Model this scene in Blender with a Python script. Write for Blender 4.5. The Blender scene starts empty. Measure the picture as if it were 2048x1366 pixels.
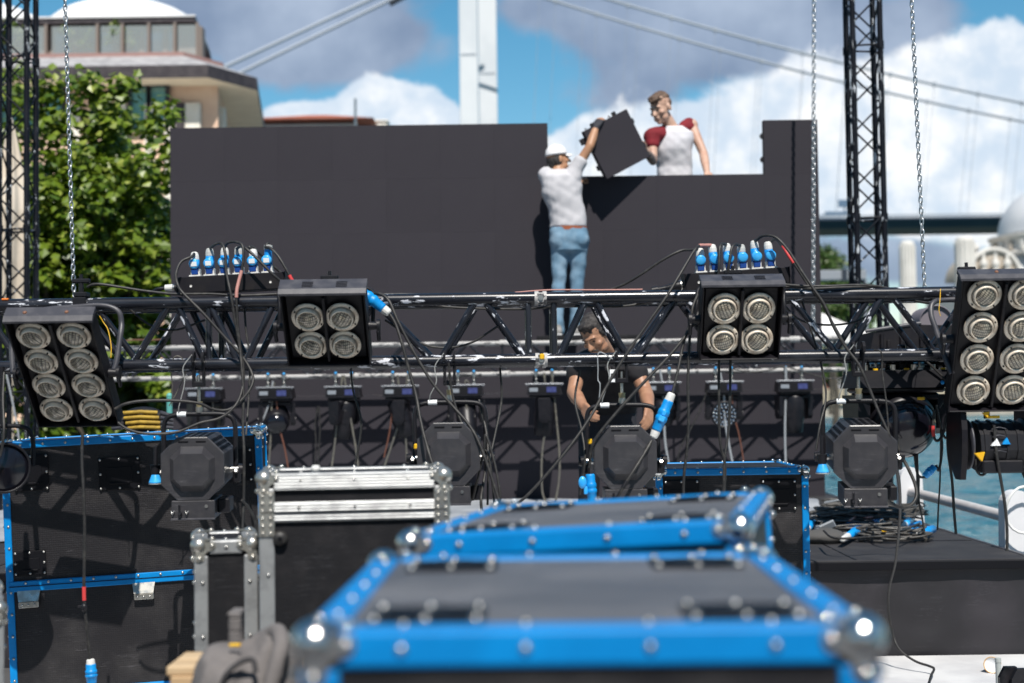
import bpy, bmesh, math, random
from mathutils import Vector, Matrix, noise
PI = math.pi
rad = math.radians
random.seed(7)
sc = bpy.context.scene
COL = sc.collection

# ------------------------------------------------------------------ camera
F = 2844.0
CAM = Vector((0, 0, 1.52))
M3 = Matrix.Rotation(PI / 2 + math.atan(107 / F), 3, 'X') @ Matrix.Rotation(-0.0134, 3, 'Z')
cd = bpy.data.cameras.new('camera')
cam = bpy.data.objects.new('camera', cd)
COL.objects.link(cam)
cam.matrix_world = Matrix.Translation(CAM) @ M3.to_4x4()
cd.sensor_width = 36
cd.lens = F * 36 / 2048
cd.clip_start = 0.05
cd.clip_end = 9000
cd.dof.use_dof = True
cd.dof.focus_distance = 6.5
cd.dof.aperture_fstop = 2.2
sc.camera = cam
sc.render.resolution_x, sc.render.resolution_y = 1024, 683
sc.view_settings.view_transform = 'Standard'
sc.view_settings.look = 'None'
sc.view_settings.exposure = 0.22
sc.view_settings.gamma = 1
sc.cycles.use_denoising = True
sc.cycles.max_bounces = 6
sc.cycles.diffuse_bounces = 3
sc.cycles.glossy_bounces = 3
sc.cycles.transparent_max_bounces = 8
sc.cycles.sample_clamp_indirect = 6


def at(px, py, Y):
    """point of the real place at distance Y seen at photo position px, py"""
    d = M3 @ Vector(((px - 1024) / F, (683 - py) / F, -1))
    return CAM + d * (Y / d.y)


# ------------------------------------------------------------------ sun and sky
SUN_EL, SUN_AZ = 54, 9
S = Vector((math.sin(rad(SUN_AZ)) * math.cos(rad(SUN_EL)), -math.cos(rad(SUN_AZ)) * math.cos(rad(SUN_EL)), math.sin(rad(SUN_EL))))
sd = bpy.data.lights.new('sun', 'SUN')
sd.energy = 5.0
sd.angle = rad(0.5)
sd.color = (1.0, 0.95, 0.88)
so = bpy.data.objects.new('sun', sd)
COL.objects.link(so)
so.rotation_euler = S.to_track_quat('Z', 'Y').to_euler()
so.location = S * 60

world = bpy.data.worlds.new('World')
sc.world = world
world.use_nodes = True
WN = world.node_tree
WN.nodes.clear()


class G:
    """small helper to write node maths"""
    def __init__(s, nt):
        s.nt = nt

    def n(s, t, **kw):
        o = s.nt.nodes.new(t)
        for k, v in kw.items():
            setattr(o, k, v)
        return o

    def put(s, sock, v):
        if isinstance(v, bpy.types.NodeSocket):
            s.nt.links.new(v, sock)
        else:
            sock.default_value = v

    def m(s, op, a, b=0.0, c=None, clamp=False):
        o = s.n('ShaderNodeMath', operation=op, use_clamp=clamp)
        s.put(o.inputs[0], a)
        s.put(o.inputs[1], b)
        if c is not None:
            s.put(o.inputs[2], c)
        return o.outputs[0]

    def noise(s, vec, scale, detail=4, rough=.55, dist=0):
        o = s.n('ShaderNodeTexNoise')
        if vec is not None:
            s.nt.links.new(vec, o.inputs['Vector'])
        o.inputs['Scale'].default_value = scale
        o.inputs['Detail'].default_value = detail
        o.inputs['Roughness'].default_value = rough
        o.inputs['Distortion'].default_value = dist
        return o.outputs['Fac']

    def ramp(s, x, lo, hi, a=0.0, b=1.0, smooth=True):
        o = s.n('ShaderNodeMapRange', clamp=True)
        if smooth:
            o.interpolation_type = 'SMOOTHSTEP'
        s.put(o.inputs[0], x)
        for i, v in enumerate((lo, hi, a, b)):
            o.inputs[i + 1].default_value = v
        return o.outputs[0]

    def mix(s, f, a, b):
        o = s.n('ShaderNodeMix', data_type='RGBA')
        s.put(o.inputs['Factor'], f)
        for k, v in ((6, a), (7, b)):
            if isinstance(v, tuple):
                v = (*v[:3], 1)
            s.put(o.inputs[k], v)
        return o.outputs[2]

    def scale(s, vec, sx, sy, sz):
        o = s.n('ShaderNodeVectorMath', operation='MULTIPLY')
        s.nt.links.new(vec, o.inputs[0])
        o.inputs[1].default_value = (sx, sy, sz)
        return o.outputs[0]


g = G(WN)
sky = g.n('ShaderNodeTexSky', sky_type='NISHITA', sun_disc=False)
sky.sun_elevation = rad(SUN_EL)
sky.sun_rotation = rad(180 - SUN_AZ)
sky.air_density = 1.0
sky.dust_density = 0.0
sky.ozone_density = 1.6
hs = g.n('ShaderNodeHueSaturation')
hs.inputs['Hue'].default_value = 0.482
hs.inputs['Saturation'].default_value = 1.35
hs.inputs['Value'].default_value = 1.0
WN.links.new(sky.outputs[0], hs.inputs['Color'])
bg_sky = g.n('ShaderNodeBackground')
bg_sky.inputs[1].default_value = 0.10
WN.links.new(hs.outputs[0], bg_sky.inputs[0])
tc = g.n('ShaderNodeTexCoord')
sep = g.n('ShaderNodeSeparateXYZ')
WN.links.new(tc.outputs['Generated'], sep.inputs[0])
dy = g.m('MAXIMUM', sep.outputs[1], 0.05)
U = g.m('DIVIDE', sep.outputs[0], dy)
V = g.m('DIVIDE', sep.outputs[2], dy)
comb = g.n('ShaderNodeCombineXYZ')
WN.links.new(U, comb.inputs[0])
WN.links.new(V, comb.inputs[1])
UV = comb.outputs[0]


def blobs(lst):
    tot = None
    for (px, py, rx, ry, amp) in lst:
        c = at(px, py, 1.0) - CAM
        a = g.m('MULTIPLY', g.m('SUBTRACT', U, c.x), F / rx)
        b = g.m('MULTIPLY', g.m('SUBTRACT', V, c.z), F / ry)
        r2 = g.m('ADD', g.m('MULTIPLY', a, a), g.m('MULTIPLY', b, b))
        val = g.m('MULTIPLY', g.m('POWER', 2.718, g.m('MULTIPLY', r2, -1.0)), amp)
        tot = val if tot is None else g.m('ADD', tot, val)
    return tot


n1 = g.noise(UV, 17, 9, .58, .3)
n2 = g.noise(UV, 8, 5, .5)
n3 = g.noise(UV, 34, 5, .55)
ahead = g.ramp(sep.outputs[1], .1, .25)
# grey cloud layer
grey = blobs([(480, 20, 230, 110, 1.1), (720, 60, 170, 95, .85), (560, 130, 150, 70, .55), (1120, 10, 130, 50, .75),
              (1350, 40, 250, 110, 1.15), (1640, 70, 250, 90, 1.15), (1850, 20, 80, 70, .5), (1000, -140, 500, 40, .3),
              (1260, 190, 170, 60, .6), (740, 100, 120, 50, .4), (1030, 330, 90, 70, .3), (1750, 510, 260, 60, .85),
              (1960, 560, 200, 40, .7)])
gd = g.ramp(g.m('ADD', grey, g.m('MULTIPLY', g.m('SUBTRACT', n1, .5), 1.1)), .28, .72)
# white cumulus layer
white = blobs([(760, 190, 70, 45, 1.0), (860, 215, 60, 40, .8), (640, 235, 130, 40, .95), (900, 250, 80, 40, .7), (570, 240, 50, 30, .6),
               (1150, 300, 70, 60, .9), (1500, 260, 260, 110, 1.1), (1330, 330, 170, 60, .9), (1700, 250, 200, 120, 1.1),
               (1950, 170, 130, 110, 1.3), (2040, 110, 80, 60, .9), (1900, 330, 200, 120, 1.2), (1800, 420, 250, 50, .7), (2000, 420, 120, 60, 1.0), (1700, 620, 300, 40, .5)])
wn = g.m('ADD', white, g.m('MULTIPLY', g.m('SUBTRACT', n1, .5), 1.5))
wd = g.ramp(wn, .36, .62)
# dark cloud cover behind the camera, added to lower the fill light
gen = g.ramp(g.noise(tc.outputs['Generated'], 3.2, 7, .6), .34, .56)
loose = g.m('MULTIPLY', gen, g.m('SUBTRACT', 1.0, ahead))
gcol = g.mix(g.ramp(n2, .3, .7), (.24, .31, .46), (.54, .63, .79))
shade = g.ramp(g.m('ADD', n3, g.m('MULTIPLY', n2, .7)), .65, 1.1)
wcol = g.mix(shade, (.62, .72, .84), (1.0, 1.0, 1.0))
gcol = g.mix(g.m('SUBTRACT', 1.0, ahead), gcol, (.13, .17, .24))  # the added clouds behind are darkened to dim the ambient light
gmask = g.m('MULTIPLY', gd, ahead)
wmask = g.m('MULTIPLY', wd, ahead)
bg_g = g.n('ShaderNodeBackground')
WN.links.new(gcol, bg_g.inputs[0])
bg_g.inputs[1].default_value = 0.80
bg_w = g.n('ShaderNodeBackground')
WN.links.new(wcol, bg_w.inputs[0])
bg_w.inputs[1].default_value = 0.95
mx1 = g.n('ShaderNodeMixShader')
WN.links.new(g.m('MAXIMUM', g.m('MULTIPLY', gmask, .92), g.m('MULTIPLY', loose, .85)), mx1.inputs[0])
WN.links.new(bg_sky.outputs[0], mx1.inputs[1])
WN.links.new(bg_g.outputs[0], mx1.inputs[2])
mx2 = g.n('ShaderNodeMixShader')
WN.links.new(g.m('MULTIPLY', wmask, .95), mx2.inputs[0])
WN.links.new(mx1.outputs[0], mx2.inputs[1])
WN.links.new(bg_w.outputs[0], mx2.inputs[2])
wo = g.n('ShaderNodeOutputWorld')
WN.links.new(mx2.outputs[0], wo.inputs[0])

# ------------------------------------------------------------------ materials
MATS = {}


def pmat(name, col, rough=.5, metal=0.0, col2=None, scale=20, lo=.4, hi=.62, detail=5, stretch=(1, 1, 1), bump=0, bscale=250, bstretch=(1, 1, 1),
         rough2=None, coat=0, spec=.5, scratch=0, vary=0, trans=0, emit=None, alpha=1, btype='noise', gen=False):
    if name in MATS:
        return MATS[name]
    m = bpy.data.materials.new(name)
    m.use_nodes = True
    nt = m.node_tree
    b = nt.nodes['Principled BSDF']
    q = G(nt)
    tcn = q.n('ShaderNodeTexCoord')
    oc = tcn.outputs['Generated' if gen else 'Object']
    b.inputs['Base Color'].default_value = (*col, 1)
    b.inputs['Roughness'].default_value = rough
    b.inputs['Metallic'].default_value = metal
    b.inputs['Coat Weight'].default_value = coat
    b.inputs['Coat Roughness'].default_value = .12
    b.inputs['Specular IOR Level'].default_value = spec
    b.inputs['Transmission Weight'].default_value = trans
    b.inputs['Alpha'].default_value = alpha
    if emit:
        b.inputs['Emission Color'].default_value = (*emit[0], 1)
        b.inputs['Emission Strength'].default_value = emit[1]
    if col2 is not None:
        nz = q.noise(q.scale(oc, *stretch), scale, detail)
        fac = q.ramp(nz, lo, hi)
        nt.links.new(q.mix(fac, col, col2), b.inputs['Base Color'])
        if rough2 is not None:
            nt.links.new(q.ramp(nz, lo, hi, rough, rough2), b.inputs['Roughness'])
    if scratch or vary:
        prev = b.inputs['Base Color'].links[0].from_socket if b.inputs['Base Color'].links else None
        cur = prev if prev is not None else tuple(col)
        if scratch:
            for rot, sc_ in ((.5, 9), (-.9, 13), (1.5, 7)):
                mp = q.n('ShaderNodeMapping')
                mp.inputs['Rotation'].default_value = (rot * .7, rot, rot)
                mp.inputs['Scale'].default_value = (.12, 3.2, 3.2)
                nt.links.new(oc, mp.inputs['Vector'])
                sn = q.noise(mp.outputs[0], sc_ * 3, 3, .5, .4)
                line = q.ramp(q.m('ABSOLUTE', q.m('SUBTRACT', sn, .5)), 0.0, .012, 1, 0)
                patch = q.ramp(q.noise(oc, sc_ * .7, 2), .55, .7)
                cur = q.mix(q.m('MULTIPLY', q.m('MULTIPLY', line, patch), scratch), cur, tuple(min(1, c * 3.2 + .03) for c in col))
        if vary:
            oi = q.n('ShaderNodeObjectInfo')
            cur = q.mix(q.m('MULTIPLY', oi.outputs['Random'], vary), cur, (0, 0, 0))
        nt.links.new(cur, b.inputs['Base Color'])
    if bump:
        bp = q.n('ShaderNodeBump')
        bp.inputs['Strength'].default_value = bump
        bp.inputs['Distance'].default_value = .004
        bv = q.scale(oc, *bstretch)
        if btype == 'noise':
            h = q.noise(bv, bscale, 3)
        elif btype == 'voronoi':
            vo = q.n('ShaderNodeTexVoronoi')
            nt.links.new(bv, vo.inputs['Vector'])
            vo.inputs['Scale'].default_value = bscale
            vo.inputs['Randomness'].default_value = .25
            h = vo.outputs['Distance']
        else:
            wv = q.n('ShaderNodeTexWave', bands_direction=btype)
            nt.links.new(bv, wv.inputs['Vector'])
            wv.inputs['Scale'].default_value = bscale
            h = wv.outputs['Fac']
        nt.links.new(h, bp.inputs['Height'])
        nt.links.new(bp.outputs[0], b.inputs['Normal'])
    MATS[name] = m
    return m


def chipmat(name, base, chip, thr, scale, stretch, rough=.28, base2=None, cmetal=0, spec=.5):
    """gloss paint worn through in flecks"""
    m = bpy.data.materials.new(name)
    m.use_nodes = True
    nt = m.node_tree
    b = nt.nodes['Principled BSDF']
    b.inputs['Specular IOR Level'].default_value = spec
    q = G(nt)
    tcn = q.n('ShaderNodeTexCoord')
    oi = q.n('ShaderNodeObjectInfo')
    off = q.n('ShaderNodeVectorMath', operation='ADD')
    nt.links.new(q.scale(tcn.outputs['Object'], *stretch), off.inputs[0])
    cx = q.n('ShaderNodeCombineXYZ')
    nt.links.new(q.m('MULTIPLY', oi.outputs['Random'], 37.0), cx.inputs[0])
    nt.links.new(cx.outputs[0], off.inputs[1])
    nz = q.noise(off.outputs[0], scale, 6, .62)
    big = q.noise(off.outputs[0], scale * .16, 2, .5)
    t = q.m('ADD', nz, q.m('MULTIPLY', q.m('SUBTRACT', big, .5), .45))
    fac = q.ramp(t, thr, thr + .025)
    dust = q.mix(q.ramp(q.noise(off.outputs[0], scale * .5, 4), .4, .75), base, base2 or tuple(min(1, c * 1.8 + .006) for c in base))
    nt.links.new(q.mix(fac, dust, chip), b.inputs['Base Color'])
    nt.links.new(q.ramp(fac, 0, 1, rough, .55), b.inputs['Roughness'])
    if cmetal:
        nt.links.new(q.m('MULTIPLY', fac, cmetal), b.inputs['Metallic'])
    MATS[name] = m
    return m


M_TRUSS = chipmat('chipped black gloss paint', (.010, .011, .016), (.62, .64, .70), .625, 55, (.28, 1, 1), .26)
M_TOWER = chipmat('worn black paint', (.004, .005, .009), (.55, .58, .62), .62, 34, (1, 1, .22), .5, spec=.2)
M_RTRUSS = chipmat('black paint with wear and sun glint', (.07, .07, .075), (.42, .41, .40), .43, 30, (.4, 1, 1), .35, (.02, .02, .025))  # pale tone holds real wear and the sun glint on black tubes
M_BRACE2 = chipmat('black brace paint', (.012, .013, .018), (.5, .52, .55), .66, 40, (1, 1, 1), .3)
M_BLACK = pmat('black powder coat', (.011, .011, .014), .42, 0, (.014, .013, .016), 60, .4, .7, bump=.12, bscale=900, spec=.3)
M_LAMPBOX = pmat('black lamp housing', (.006, .005, .008), .5, 0, (.012, .010, .011), 18, .4, .7, bump=.08, bscale=600, spec=.3)
M_LIP = pmat('dark grey sheet metal', (.045, .045, .055), .42, 0, (.075, .073, .082), 22, .4, .7, bump=.05, bscale=400)
M_GREY = pmat('charcoal powder coat', (.034, .033, .038), .34, 0, (.046, .044, .048), 26, .35, .7, bump=.08, bscale=1100, spec=.6, scratch=.5)
M_RUBBER = pmat('black cable rubber', (.018, .017, .017), .52, 0, (.05, .047, .043), 40, .45, .75)
M_CABLEG = pmat('grey cable rubber', (.10, .095, .085), .5, 0, (.16, .15, .12), 40, .4, .7)
M_CABLEW = pmat('pale grey cable', (.30, .32, .34), .45)
M_CABLEO = pmat('rusty orange cable', (.14, .055, .035), .5)
M_BLUEP = pmat('blue connector plastic', (.001, .24, .64), .42, 0, (.003, .29, .72), 30)
M_BLUED = pmat('dark blue connector plastic', (.003, .045, .24), .4)
M_BLUEL = pmat('light blue lid plastic', (.03, .36, .86), .28, 0, (.06, .45, .9), 30, coat=.3)
M_GREYP = pmat('grey connector plastic', (.42, .43, .42), .5, 0, (.52, .52, .49), 40)
M_WHITEP = pmat('white connector plastic', (.62, .62, .60), .5, 0, (.72, .71, .68), 40)
M_STICK = pmat('white sticker', (.82, .84, .86), .6)
M_RED = pmat('red tape', (.62, .05, .05), .5)
M_SALMON = pmat('faded red tape', (.46, .22, .19), .55)
M_YELLOW = pmat('yellow plastic', (.78, .46, .01), .45, 0, (.7, .38, .01), 40)
M_ORANGE = pmat('orange tape', (.75, .20, .03), .5)
M_STEEL = pmat('zinc plated steel', (.56, .55, .53), .27, .92, (.38, .37, .35), 32, .4, .65, rough2=.42)
M_CHROME = pmat('bright chrome', (.80, .80, .80), .13, 1.0, (.62, .60, .57), 26, .45, .7, rough2=.25)
M_BALL = pmat('cast steel ball corner', (.60, .58, .53), .26, .85, (.42, .40, .36), 30, .4, .65, rough2=.4)
M_ALU = pmat('ribbed aluminium extrusion', (.36, .37, .375), .45, .5, (.25, .255, .26), 16, .42, .68, stretch=(1, 1, 1), rough2=.5)
M_ALURIB = pmat('ribbed aluminium band', (.38, .39, .395), .45, .4, (.28, .285, .29), 20, .42, .68, rough2=.5, bump=.5, bscale=38, btype='Z')
M_BLUEX = pmat('blue anodised extrusion', (.000, .195, .52), .40, .0, (.000, .23, .60), 14, .4, .7, spec=.3)
M_HEX = pmat('black hex laminate', (.014, .013, .015), .5, 0, (.030, .028, .029), 5, .42, .7, bump=.55, bscale=110, btype='voronoi', spec=.3, scratch=.8)
M_FELT = pmat('black case laminate', (.009, .009, .011), .62, 0, (.017, .016, .018), 12, .4, .7, bump=.3, bscale=260, spec=.25, scratch=.6)
M_TOPL = pmat('scuffed grey case top', (.085, .083, .088), .42, 0, (.145, .142, .148), 6, .38, .7, stretch=(.45, 1, 1), rough2=.55, bump=.2, bscale=200, scratch=.9)
M_LED = pmat('matt led panel face', (.0350, .0320, .0395), .7, 0, (.0385, .0355, .043), 1.3, .35, .7, bump=.08, bscale=160, btype='voronoi', spec=.15, vary=.05)
M_LEDEDGE = pmat('led cabinet edge', (.012, .012, .016), .5)
M_RING = pmat('dull aluminium lamp ring', (.84, .74, .61), .42, .1, (.58, .47, .36), 30, .4, .68, rough2=.55)
M_RINGIN = pmat('inner lamp cone', (.46, .42, .37), .35, .4, (.3, .26, .22), 26, .42, .7)


def lensmat(name, c1, c2, rot):
    m = bpy.data.materials.new(name)
    m.use_nodes = True
    nt = m.node_tree
    b = nt.nodes['Principled BSDF']
    q = G(nt)
    tcn = q.n('ShaderNodeTexCoord')
    mp = q.n('ShaderNodeMapping')
    mp.inputs['Rotation'].default_value = (0, rot, 0)
    oi = q.n('ShaderNodeObjectInfo')
    nt.links.new(tcn.outputs['Object'], mp.inputs['Vector'])
    cx = q.n('ShaderNodeCombineXYZ')
    nt.links.new(q.m('MULTIPLY', oi.outputs['Random'], 3.0), cx.inputs[1])
    nt.links.new(cx.outputs[0], mp.inputs['Rotation'])
    dn = q.n('ShaderNodeVectorMath', operation='ADD')
    nt.links.new(mp.outputs[0], dn.inputs[0])
    nzt = q.n('ShaderNodeTexNoise')
    nzt.inputs['Scale'].default_value = 25
    nt.links.new(mp.outputs[0], nzt.inputs['Vector'])
    nt.links.new(q.scale(nzt.outputs['Color'], .006, .006, .006), dn.inputs[1])
    w = []
    for d in ('X', 'Z'):
        wv = q.n('ShaderNodeTexWave', bands_direction=d)
        nt.links.new(dn.outputs[0], wv.inputs['Vector'])
        wv.inputs['Scale'].default_value = 42 if d == 'Z' else 26
        wv.inputs['Distortion'].default_value = 1.2
        w.append(q.ramp(wv.outputs['Fac'], .72, .95))
    grid = q.m('MAXIMUM', w[0], w[1])
    nz = q.noise(mp.outputs[0], 45, 3)
    base = q.mix(q.ramp(nz, .35, .7), c1, c2)
    nt.links.new(q.mix(grid, base, (.05, .045, .04)), b.inputs['Base Color'])
    b.inputs['Metallic'].default_value = .25
    b.inputs['Roughness'].default_value = .28
    b.inputs['Coat Weight'].default_value = .8
    b.inputs['Coat Roughness'].default_value = .06
    bp = q.n('ShaderNodeBump')
    bp.inputs['Strength'].default_value = .5
    bp.inputs['Distance'].default_value = .003
    nt.links.new(grid, bp.inputs['Height'])
    nt.links.new(bp.outputs[0], b.inputs['Normal'])
    return m


M_LENS = lensmat('ribbed par lamp glass', (.52, .46, .35), (.24, .20, .15), 0.0)


# ------------------------------------------------------------------ mesh building
class MB:
    def __init__(s):
        s.v, s.f, s.m, s.s = [], [], [], []
        s.T = None

    def add(s, vs, fs, m=0, smooth=False):
        o = len(s.v)
        if s.T is not None:
            vs = [s.T @ Vector(p) for p in vs]
        s.v += [tuple(p) for p in vs]
        s.f += [tuple(i + o for i in f) for f in fs]
        s.m += [m] * len(fs)
        s.s += [smooth] * len(fs)
        return s

    def bm(s, bm, m=0, smooth=False, M=None):
        bm.verts.index_update()
        vs = [(M @ v.co) if M is not None else v.co.copy() for v in bm.verts]
        fs = [[v.index for v in f.verts] for f in bm.faces]
        bm.free()
        return s.add(vs, fs, m, smooth)

    def box(s, c, size, rot=None, m=0, bev=0, seg=1):
        M = Matrix.Translation(Vector(c))
        if rot is not None:
            M = M @ rot.to_4x4()
        if not bev:
            x, y, z = (q / 2 for q in size)
            vs = [M @ Vector(p) for p in ((-x, -y, -z), (x, -y, -z), (x, y, -z), (-x, y, -z), (-x, -y, z), (x, -y, z), (x, y, z), (-x, y, z))]
            return s.add(vs, [(3, 2, 1, 0), (4, 5, 6, 7), (0, 1, 5, 4), (1, 2, 6, 5), (2, 3, 7, 6), (3, 0, 4, 7)], m)
        b = bmesh.new()
        bmesh.ops.create_cube(b, size=1)
        for v in b.verts:
            v.co = Vector((v.co.x * size[0], v.co.y * size[1], v.co.z * size[2]))
        bmesh.ops.bevel(b, geom=list(b.edges), offset=bev, segments=seg, affect='EDGES', profile=.5)
        return s.bm(b, m, False, M)

    def cyl(s, p0, p1, r0, r1=None, n=12, caps=True, m=0, smooth=True):
        p0, p1 = Vector(p0), Vector(p1)
        r1 = r0 if r1 is None else r1
        d = (p1 - p0)
        if d.length < 1e-7:
            return s
        d.normalize()
        a = d.orthogonal().normalized()
        b = d.cross(a)
        vs = []
        for p, r in ((p0, r0), (p1, r1)):
            for i in range(n):
                t = 2 * PI * i / n
                vs.append(p + (a * math.cos(t) + b * math.sin(t)) * r)
        s.add(vs, [(i, (i + 1) % n, n + (i + 1) % n, n + i) for i in range(n)], m, smooth)
        if caps:
            s.add(vs[:n], [tuple(range(n))[::-1]], m)
            s.add(vs[n:], [tuple(range(n))], m)
        return s

    def tube(s, pts, r, n=8, m=0, caps=True, closed=False):
        pts = [Vector(p) for p in pts]
        k = len(pts)
        rs = r if isinstance(r, (list, tuple)) else [r] * k
        vs = []
        a = None
        for i, p in enumerate(pts):
            if closed:
                t = pts[(i + 1) % k] - pts[i - 1]
            else:
                t = pts[min(i + 1, k - 1)] - pts[max(i - 1, 0)]
            if t.length < 1e-9:
                t = Vector((0, 0, 1))
            t.normalize()
            if a is None:
                a = t.orthogonal().normalized()
            a = (a - t * a.dot(t))
            if a.length < 1e-6:
                a = t.orthogonal()
            a.normalize()
            b = t.cross(a)
            for j in range(n):
                q = 2 * PI * j / n
                vs.append(p + (a * math.cos(q) + b * math.sin(q)) * rs[i])
        fs = []
        for i in range(k if closed else k - 1):
            i2 = (i + 1) % k
            for j in range(n):
                fs.append((i * n + j, i * n + (j + 1) % n, i2 * n + (j + 1) % n, i2 * n + j))
        s.add(vs, fs, m, True)
        if caps and not closed:
            s.add(vs[:n], [tuple(range(n))[::-1]], m)
            s.add(vs[-n:], [tuple(range(n))], m)
        return s

    def lathe(s, prof, n=24, M=None, m=0, smooth=True, arc=2 * PI):
        """profile of (radius, height) about local z"""
        M = M or Matrix.Identity(4)
        full = abs(arc - 2 * PI) < 1e-6
        c = n if full else n + 1
        vs = []
        for (r, z) in prof:
            for i in range(c):
                t = arc * i / n
                vs.append(M @ Vector((r * math.cos(t), r * math.sin(t), z)))
        fs = []
        for k in range(len(prof) - 1):
            for i in range(n):
                j = (i + 1) % c
                fs.append((k * c + i, k * c + j, (k + 1) * c + j, (k + 1) * c + i))
        return s.add(vs, fs, m, smooth)

    def ell(s, c, r, rot=None, n=14, m=0, smooth=True):
        c = Vector(c)
        if not isinstance(r, (list, tuple, Vector)):
            r = (r, r, r)
        h = n // 2 + 1
        vs = []
        for i in range(h + 1):
            ph = PI * i / h
            for j in range(n):
                t = 2 * PI * j / n
                p = Vector((r[0] * math.sin(ph) * math.cos(t), r[1] * math.sin(ph) * math.sin(t), r[2] * math.cos(ph)))
                if rot is not None:
                    p = rot @ p
                vs.append(c + p)
        fs = []
        for i in range(h):
            for j in range(n):
                k = (j + 1) % n
                if i == 0:
                    fs.append((j, (i + 1) * n + j, (i + 1) * n + k))
                elif i == h - 1:
                    fs.append((i * n + j, (i + 1) * n + j, i * n + k))
                else:
                    fs.append((i * n + j, (i + 1) * n + j, (i + 1) * n + k, i * n + k))
        return s.add(vs, fs, m, smooth)

    def limb(s, p0, p1, r0, r1, n=12):
        s.ell(p0, r0, n=n)
        s.ell(p1, r1, n=n)
        return s.cyl(p0, p1, r0, r1, n=n)

    def prism(s, poly, off, m=0):
        """closed 3-D outline pushed along off"""
        n = len(poly)
        off = Vector(off)
        a = [Vector(p) for p in poly]
        s.add(a + [p + off for p in a], [tuple(range(n))[::-1], tuple(range(n, 2 * n))] + [(i, (i + 1) % n, n + (i + 1) % n, n + i) for i in range(n)], m)
        return s

    def mesh(s, name, mats):
        me = bpy.data.meshes.new(name)
        me.from_pydata(s.v, [], s.f)
        me.polygons.foreach_set('material_index', s.m)
        me.polygons.foreach_set('use_smooth', s.s)
        for q in (mats if isinstance(mats, (list, tuple)) else [mats]):
            me.materials.append(q)
        b = bmesh.new()
        b.from_mesh(me)
        bmesh.ops.recalc_face_normals(b, faces=list(b.faces))
        b.to_mesh(me)
        b.free()
        me.update()
        return me


WM = {}


def tag(o, label=None, cat=None, group=None, kind=None):
    if label:
        o['label'] = label
    if cat:
        o['category'] = cat
    if group:
        o['group'] = group
    if kind:
        o['kind'] = kind
    return o


def thing(name, label, cat, M, group=None):
    """Empty at the base of a thing that has parts"""
    o = bpy.data.objects.new(name, None)
    COL.objects.link(o)
    if not isinstance(M, Matrix):
        M = Matrix.Translation(Vector(M))
    o.matrix_world = M
    o.empty_display_size = .1
    WM[o] = M.copy()
    return tag(o, label, cat, group)


def part(name, mb, mats, parent, M=None, label=None, world=False, kind=None):
    """a mesh child; M is its place within the parent; world=True: the shapes were written in world coordinates"""
    me = mb.mesh(name, mats) if isinstance(mb, MB) else mb
    o = bpy.data.objects.new(name, me)
    COL.objects.link(o)
    o.parent = parent
    M = M or Matrix.Identity(4)
    if world:
        M = WM[parent].inverted() @ M
    o.matrix_parent_inverse = Matrix.Identity(4)
    o.matrix_basis = M
    WM[o] = WM[parent] @ M
    return tag(o, label, kind=kind)


def solo(name, mb, mats, label=None, cat=None, group=None, kind=None):
    """a thing that is one mesh, written in world coordinates; its origin goes to the middle of its base"""
    xs, ys, zs = zip(*mb.v)
    c = Vector(((min(xs) + max(xs)) / 2, (min(ys) + max(ys)) / 2, min(zs)))
    mb.v = [(x - c.x, y - c.y, z - c.z) for x, y, z in mb.v]
    o = bpy.data.objects.new(name, mb.mesh(name, mats))
    COL.objects.link(o)
    o.location = c
    WM[o] = Matrix.Translation(c)
    return tag(o, label, cat, group, kind)


def dup(root, M, label=None):
    """copy of a thing with copies of its parts and sub-parts"""
    r = root.copy()
    COL.objects.link(r)
    r.matrix_world = M
    WM[r] = M.copy()
    if label:
        r['label'] = label

    def rec(src, dst):
        for ch in [o for o in COL.objects if o.parent == src]:
            c = ch.copy()
            COL.objects.link(c)
            c.parent = dst
            WM[c] = WM[dst] @ ch.matrix_basis
            rec(ch, c)
    rec(root, r)
    return r


def TR(x, y, z):
    return Matrix.Translation((x, y, z))


def RX(a):
    return Matrix.Rotation(rad(a), 4, 'X')


def RY(a):
    return Matrix.Rotation(rad(a), 4, 'Y')


def RZ(a):
    return Matrix.Rotation(rad(a), 4, 'Z')


def spline(pts, k=7):
    pts = [Vector(p) for p in pts]
    if len(pts) < 3:
        return pts
    P = [pts[0] * 2 - pts[1]] + pts + [pts[-1] * 2 - pts[-2]]
    out = []
    for i in range(1, len(P) - 2):
        a, b, c, d = P[i - 1:i + 3]
        for j in range(k):
            t = j / k
            out.append(.5 * ((2 * b) + (c - a) * t + (2 * a - 5 * b + 4 * c - d) * t * t + (3 * b - a - 3 * c + d) * t ** 3))
    out.append(pts[-1])
    return out


def pxs(lst, Y):
    """list of (px, py[, Y]) to points"""
    return [at(p[0], p[1], p[2] if len(p) > 2 else Y) for p in lst]


def cable(lst, Y, r, mat, label, group, tape=None, k=8):
    mb = MB()
    pts = spline(pxs(lst, Y), k)
    mb.tube(pts, r, 8)
    mats = [mat]
    if tape:
        a, b, tm = tape
        mb.tube(pts[a * k:b * k + 1] if isinstance(a, int) else pts[int(a * k):int(b * k) + 1], r * 1.25, 8, 1)
        mats.append(tm)
    return solo('cable', mb, mats, label, 'cable', group)
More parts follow.
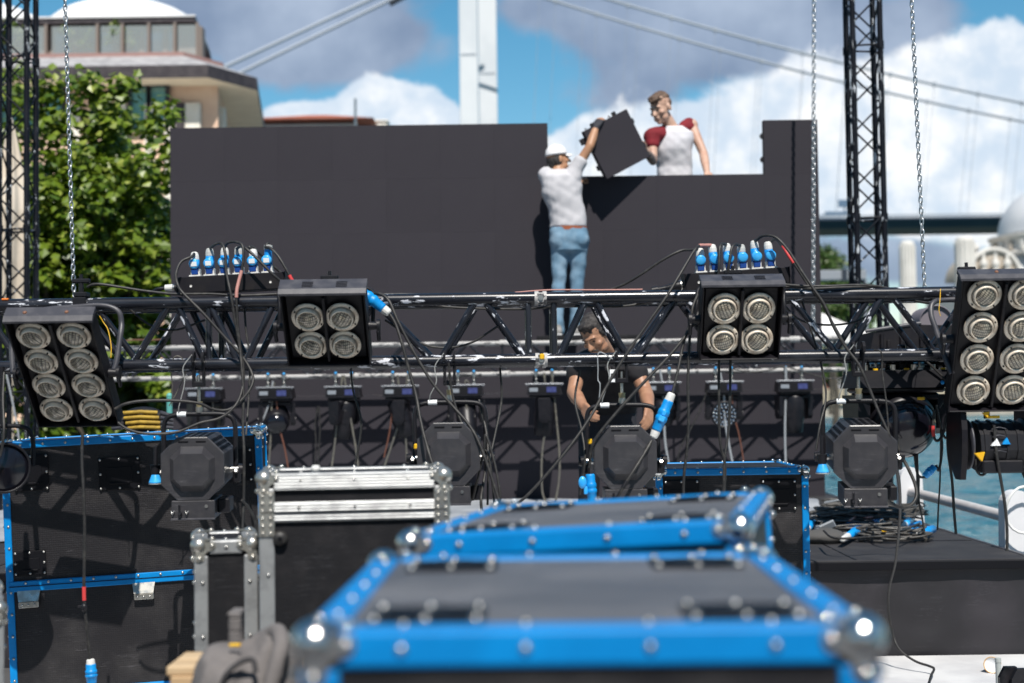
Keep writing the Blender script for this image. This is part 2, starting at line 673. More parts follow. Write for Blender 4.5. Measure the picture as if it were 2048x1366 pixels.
# ================================================================== SETTING
M_PAVE = pmat('pale quay paving', (.50, .50, .51), .8, 0, (.62, .62, .62), 3, .35, .7, bump=.3, bscale=40)
M_WATER = bpy.data.materials.new('strait water')
M_WATER.use_nodes = True
_nt = M_WATER.node_tree
_b = _nt.nodes['Principled BSDF']
_q = G(_nt)
_tc = _q.n('ShaderNodeTexCoord')
_b.inputs['Base Color'].default_value = (.045, .155, .20, 1)
_b.inputs['Specular IOR Level'].default_value = .35
_b.inputs['Roughness'].default_value = .2
_h = _q.m('ADD', _q.noise(_q.scale(_tc.outputs['Object'], .45, 1, 1), 2.2, 4, .6, .5), _q.m('MULTIPLY', _q.noise(_q.scale(_tc.outputs['Object'], .5, 1, 1), .35, 2), 1.2))
_bp = _q.n('ShaderNodeBump')
_bp.inputs['Strength'].default_value = 1.0
_bp.inputs['Distance'].default_value = .6
_nt.links.new(_h, _bp.inputs['Height'])
_nt.links.new(_bp.outputs[0], _b.inputs['Normal'])
M_CONC = pmat('weathered quay wall', (.33, .30, .25), .85, 0, (.46, .42, .36), .6, .35, .7)
M_EARTH = pmat('dry bank earth', (.13, .12, .07), .95, 0, (.08, .10, .04), .12, .4, .6)

mb = MB()
mb.add([(-2500, -600, -1.35), (2500, -600, -1.35), (2500, 6000, -1.35), (-2500, 6000, -1.35)], [(0, 1, 2, 3)])
nx, ny = 150, 330
vs = []
for j in range(ny + 1):
    y = 12 + 128 * (j / ny) ** 1.35
    for i in range(nx + 1):
        x = 3.2 + (2.5 + .44 * y) * i / nx
        vs.append((x, y, -1.1 + .11 * noise.noise((x * .75, y * 1.5, 0)) + .075 * noise.noise((x * 1.9, y * 3.4, 3)) + .10 * noise.noise((x * .2, y * .3, 8))))
mb.add(vs, [(j * (nx + 1) + i, j * (nx + 1) + i + 1, (j + 1) * (nx + 1) + i + 1, (j + 1) * (nx + 1) + i) for j in range(ny) for i in range(nx)], 0, True)
solo('water', mb, M_WATER, kind='structure')
mb = MB()
mb.box((-198.25, 45, -1.5), (403.5, 190, 3.0), bev=.03)
solo('ground', mb, [pmat('ground darkened against bounce', (.045, .045, .048), .9, 0, (.07, .069, .07), 1.4, .35, .7, bump=.3, bscale=60)], kind='structure')  # unseen ground coloured dark so that it bounces less light
mb = MB()
mb.box((.4, 5.8, .004), (6.15, 4.7, .008))
solo('pavement', mb, [M_PAVE], kind='structure')
mb = MB()
mb.box((-18, 36, .004), (26, 22, .008))
solo('bounce_slab', mb, [pmat('pale bounce slab', (.62, .58, .50), .85, 0, (.70, .66, .58), .8)], kind='structure')  # unseen pale slab added to bounce light onto the villa front
# far shore beyond the water
mb = MB()
mb.box((0, 200, -1.5), (900, 120, 3.4), bev=.05)
solo('far_shore', mb, [M_CONC], kind='structure')
# low green hill behind the far shore
mb = MB()
N = 40
vs = []
for j in range(8):
    for i in range(N + 1):
        x = -250 + 700 * i / N
        y = 640 + 60 * j
        z = (26 + 16 * noise.noise((x * .012, 3, 0)) + 6 * noise.noise((x * .05, 9, 0))) * math.sin(PI * j / 7) ** .8 if j else -1
        vs.append((x, y, z * .62))
mb.add(vs, [(j * (N + 1) + i, j * (N + 1) + i + 1, (j + 1) * (N + 1) + i + 1, (j + 1) * (N + 1) + i) for j in range(7) for i in range(N)], 0, True)
solo('hill', mb, [M_EARTH], kind='structure')

# ------------------------------------------------------------------ leaves and trees
def leafmat(name, c1, c2, c3):
    m = bpy.data.materials.new(name)
    m.use_nodes = True
    nt = m.node_tree
    b = nt.nodes['Principled BSDF']
    q = G(nt)
    ge = q.n('ShaderNodeNewGeometry')
    r = ge.outputs['Random Per Island']
    c = q.mix(q.ramp(r, 0, .6, smooth=False), c1, c2)
    c = q.mix(q.ramp(r, .8, 1.0, smooth=False), c, c3)
    nt.links.new(c, b.inputs['Base Color'])
    b.inputs['Roughness'].default_value = .42
    tr = q.n('ShaderNodeBsdfTranslucent')
    nt.links.new(q.mix(.5, c, (.20, .30, .01)), tr.inputs[0])
    mx = q.n('ShaderNodeMixShader')
    mx.inputs[0].default_value = .25
    nt.links.new(b.outputs[0], mx.inputs[1])
    nt.links.new(tr.outputs[0], mx.inputs[2])
    nt.links.new(mx.outputs[0], nt.nodes['Material Output'].inputs[0])
    return m


M_LEAF = leafmat('linden leaf', (.045, .10, .008), (.145, .215, .015), (.33, .38, .07))
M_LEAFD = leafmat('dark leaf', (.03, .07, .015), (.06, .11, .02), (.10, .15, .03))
M_BARK = pmat('grey bark', (.10, .085, .065), .9, 0, (.05, .042, .034), 14, .4, .6, stretch=(1, 1, .25), bump=.6, bscale=30)


def leaf_cluster(mb, c, rad_c, n, ls, rng, droop=.5):
    for _ in range(n):
        d = Vector((rng.gauss(0, 1), rng.gauss(0, 1), rng.gauss(0, .8)))
        d = d.normalized() * rad_c * (rng.random() ** .45)
        p = c + d
        nrm = (Vector((d.x * .9, d.y * .9 - .25 * rad_c, abs(d.z) * .6 + rad_c * .7)) + Vector((rng.gauss(0, 1), rng.gauss(0, 1), rng.gauss(0, 1))) * rad_c * .45).normalized()
        t = nrm.orthogonal().normalized()
        t = (Matrix.Rotation(rng.uniform(0, 2 * PI), 3, nrm) @ t)
        t.z -= droop
        t = (t - nrm * t.dot(nrm)).normalized()
        b = nrm.cross(t)
        s = ls * rng.uniform(.6, 1.25)
        w = s * .46
        mid = p - nrm * s * .10
        mb.add([p - t * s * .5, mid + b * w - t * s * .12, p + t * s * .55, mid - b * w - t * s * .12], [(0, 1, 2), (0, 2, 3)])


def tree(name, label, c, radii, n_cl, n_leaf, ls, base, trunk_r, seed, lmat, group=None, cl_r=.3, shell=.55, extra=(), smooth=True):
    rng = random.Random(seed)
    root = thing(name, label, 'tree', base, group)
    crown = MB()
    c = Vector(c)
    ctrs = []
    for i in range(n_cl):
        d = Vector((rng.gauss(0, 1), rng.gauss(0, 1), rng.gauss(0, 1))).normalized()
        k = shell + (1 - shell) * rng.random()
        k *= 1 + .28 * noise.noise(d * 2.1 + Vector((seed, 0, 0)))
        p = c + Vector((d.x * radii[0], d.y * radii[1], d.z * radii[2])) * k
        ctrs.append(p)
        leaf_cluster(crown, p, cl_r * rng.uniform(.6, 1.35), n_leaf, ls, rng)
    for p in extra:
        ctrs.append(Vector(p))
        leaf_cluster(crown, Vector(p), cl_r * .8, int(n_leaf * .8), ls, rng)
    part('crown', crown, lmat, root, world=True)
    tk = MB()
    b = Vector(base)
    fork = b.lerp(c, .45)
    tk.tube(spline([b, b.lerp(fork, .5) + Vector((trunk_r * .6, 0, 0)), fork]), [trunk_r * (1 - .4 * i / 14) for i in range(15)], 10)
    for p in rng.sample(ctrs, min(16, len(ctrs))):
        m_ = fork.lerp(p, .5) + Vector((rng.gauss(0, .1), rng.gauss(0, .1), radii[2] * .08))
        ps = spline([fork, m_, p], 5)
        tk.tube(ps, [trunk_r * .42 * (1 - .9 * i / (len(ps) - 1)) for i in range(len(ps))], 6)
    part('trunk', tk, M_BARK, root, world=True)
    return root


Yt = 17.5
tb = at(150, 900, Yt)
tree('linden_tree', 'big leafy green linden tree left of the dark screen wall', at(128, 545, Yt), (1.5, 1.3, 2.2), 290, 85, .115,
     (tb.x, Yt, 0), .16, 3, M_LEAF, cl_r=.30, shell=.3,
     extra=[at(60, 210, 17), at(85, 190, 17), at(170, 165, 17), at(180, 185, 17), at(228, 185, 17), at(250, 170, 17), at(312, 262, 17), at(330, 300, 17), at(334, 225, 17), at(100, 250, 17), at(125, 285, 17), at(150, 240, 17), at(90, 310, 17), at(140, 320, 17), at(190, 260, 17), at(230, 250, 17), at(110, 170, 17), at(30, 150, 17.4), at(40, 210, 17.4), at(12, 190, 17.4), at(330, 500, 17), at(320, 560, 17), at(320, 780, 17), at(330, 760, 17.2), at(20, 700, 17.4)])

ht = at(190, 900, 20)
tree('shade_foliage', 'dark leaf mass added as the shade inside the linden tree at left', at(165, 620, 20.4), (1.9, 1.0, 2.6), 190, 80, .20, (ht.x, 20.4, 0), .16, 9, M_LEAFD, cl_r=.42, shell=.2)  # added behind the linden, stands for the deep shade in its crown

# ------------------------------------------------------------------ big house with the flared roof, behind the tree
M_WALL = pmat('salmon render', (.72, .50, .37), .8, 0, (.78, .57, .43), 1.5)
M_PALE = pmat('pale stone trim', (.76, .72, .63), .75, 0, (.82, .78, .70), 3)
M_SOFFIT = pmat('cream soffit boarding', (.80, .70, .55), .8, 0, (.86, .76, .60), 1.2)
M_FASCIA = pmat('dark lead fascia', (.035, .028, .034), .6, 0, (.06, .05, .055), 4)
M_TILE = pmat('grey lead roof tiles', (.30, .29, .30), .6, 0, (.45, .44, .44), 3, bump=.8, bscale=4.5, btype='X')
M_COPPER = pmat('rose metal gutter', (.34, .20, .18), .55)
M_FRAME = pmat('dark window frame', (.03, .028, .035), .4)
M_GLASSG = pmat('green tinted glass', (.10, .27, .25), .12, 0, (.14, .33, .30), 2, spec=.8)
M_GLASSB = pmat('sky reflecting glass', (.22, .33, .40), .06, .35, (.30, .42, .48), .8, spec=1)
M_DOME = pmat('white membrane dome', (.78, .78, .78), .6, 0, (.72, .73, .74), .4)
M_TAUPE = pmat('taupe pavilion frame', (.22, .18, .155), .6)

hz = at(200, 158, 45).z            # level of the eaves
def eave(px, Y):
    p = at(px, 150, Y)
    return Vector((p.x, Y, hz))


E = [eave(-330, 45), eave(416, 45), eave(514, 47.0), eave(530, 56), eave(530, 66), Vector((-24, 66, hz))]
house = thing('villa', 'large villa with flared grey roof, white domes and glass penthouse behind the linden tree', 'building', (E[0].lerp(E[2], .5).x, 50, 0))
cen = Vector((-17, 56, hz))
mb = MB()
top_h = hz + 1.35
ring0 = E
ring1 = [p + Vector((0, 0, .42)) for p in E]
ring2 = [Vector((cen.x + (p.x - cen.x) * .80, cen.y + (p.y - cen.y) * .78, top_h)) for p in E]
n = len(E)
mb.add(ring0 + ring1, [(i, (i + 1) % n, n + (i + 1) % n, n + i) for i in range(n)], 1)
mb.add(ring1 + ring2, [(i, (i + 1) % n, n + (i + 1) % n, n + i) for i in range(n)], 0)
roof = part('roof', mb, [M_TILE, M_FASCIA], house, world=True)
W_ = [Vector((at(px_, 200, y_).x, y_, hz - .03)) for px_, y_ in ((-400, 46.1), (436, 46.1), (470, 56), (476, 64))] + [Vector((-23, 64.5, hz - .03)), Vector((-23.5, 60, hz - .03))]
mb = MB()
mb.add(ring0 + W_, [(i, n + i, n + (i + 1) % n, (i + 1) % n) for i in range(n)])
part('soffit', mb, M_SOFFIT, house, world=True)
mb = MB()
lo = [Vector((p.x, p.y, 0)) for p in W_]
mb.add(lo + W_, [(i, (i + 1) % n, n + (i + 1) % n, n + i) for i in range(n)])
wallp = part('wall', mb, M_WALL, house, world=True)
yw = W_[0].y - .06
def wall_x(px):
    return at(px, 250, yw).x


for px, w in ((246, .14), (300, .16), (342, .20), (386, .26), (214, .16), (150, .18)):
    mb = MB()
    mb.box((wall_x(px), yw, hz / 2 - .3), (w * 2, .24, hz - .6), bev=.03)
    part('pilaster', mb, M_PALE, house, world=True)
mb = MB()
mb.box((wall_x(362), yw - .02, hz / 2 - .3), (.30, .3, hz - .6), bev=.02)
part('downpipe_cover', mb, M_FASCIA, house, world=True)
for t in (.08, .95):
    mb = MB()
    p = W_[1].lerp(W_[2], t)
    mb.box((p.x, p.y - .08, hz / 2 - .3), (.42, .2, hz - .6), bev=.03)
    part('pilaster', mb, M_PALE, house, world=True)
for px in (280, 318, 60, 20, 110):
    x = wall_x(px)
    mb = MB()
    zz = at(px, 215, yw).z
    for dx, dz, sx, sz in ((-.3, 0, .12, 1.5), (.3, 0, .12, 1.5), (0, .72, .72, .12), (0, -.72, .72, .12)):
        mb.box((x + dx, yw - .05, zz + dz), (sx, .2, sz), bev=.01)
    w = part('window', mb, M_FRAME, house, world=True)
    mb = MB()
    mb.box((x, yw - .02, zz), (.5, .05, 1.36))
    part('pane', mb, M_GLASSG, w, world=True)
# gutter band and glass penthouse
def pen(px, Y, py):
    return at(px, py, Y)


zb = at(200, 115, 47.1).z
zt = at(200, 46, 48.3).z
mb = MB()
G_ = [Vector((cen.x + (p.x - cen.x) * .83, cen.y + (p.y - cen.y) * .81, zb)) for p in E]
mb.add(G_ + [p + Vector((0, 0, .15)) for p in G_], [(i, (i + 1) % n, n + (i + 1) % n, n + i) for i in range(n)])
mb.add([p + Vector((0, 0, .15)) for p in G_], [tuple(range(n))])
part('gutter', mb, M_COPPER, house, world=True)
Yp = 49.0
xr = at(376, 80, Yp).x
PB = [Vector((-26, Yp, zb)), Vector((xr, Yp, zb)), Vector((at(402, 80, 54).x, 54, zb)), Vector((at(412, 80, 62).x, 62, zb)), Vector((-26, 62, zb))]
mb = MB()
m5 = len(PB)
up = Vector((0, 0, zt - zb))
mb.add(PB + [p + up for p in PB], [(i, (i + 1) % m5, m5 + (i + 1) % m5, m5 + i) for i in range(m5)])
pent = part('penthouse_glazing', mb, M_GLASSB, house, world=True)
for px in (100, 92, 150, 195, 240, 285, 332, 350, 60, 20):
    x = at(px, 80, Yp).x
    mb = MB()
    mb.box((x, Yp - .06, (zb + zt) / 2), (.16 if px not in (100, 92) else .3, .14, zt - zb), bev=.01)
    part('mullion', mb, M_TAUPE, pent, world=True)
mb = MB()
mb.box((xr + .1, Yp + .1, (zb + zt) / 2), (.85, .5, zt - zb), bev=.02)
part('corner_post', mb, M_TAUPE, house, world=True)
mb = MB()
a = [p + up + Vector((0, -.7 if p.y < 60 else .5, 0)) for p in PB]
a[1].x += .42
a[2].x += .5
a[3].x += .5
mb.prism(a, (0, 0, .17))
part('roof_slab', mb, M_FASCIA, house, world=True)
mb = MB()
a2 = [p + Vector((0, -.05, .174)) for p in a]
mb.prism(a2, (0, 0, .06))
part('roof_edge', mb, M_DOME, house, world=True)
for pl, pr, pt in ((100, 392, 4), (-200, 92, 4)):
    cxm = (at(pl, 35, Yp + 4).x + at(pr, 35, Yp + 4).x) / 2
    hw = (at(pr, 35, Yp + 4).x - at(pl, 35, Yp + 4).x) / 2 * 1.15
    zd = zt + .23
    hd = at(240, pt, Yp + 4).z - zd
    mb = MB()
    prof = [(hw * math.cos(t) ** .8 if t < PI / 2 - .01 else 0, hd * math.sin(t) if t else 0) for t in [PI / 2 * i / 10 for i in range(11)]]
    mb.lathe(prof, 40, TR(cxm, Yp + 4, zd) @ Matrix.Diagonal((1, .8, 1, 1)))
    dm = part('dome', mb, M_DOME, house, world=True)
    mb = MB()
    mb.lathe([(.75, hd - .15), (.75, hd + .10), (.5, hd + .16), (0, hd + .17)], 24, TR(cxm, Yp + 4, zd))
    part('lantern', mb, M_DOME, dm, world=True)
M_GRAIL = pmat('clear balustrade glass', (.55, .62, .62), .05, 0, spec=.6, alpha=.28)
for i, (pa, pb) in enumerate(((12, 92), (102, 195), (200, 245), (250, 298), (302, 350), (354, 395))):
    xa, xb = at(pa, 90, 48.0).x, at(pb, 90, 48.0).x
    mb = MB()
    mb.box(((xa + xb) / 2, 48.0, zb + .75), (xb - xa - .06, .03, 1.1))
    gp = part('balustrade_pane', mb, M_GRAIL, house, world=True)
    mb = MB()
    mb.box((xb, 48.0, zb + .75), (.1, .1, 1.25), bev=.01)
    part('post', mb, M_TAUPE, gp, world=True)
for i, (px, py) in enumerate(((30, 68), (156, 70), (243, 72))):
    p = at(px, 96, 48.6)
    tree('potted_tree', ['small potted olive tree at left end of the glass penthouse', 'small potted tree in middle of the glass penthouse terrace', 'small potted tree at right on the glass penthouse terrace'][i],
         at(px, py, 48.6), (.62, .5, .5), 26, 26, .14, (p.x, 48.6, zb + .25), .05, 20 + i, M_LEAF, 'potted trees on the penthouse terrace', cl_r=.22)

# ------------------------------------------------------------------ low red roofed house behind the screen
M_REDT = pmat('red clay roof tiles', (.42, .13, .075), .8, 0, (.32, .10, .06), 1.5, bump=.6, bscale=5, btype='X')
M_LIME = pmat('white rendered wall', (.62, .62, .62), .85, 0, (.7, .7, .69), .8)
Yh = 70
pl, pr = at(530, 245, Yh), at(728, 247, Yh)
hh = thing('red_roofed_house', 'low white house with red tiled roof showing above the dark screen', 'house', ((pl.x + pr.x) / 2, Yh + 5, 0))
mb = MB()
mb.box(((pl.x + pr.x) / 2 - 1, Yh + 5, pl.z / 2), (pr.x - pl.x + 1.2, 9, pl.z))
part('wall', mb, M_LIME, hh, world=True)
zr = at(625, 230, Yh + 5).z - .25
zl = at(530, 241, Yh).z + .35
mb = MB()
x0, x1 = pl.x - 1.5, pr.x + .5
mb.add([(x0, Yh - .4, zl - .35), (x1, Yh - .4, zl - .35), (x1, Yh + 10.5, zl - .35), (x0, Yh + 10.5, zl - .35), (x0 + 3, Yh + 5, zr + .25), (x1 - 3, Yh + 5, zr + .25)],
       [(0, 1, 5, 4), (1, 2, 5), (2, 3, 4, 5), (3, 0, 4), (3, 2, 1, 0)])
part('roof', mb, M_REDT, hh, world=True)
mb = MB()
c_ = at(752, 241, Yh)
mb.box((c_.x, Yh + 2, c_.z / 2), (.8, .9, c_.z + .5), bev=.02)
mb.box((c_.x, Yh + 2, c_.z + .28), (.95, 1.05, .10), bev=.02)
solo('chimney_block', mb, M_PALE, 'cream chimney stack standing beyond right end of the red roof', 'chimney')
mb = MB()
p = at(711, 248, Yh - 6)
mb.cyl((p.x, p.y, 0), (p.x, p.y, p.z - .3), .10, n=10)
mb.cyl((p.x, p.y, p.z - .3), (p.x, p.y, at(711, 197, Yh - 6).z), .055, n=10)
solo('antenna_pole', mb, M_STEEL, 'thin dark mast standing in front of the red roofed house', 'pole')

# ------------------------------------------------------------------ suspension bridge
M_BRW = pmat('white bridge steel', (.60, .63, .66), .55, 0, (.68, .70, .72), .05)
M_BRG = pmat('grey bridge cable', (.33, .37, .42), .6)
M_BRG2 = pmat('pale grey stay', (.40, .44, .50), .6)
M_BRD = pmat('dark bridge deck', (.016, .025, .040), .6, 0, (.03, .04, .055), .05)
YB = 550.0
xt = at(957, 200, YB).x
br = thing('suspension_bridge', 'long suspension bridge with white pylon, slung cables and dark deck across the strait', 'bridge', (xt, YB, -1))
zt_ = at(957, -66, YB).z
zdk = at(1750, 452, YB).z
hang_pts = []
for sgn, Yc, pxc in ((0, 534, 938), (1, 566, 976)):
    xc = at(pxc, 200, YB).x + 0
    xl = at(pxc - 18, 200, Yc).x
    xr_ = at(pxc + 19, 200, Yc).x
    mb = MB()
    mb.box(((xl + xr_) / 2, Yc, zt_ / 2), (xr_ - xl, 5.5, zt_), bev=.25)
    leg = part('pylon_leg', mb, M_BRW, br, world=True)
    for s_ in range(4):
        mb = MB()
        mb.box(((xl + xr_) / 2, Yc - 2.8, 40 + s_ * 30), (xr_ - xl - 1.2, .3, .5))
        part('seam', mb, M_BRG, leg, world=True)
    # main cable: parabola on the right, straight back-stay on the left
    cx_ = (xl + xr_) / 2
    pts = []
    half, sag = 537.0, 95.0
    for i in range(41):
        x = 330 * i / 40
        pts.append((cx_ + x, Yc, zt_ - sag * (1 - (1 - x / half) ** 2)))
    mb = MB()
    mb.tube(pts, .55, 8)
    part('main_cable', mb, M_BRG, br, world=True)
    mb = MB()
    a_ = at(780 if sgn else 738, 0, Yc)
    b_ = at(500 if sgn else 462, 136 if sgn else 128, Yc)
    d_ = (b_ - a_)
    mb.tube([a_ - d_ * .9, b_ + d_ * .6], .75, 8)
    part('back_stay', mb, M_BRG2, br, world=True)
    for i in range(1, 20):
        x = 11 + i * 16.5
        zc = zt_ - sag * (1 - (1 - x / half) ** 2)
        for s_ in (-5.5,):
            mb = MB()
            mb.cyl((cx_ + x, Yc, zc), (cx_ + x + s_, Yc, zdk), .085, n=5)
            part('hanger', mb, M_BRG, br, world=True)
        mb = MB()
        mb.box((cx_ + x, Yc, zc), (1.3, 1.3, 1.7), bev=.2)
        part('cable_clamp', mb, M_BRG, br, world=True)
mb = MB()
mb.prism([(-420, 534, zdk + 1.2), (-420, 531, zdk + .2), (-420, 537, zdk - 2.3), (-420, 563, zdk - 2.3), (-420, 569, zdk + .2), (-420, 566, zdk + 1.2)], (800, 0, 0))
dk = part('deck', mb, M_BRD, br, world=True)
mb = MB()
mb.box((-20, 532.3, zdk + 1.7), (800, .25, 1.0))
part('guard_rail', mb, M_BRG, dk, world=True)
# two lorries and a sign gantry on the deck
M_VAN = pmat('blue grey lorry paint', (.10, .17, .26), .5)
for i, (px, L, h) in enumerate(((1662, 9, 3.4), (1690, 4, 6.4))):
    p = at(px, 440, 545)
    if i == 0:
        mb = MB()
        mb.box((p.x + 1, 545, zdk + 1.2 + h / 2 + .5), (L * .7, 2.5, h), bev=.1)
        mb.box((p.x - L * .36, 545, zdk + 1.2 + h * .35 + .5), (L * .2, 2.4, h * .7), bev=.15)
        for dx in (-.38, -.05, .1, .4):
            mb.cyl((p.x + dx * L, 543.7, zdk + 1.75), (p.x + dx * L, 546.3, zdk + 1.75), .5, n=10)
        solo('lorry', mb, M_VAN, 'tiny far lorry driving on the dark bridge deck', 'lorry')
    else:
        mb = MB()
        mb.cyl((p.x, 545, zdk + 1), (p.x, 545, zdk + 7.8), .35, n=8)
        mb.box((p.x, 544.5, zdk + 8.2), (5.2, .4, 3.0), bev=.1)
        mb.box((p.x, 544.5, zdk + 4.6), (2.6, .4, 1.4), bev=.1)
        solo('sign_gantry', mb, M_VAN, 'tiny blue sign on a post on the bridge deck', 'sign')
# aircraft warning beam on top left of the stays
mb = MB()
a_, b_ = at(779, 8, 540), at(806, -6, 540)
mb.tube([a_, b_, b_ + (b_ - a_) * 2], 1.1, 8)
solo('inspection_gantry', mb, M_BRD, 'short dark beam beside the upper ends of the white stays', 'beam')

# ------------------------------------------------------------------ mosque at the far shore
M_STONE = pmat('pale cut stone', (.60, .58, .54), .85, 0, (.70, .68, .64), .35, .35, .7)
M_STONED = pmat('weathered cut stone', (.42, .36, .29), .85, 0, (.52, .46, .39), .5, .35, .7)
M_LEAD = pmat('pale lead dome', (.55, .57, .60), .55, 0, (.62, .63, .65), .4)
YM = 150.0
k = YM / F
mo = thing('mosque', 'pale stone mosque with ribbed dome and big arch at right edge over the water', 'mosque', (at(2110, 600, YM).x, YM + 10, .2))
def mz(py):
    return at(2040, py, YM).z


cx_ = at(2125, 450, YM + 6).x
mb = MB()
Rd = (at(2125, 450, YM + 6).x - at(2001, 450, YM + 6).x)
prof = [(Rd * math.cos(t), mz(458) + Rd * .85 * math.sin(t)) for t in [PI / 2 * i / 12 for i in range(13)]]
mb.lathe(prof, 48, TR(cx_, YM + 6, 0))
part('dome', mb, M_LEAD, mo, world=True)
R1 = Rd * 1.14
mb = MB()
mb.lathe([(R1 * .97, mz(505)), (R1, mz(500)), (R1 * .96, mz(497)), (R1 * .94, mz(474)), (R1 * 1.0, mz(468)), (R1 * 1.02, mz(463)), (Rd * .9, mz(459))], 48, TR(cx_, YM + 6, 0))
drum = part('drum', mb, M_STONE, mo, world=True)
for i in range(30):
    t = 2 * PI * i / 30
    mb = MB()
    M_ = TR(cx_, YM + 6, 0) @ Matrix.Rotation(t, 4, 'Z')
    mb.T = M_
    mb.box((R1 * .97, 0, (mz(497) + mz(474)) / 2), (.3, .55, mz(476) - mz(497)), bev=.05)
    part('drum_pier', mb, M_STONED if i % 2 else M_STONE, drum, world=True)
# square body with great arches
xa = at(1936, 560, YM).x
xb = 2 * cx_ - xa
mb = MB()
mb.box(((xa + xb) / 2, YM + 8, mz(562) / 2), (xb - xa, 15, mz(562)), bev=.05)
part('wall', mb, M_STONE, mo, world=True)
mb = MB()
mb.box(((xa + xb) / 2, YM + .4, mz(557)), (xb - xa + .6, .9, .5), bev=.08)
part('cornice', mb, M_STONE, mo, world=True)
acx, acz = at(1993, 553, YM).x, mz(553)
aR = at(1993, 553, YM).x - at(1940, 553, YM).x
aH = mz(497) - acz
for cxx in (acx, 2 * cx_ - acx):
    mb = MB()
    pts = [(cxx + aR * math.cos(t), YM + .8, acz + aH * math.sin(t)) for t in [PI * i / 20 for i in range(21)]]
    mb.prism(pts, (0, 8, 0))
    tymp = part('arch_tympanum', mb, M_STONED, mo, world=True)
    mb = MB()
    mb.tube([(p[0], YM + .7, p[2]) for p in pts], .28, 8)
    part('arch_band', mb, M_STONE, tymp, world=True)
    for dx in (-.45, .0, .45):
        mb = MB()
        mb.lathe([(.55, acz), (.55, acz + .4), (.30, acz + .6), (.26, acz + 1.0), (.42, acz + 1.2), (.42, acz + 1.6), (.15, acz + 1.9), (.15, acz + 2.6)], 14, TR(cxx + dx * aR, YM + .2, 0))
        part('arch_colonnette', mb, M_STONE, tymp, world=True)
mb = MB()
mb.prism([(acx + aR * .95, YM + 1.5, acz), (2 * cx_ - acx - aR * .95, YM + 1.5, acz), (2 * cx_ - acx - aR * .6, YM + 2.5, mz(500)), (acx + aR * .6, YM + 2.5, mz(500))], (0, 9, 0))
part('pendentive_roof', mb, M_LEAD, mo, world=True)
for i, (p0_, p1_, pt, lab) in enumerate(((1797, 1826, 481, 'plain pale fluted column tower standing left of the mosque over the water'), (1908, 1944, 474, 'pale fluted column tower standing close beside the mosque arch'))):
    xm = (at(p0_, 600, YM).x + at(p1_, 600, YM).x) / 2
    rr = (at(p1_, 600, YM).x - at(p0_, 600, YM).x) / 2
    mt = thing('column_tower', lab, 'tower', (xm, YM - 1, .2), 'column towers by the mosque')
    mb = MB()
    zt2 = mz(pt)
    prof = [(rr * 1.35, .2), (rr * 1.35, 3), (rr * 1.1, 3.4), (rr, 3.6), (rr * .98, zt2 - .4), (rr * .9, zt2 - .1), (rr * .6, zt2), (0, zt2 + .02)]
    mb.lathe(prof, 28, TR(xm, YM - 1, 0))
    part('shaft', mb, M_STONE, mt, world=True)
    for q_ in range(14):
        t = 2 * PI * q_ / 14
        mb = MB()
        mb.cyl((xm + rr * math.cos(t), YM - 1 + rr * math.sin(t), 3.6), (xm + rr * .98 * math.cos(t), YM - 1 + rr * .98 * math.sin(t), zt2 - .5), rr * .16, n=8)
        part('flute', mb, M_STONE, mt, world=True)
    if i:
        mb = MB()
        xs_ = at(1953, 520, YM).x
        mb.cyl((xs_, YM + 2, .2), (xs_, YM + 2, mz(495)), .75, n=16)
        mb.lathe([(.95, mz(495)), (1.0, mz(490)), (.7, mz(484)), (.4, mz(479)), (0, mz(478))], 16, TR(xs_, YM + 2, 0))
        solo('corner_turret', mb, M_STONE, 'small round stone turret between column tower and mosque arch', 'tower')

# far bank: quay wall, trees, canopies, people
M_BEIGE = pmat('beige quay wall', (.42, .36, .26), .85, 0, (.50, .44, .33), .4)
mb = MB()
x0, x1 = at(1560, 800, 138).x, at(2300, 800, 138).x
mb.box(((x0 + x1) / 2, 140, .9), (x1 - x0, .6, 1.6), bev=.03)
solo('parapet_wall', mb, M_BEIGE, 'long beige parapet wall along the far bank of the water', 'wall')
mb = MB()
xx0, xx1 = at(1600, 760, 146).x, at(1780, 760, 146).x
mb.box(((xx0 + xx1) / 2, 147, 1.8), (xx1 - xx0, 1.2, 3.4), bev=.05)
solo('waterside_wall', mb, pmat('stone waterside wall', (.30, .25, .18), .9, 0, (.38, .33, .25), .5), 'brown stone wall behind the far people right of the dark screen', 'wall')
for i, (px, py, Y, rx, rz, lab) in enumerate(((1665, 600, 60, 1.1, 1.1, 'bushy dark green tree just right of the dark screen, top level with the truss'), (1706, 610, 66, 1.3, 1.3, 'bushy green tree half behind the right tower truss'),
                                             (1660, 730, 120, 2.6, 1.6, 'low green shrub on the far bank right of the screen'), (1720, 690, 95, 1.6, 2.0, 'far green tree behind the right tower truss'),
                                             (1655, 535, 90, 1.0, 1.4, 'far small tree crown above the grey beam'))):
    c_ = at(px, py, Y)
    tree('bushy_tree', lab, c_, (rx, rx, rz), 60, 40, .20 * Y / 60, (c_.x, Y, 0), .15, 40 + i, M_LEAFD, 'trees on the far bank', cl_r=.42 * Y / 60, shell=.35)
mb = MB()
a_, b_ = at(1600, 552, 40), at(1730, 550, 40)
mb.box(((a_.x + b_.x) / 2, 40, a_.z), (b_.x - a_.x, .35, .28), bev=.02)
for px in (1600, 1730):
    p = at(px, 560, 40)
    mb.cyl((p.x, 40, 0), (p.x, 40, p.z), .06, n=8)
mb.box((at(1686, 551, 40).x, 39.9, a_.z), (.14, .25, .34), m=1)
solo('gate_beam', mb, [pmat('grey painted beam', (.26, .28, .31), .6), M_BRD], 'grey horizontal beam on posts between dark screen and right tower', 'beam')
tp = [at(1600, 600, 26), at(1725, 668, 26)]
mb = MB()
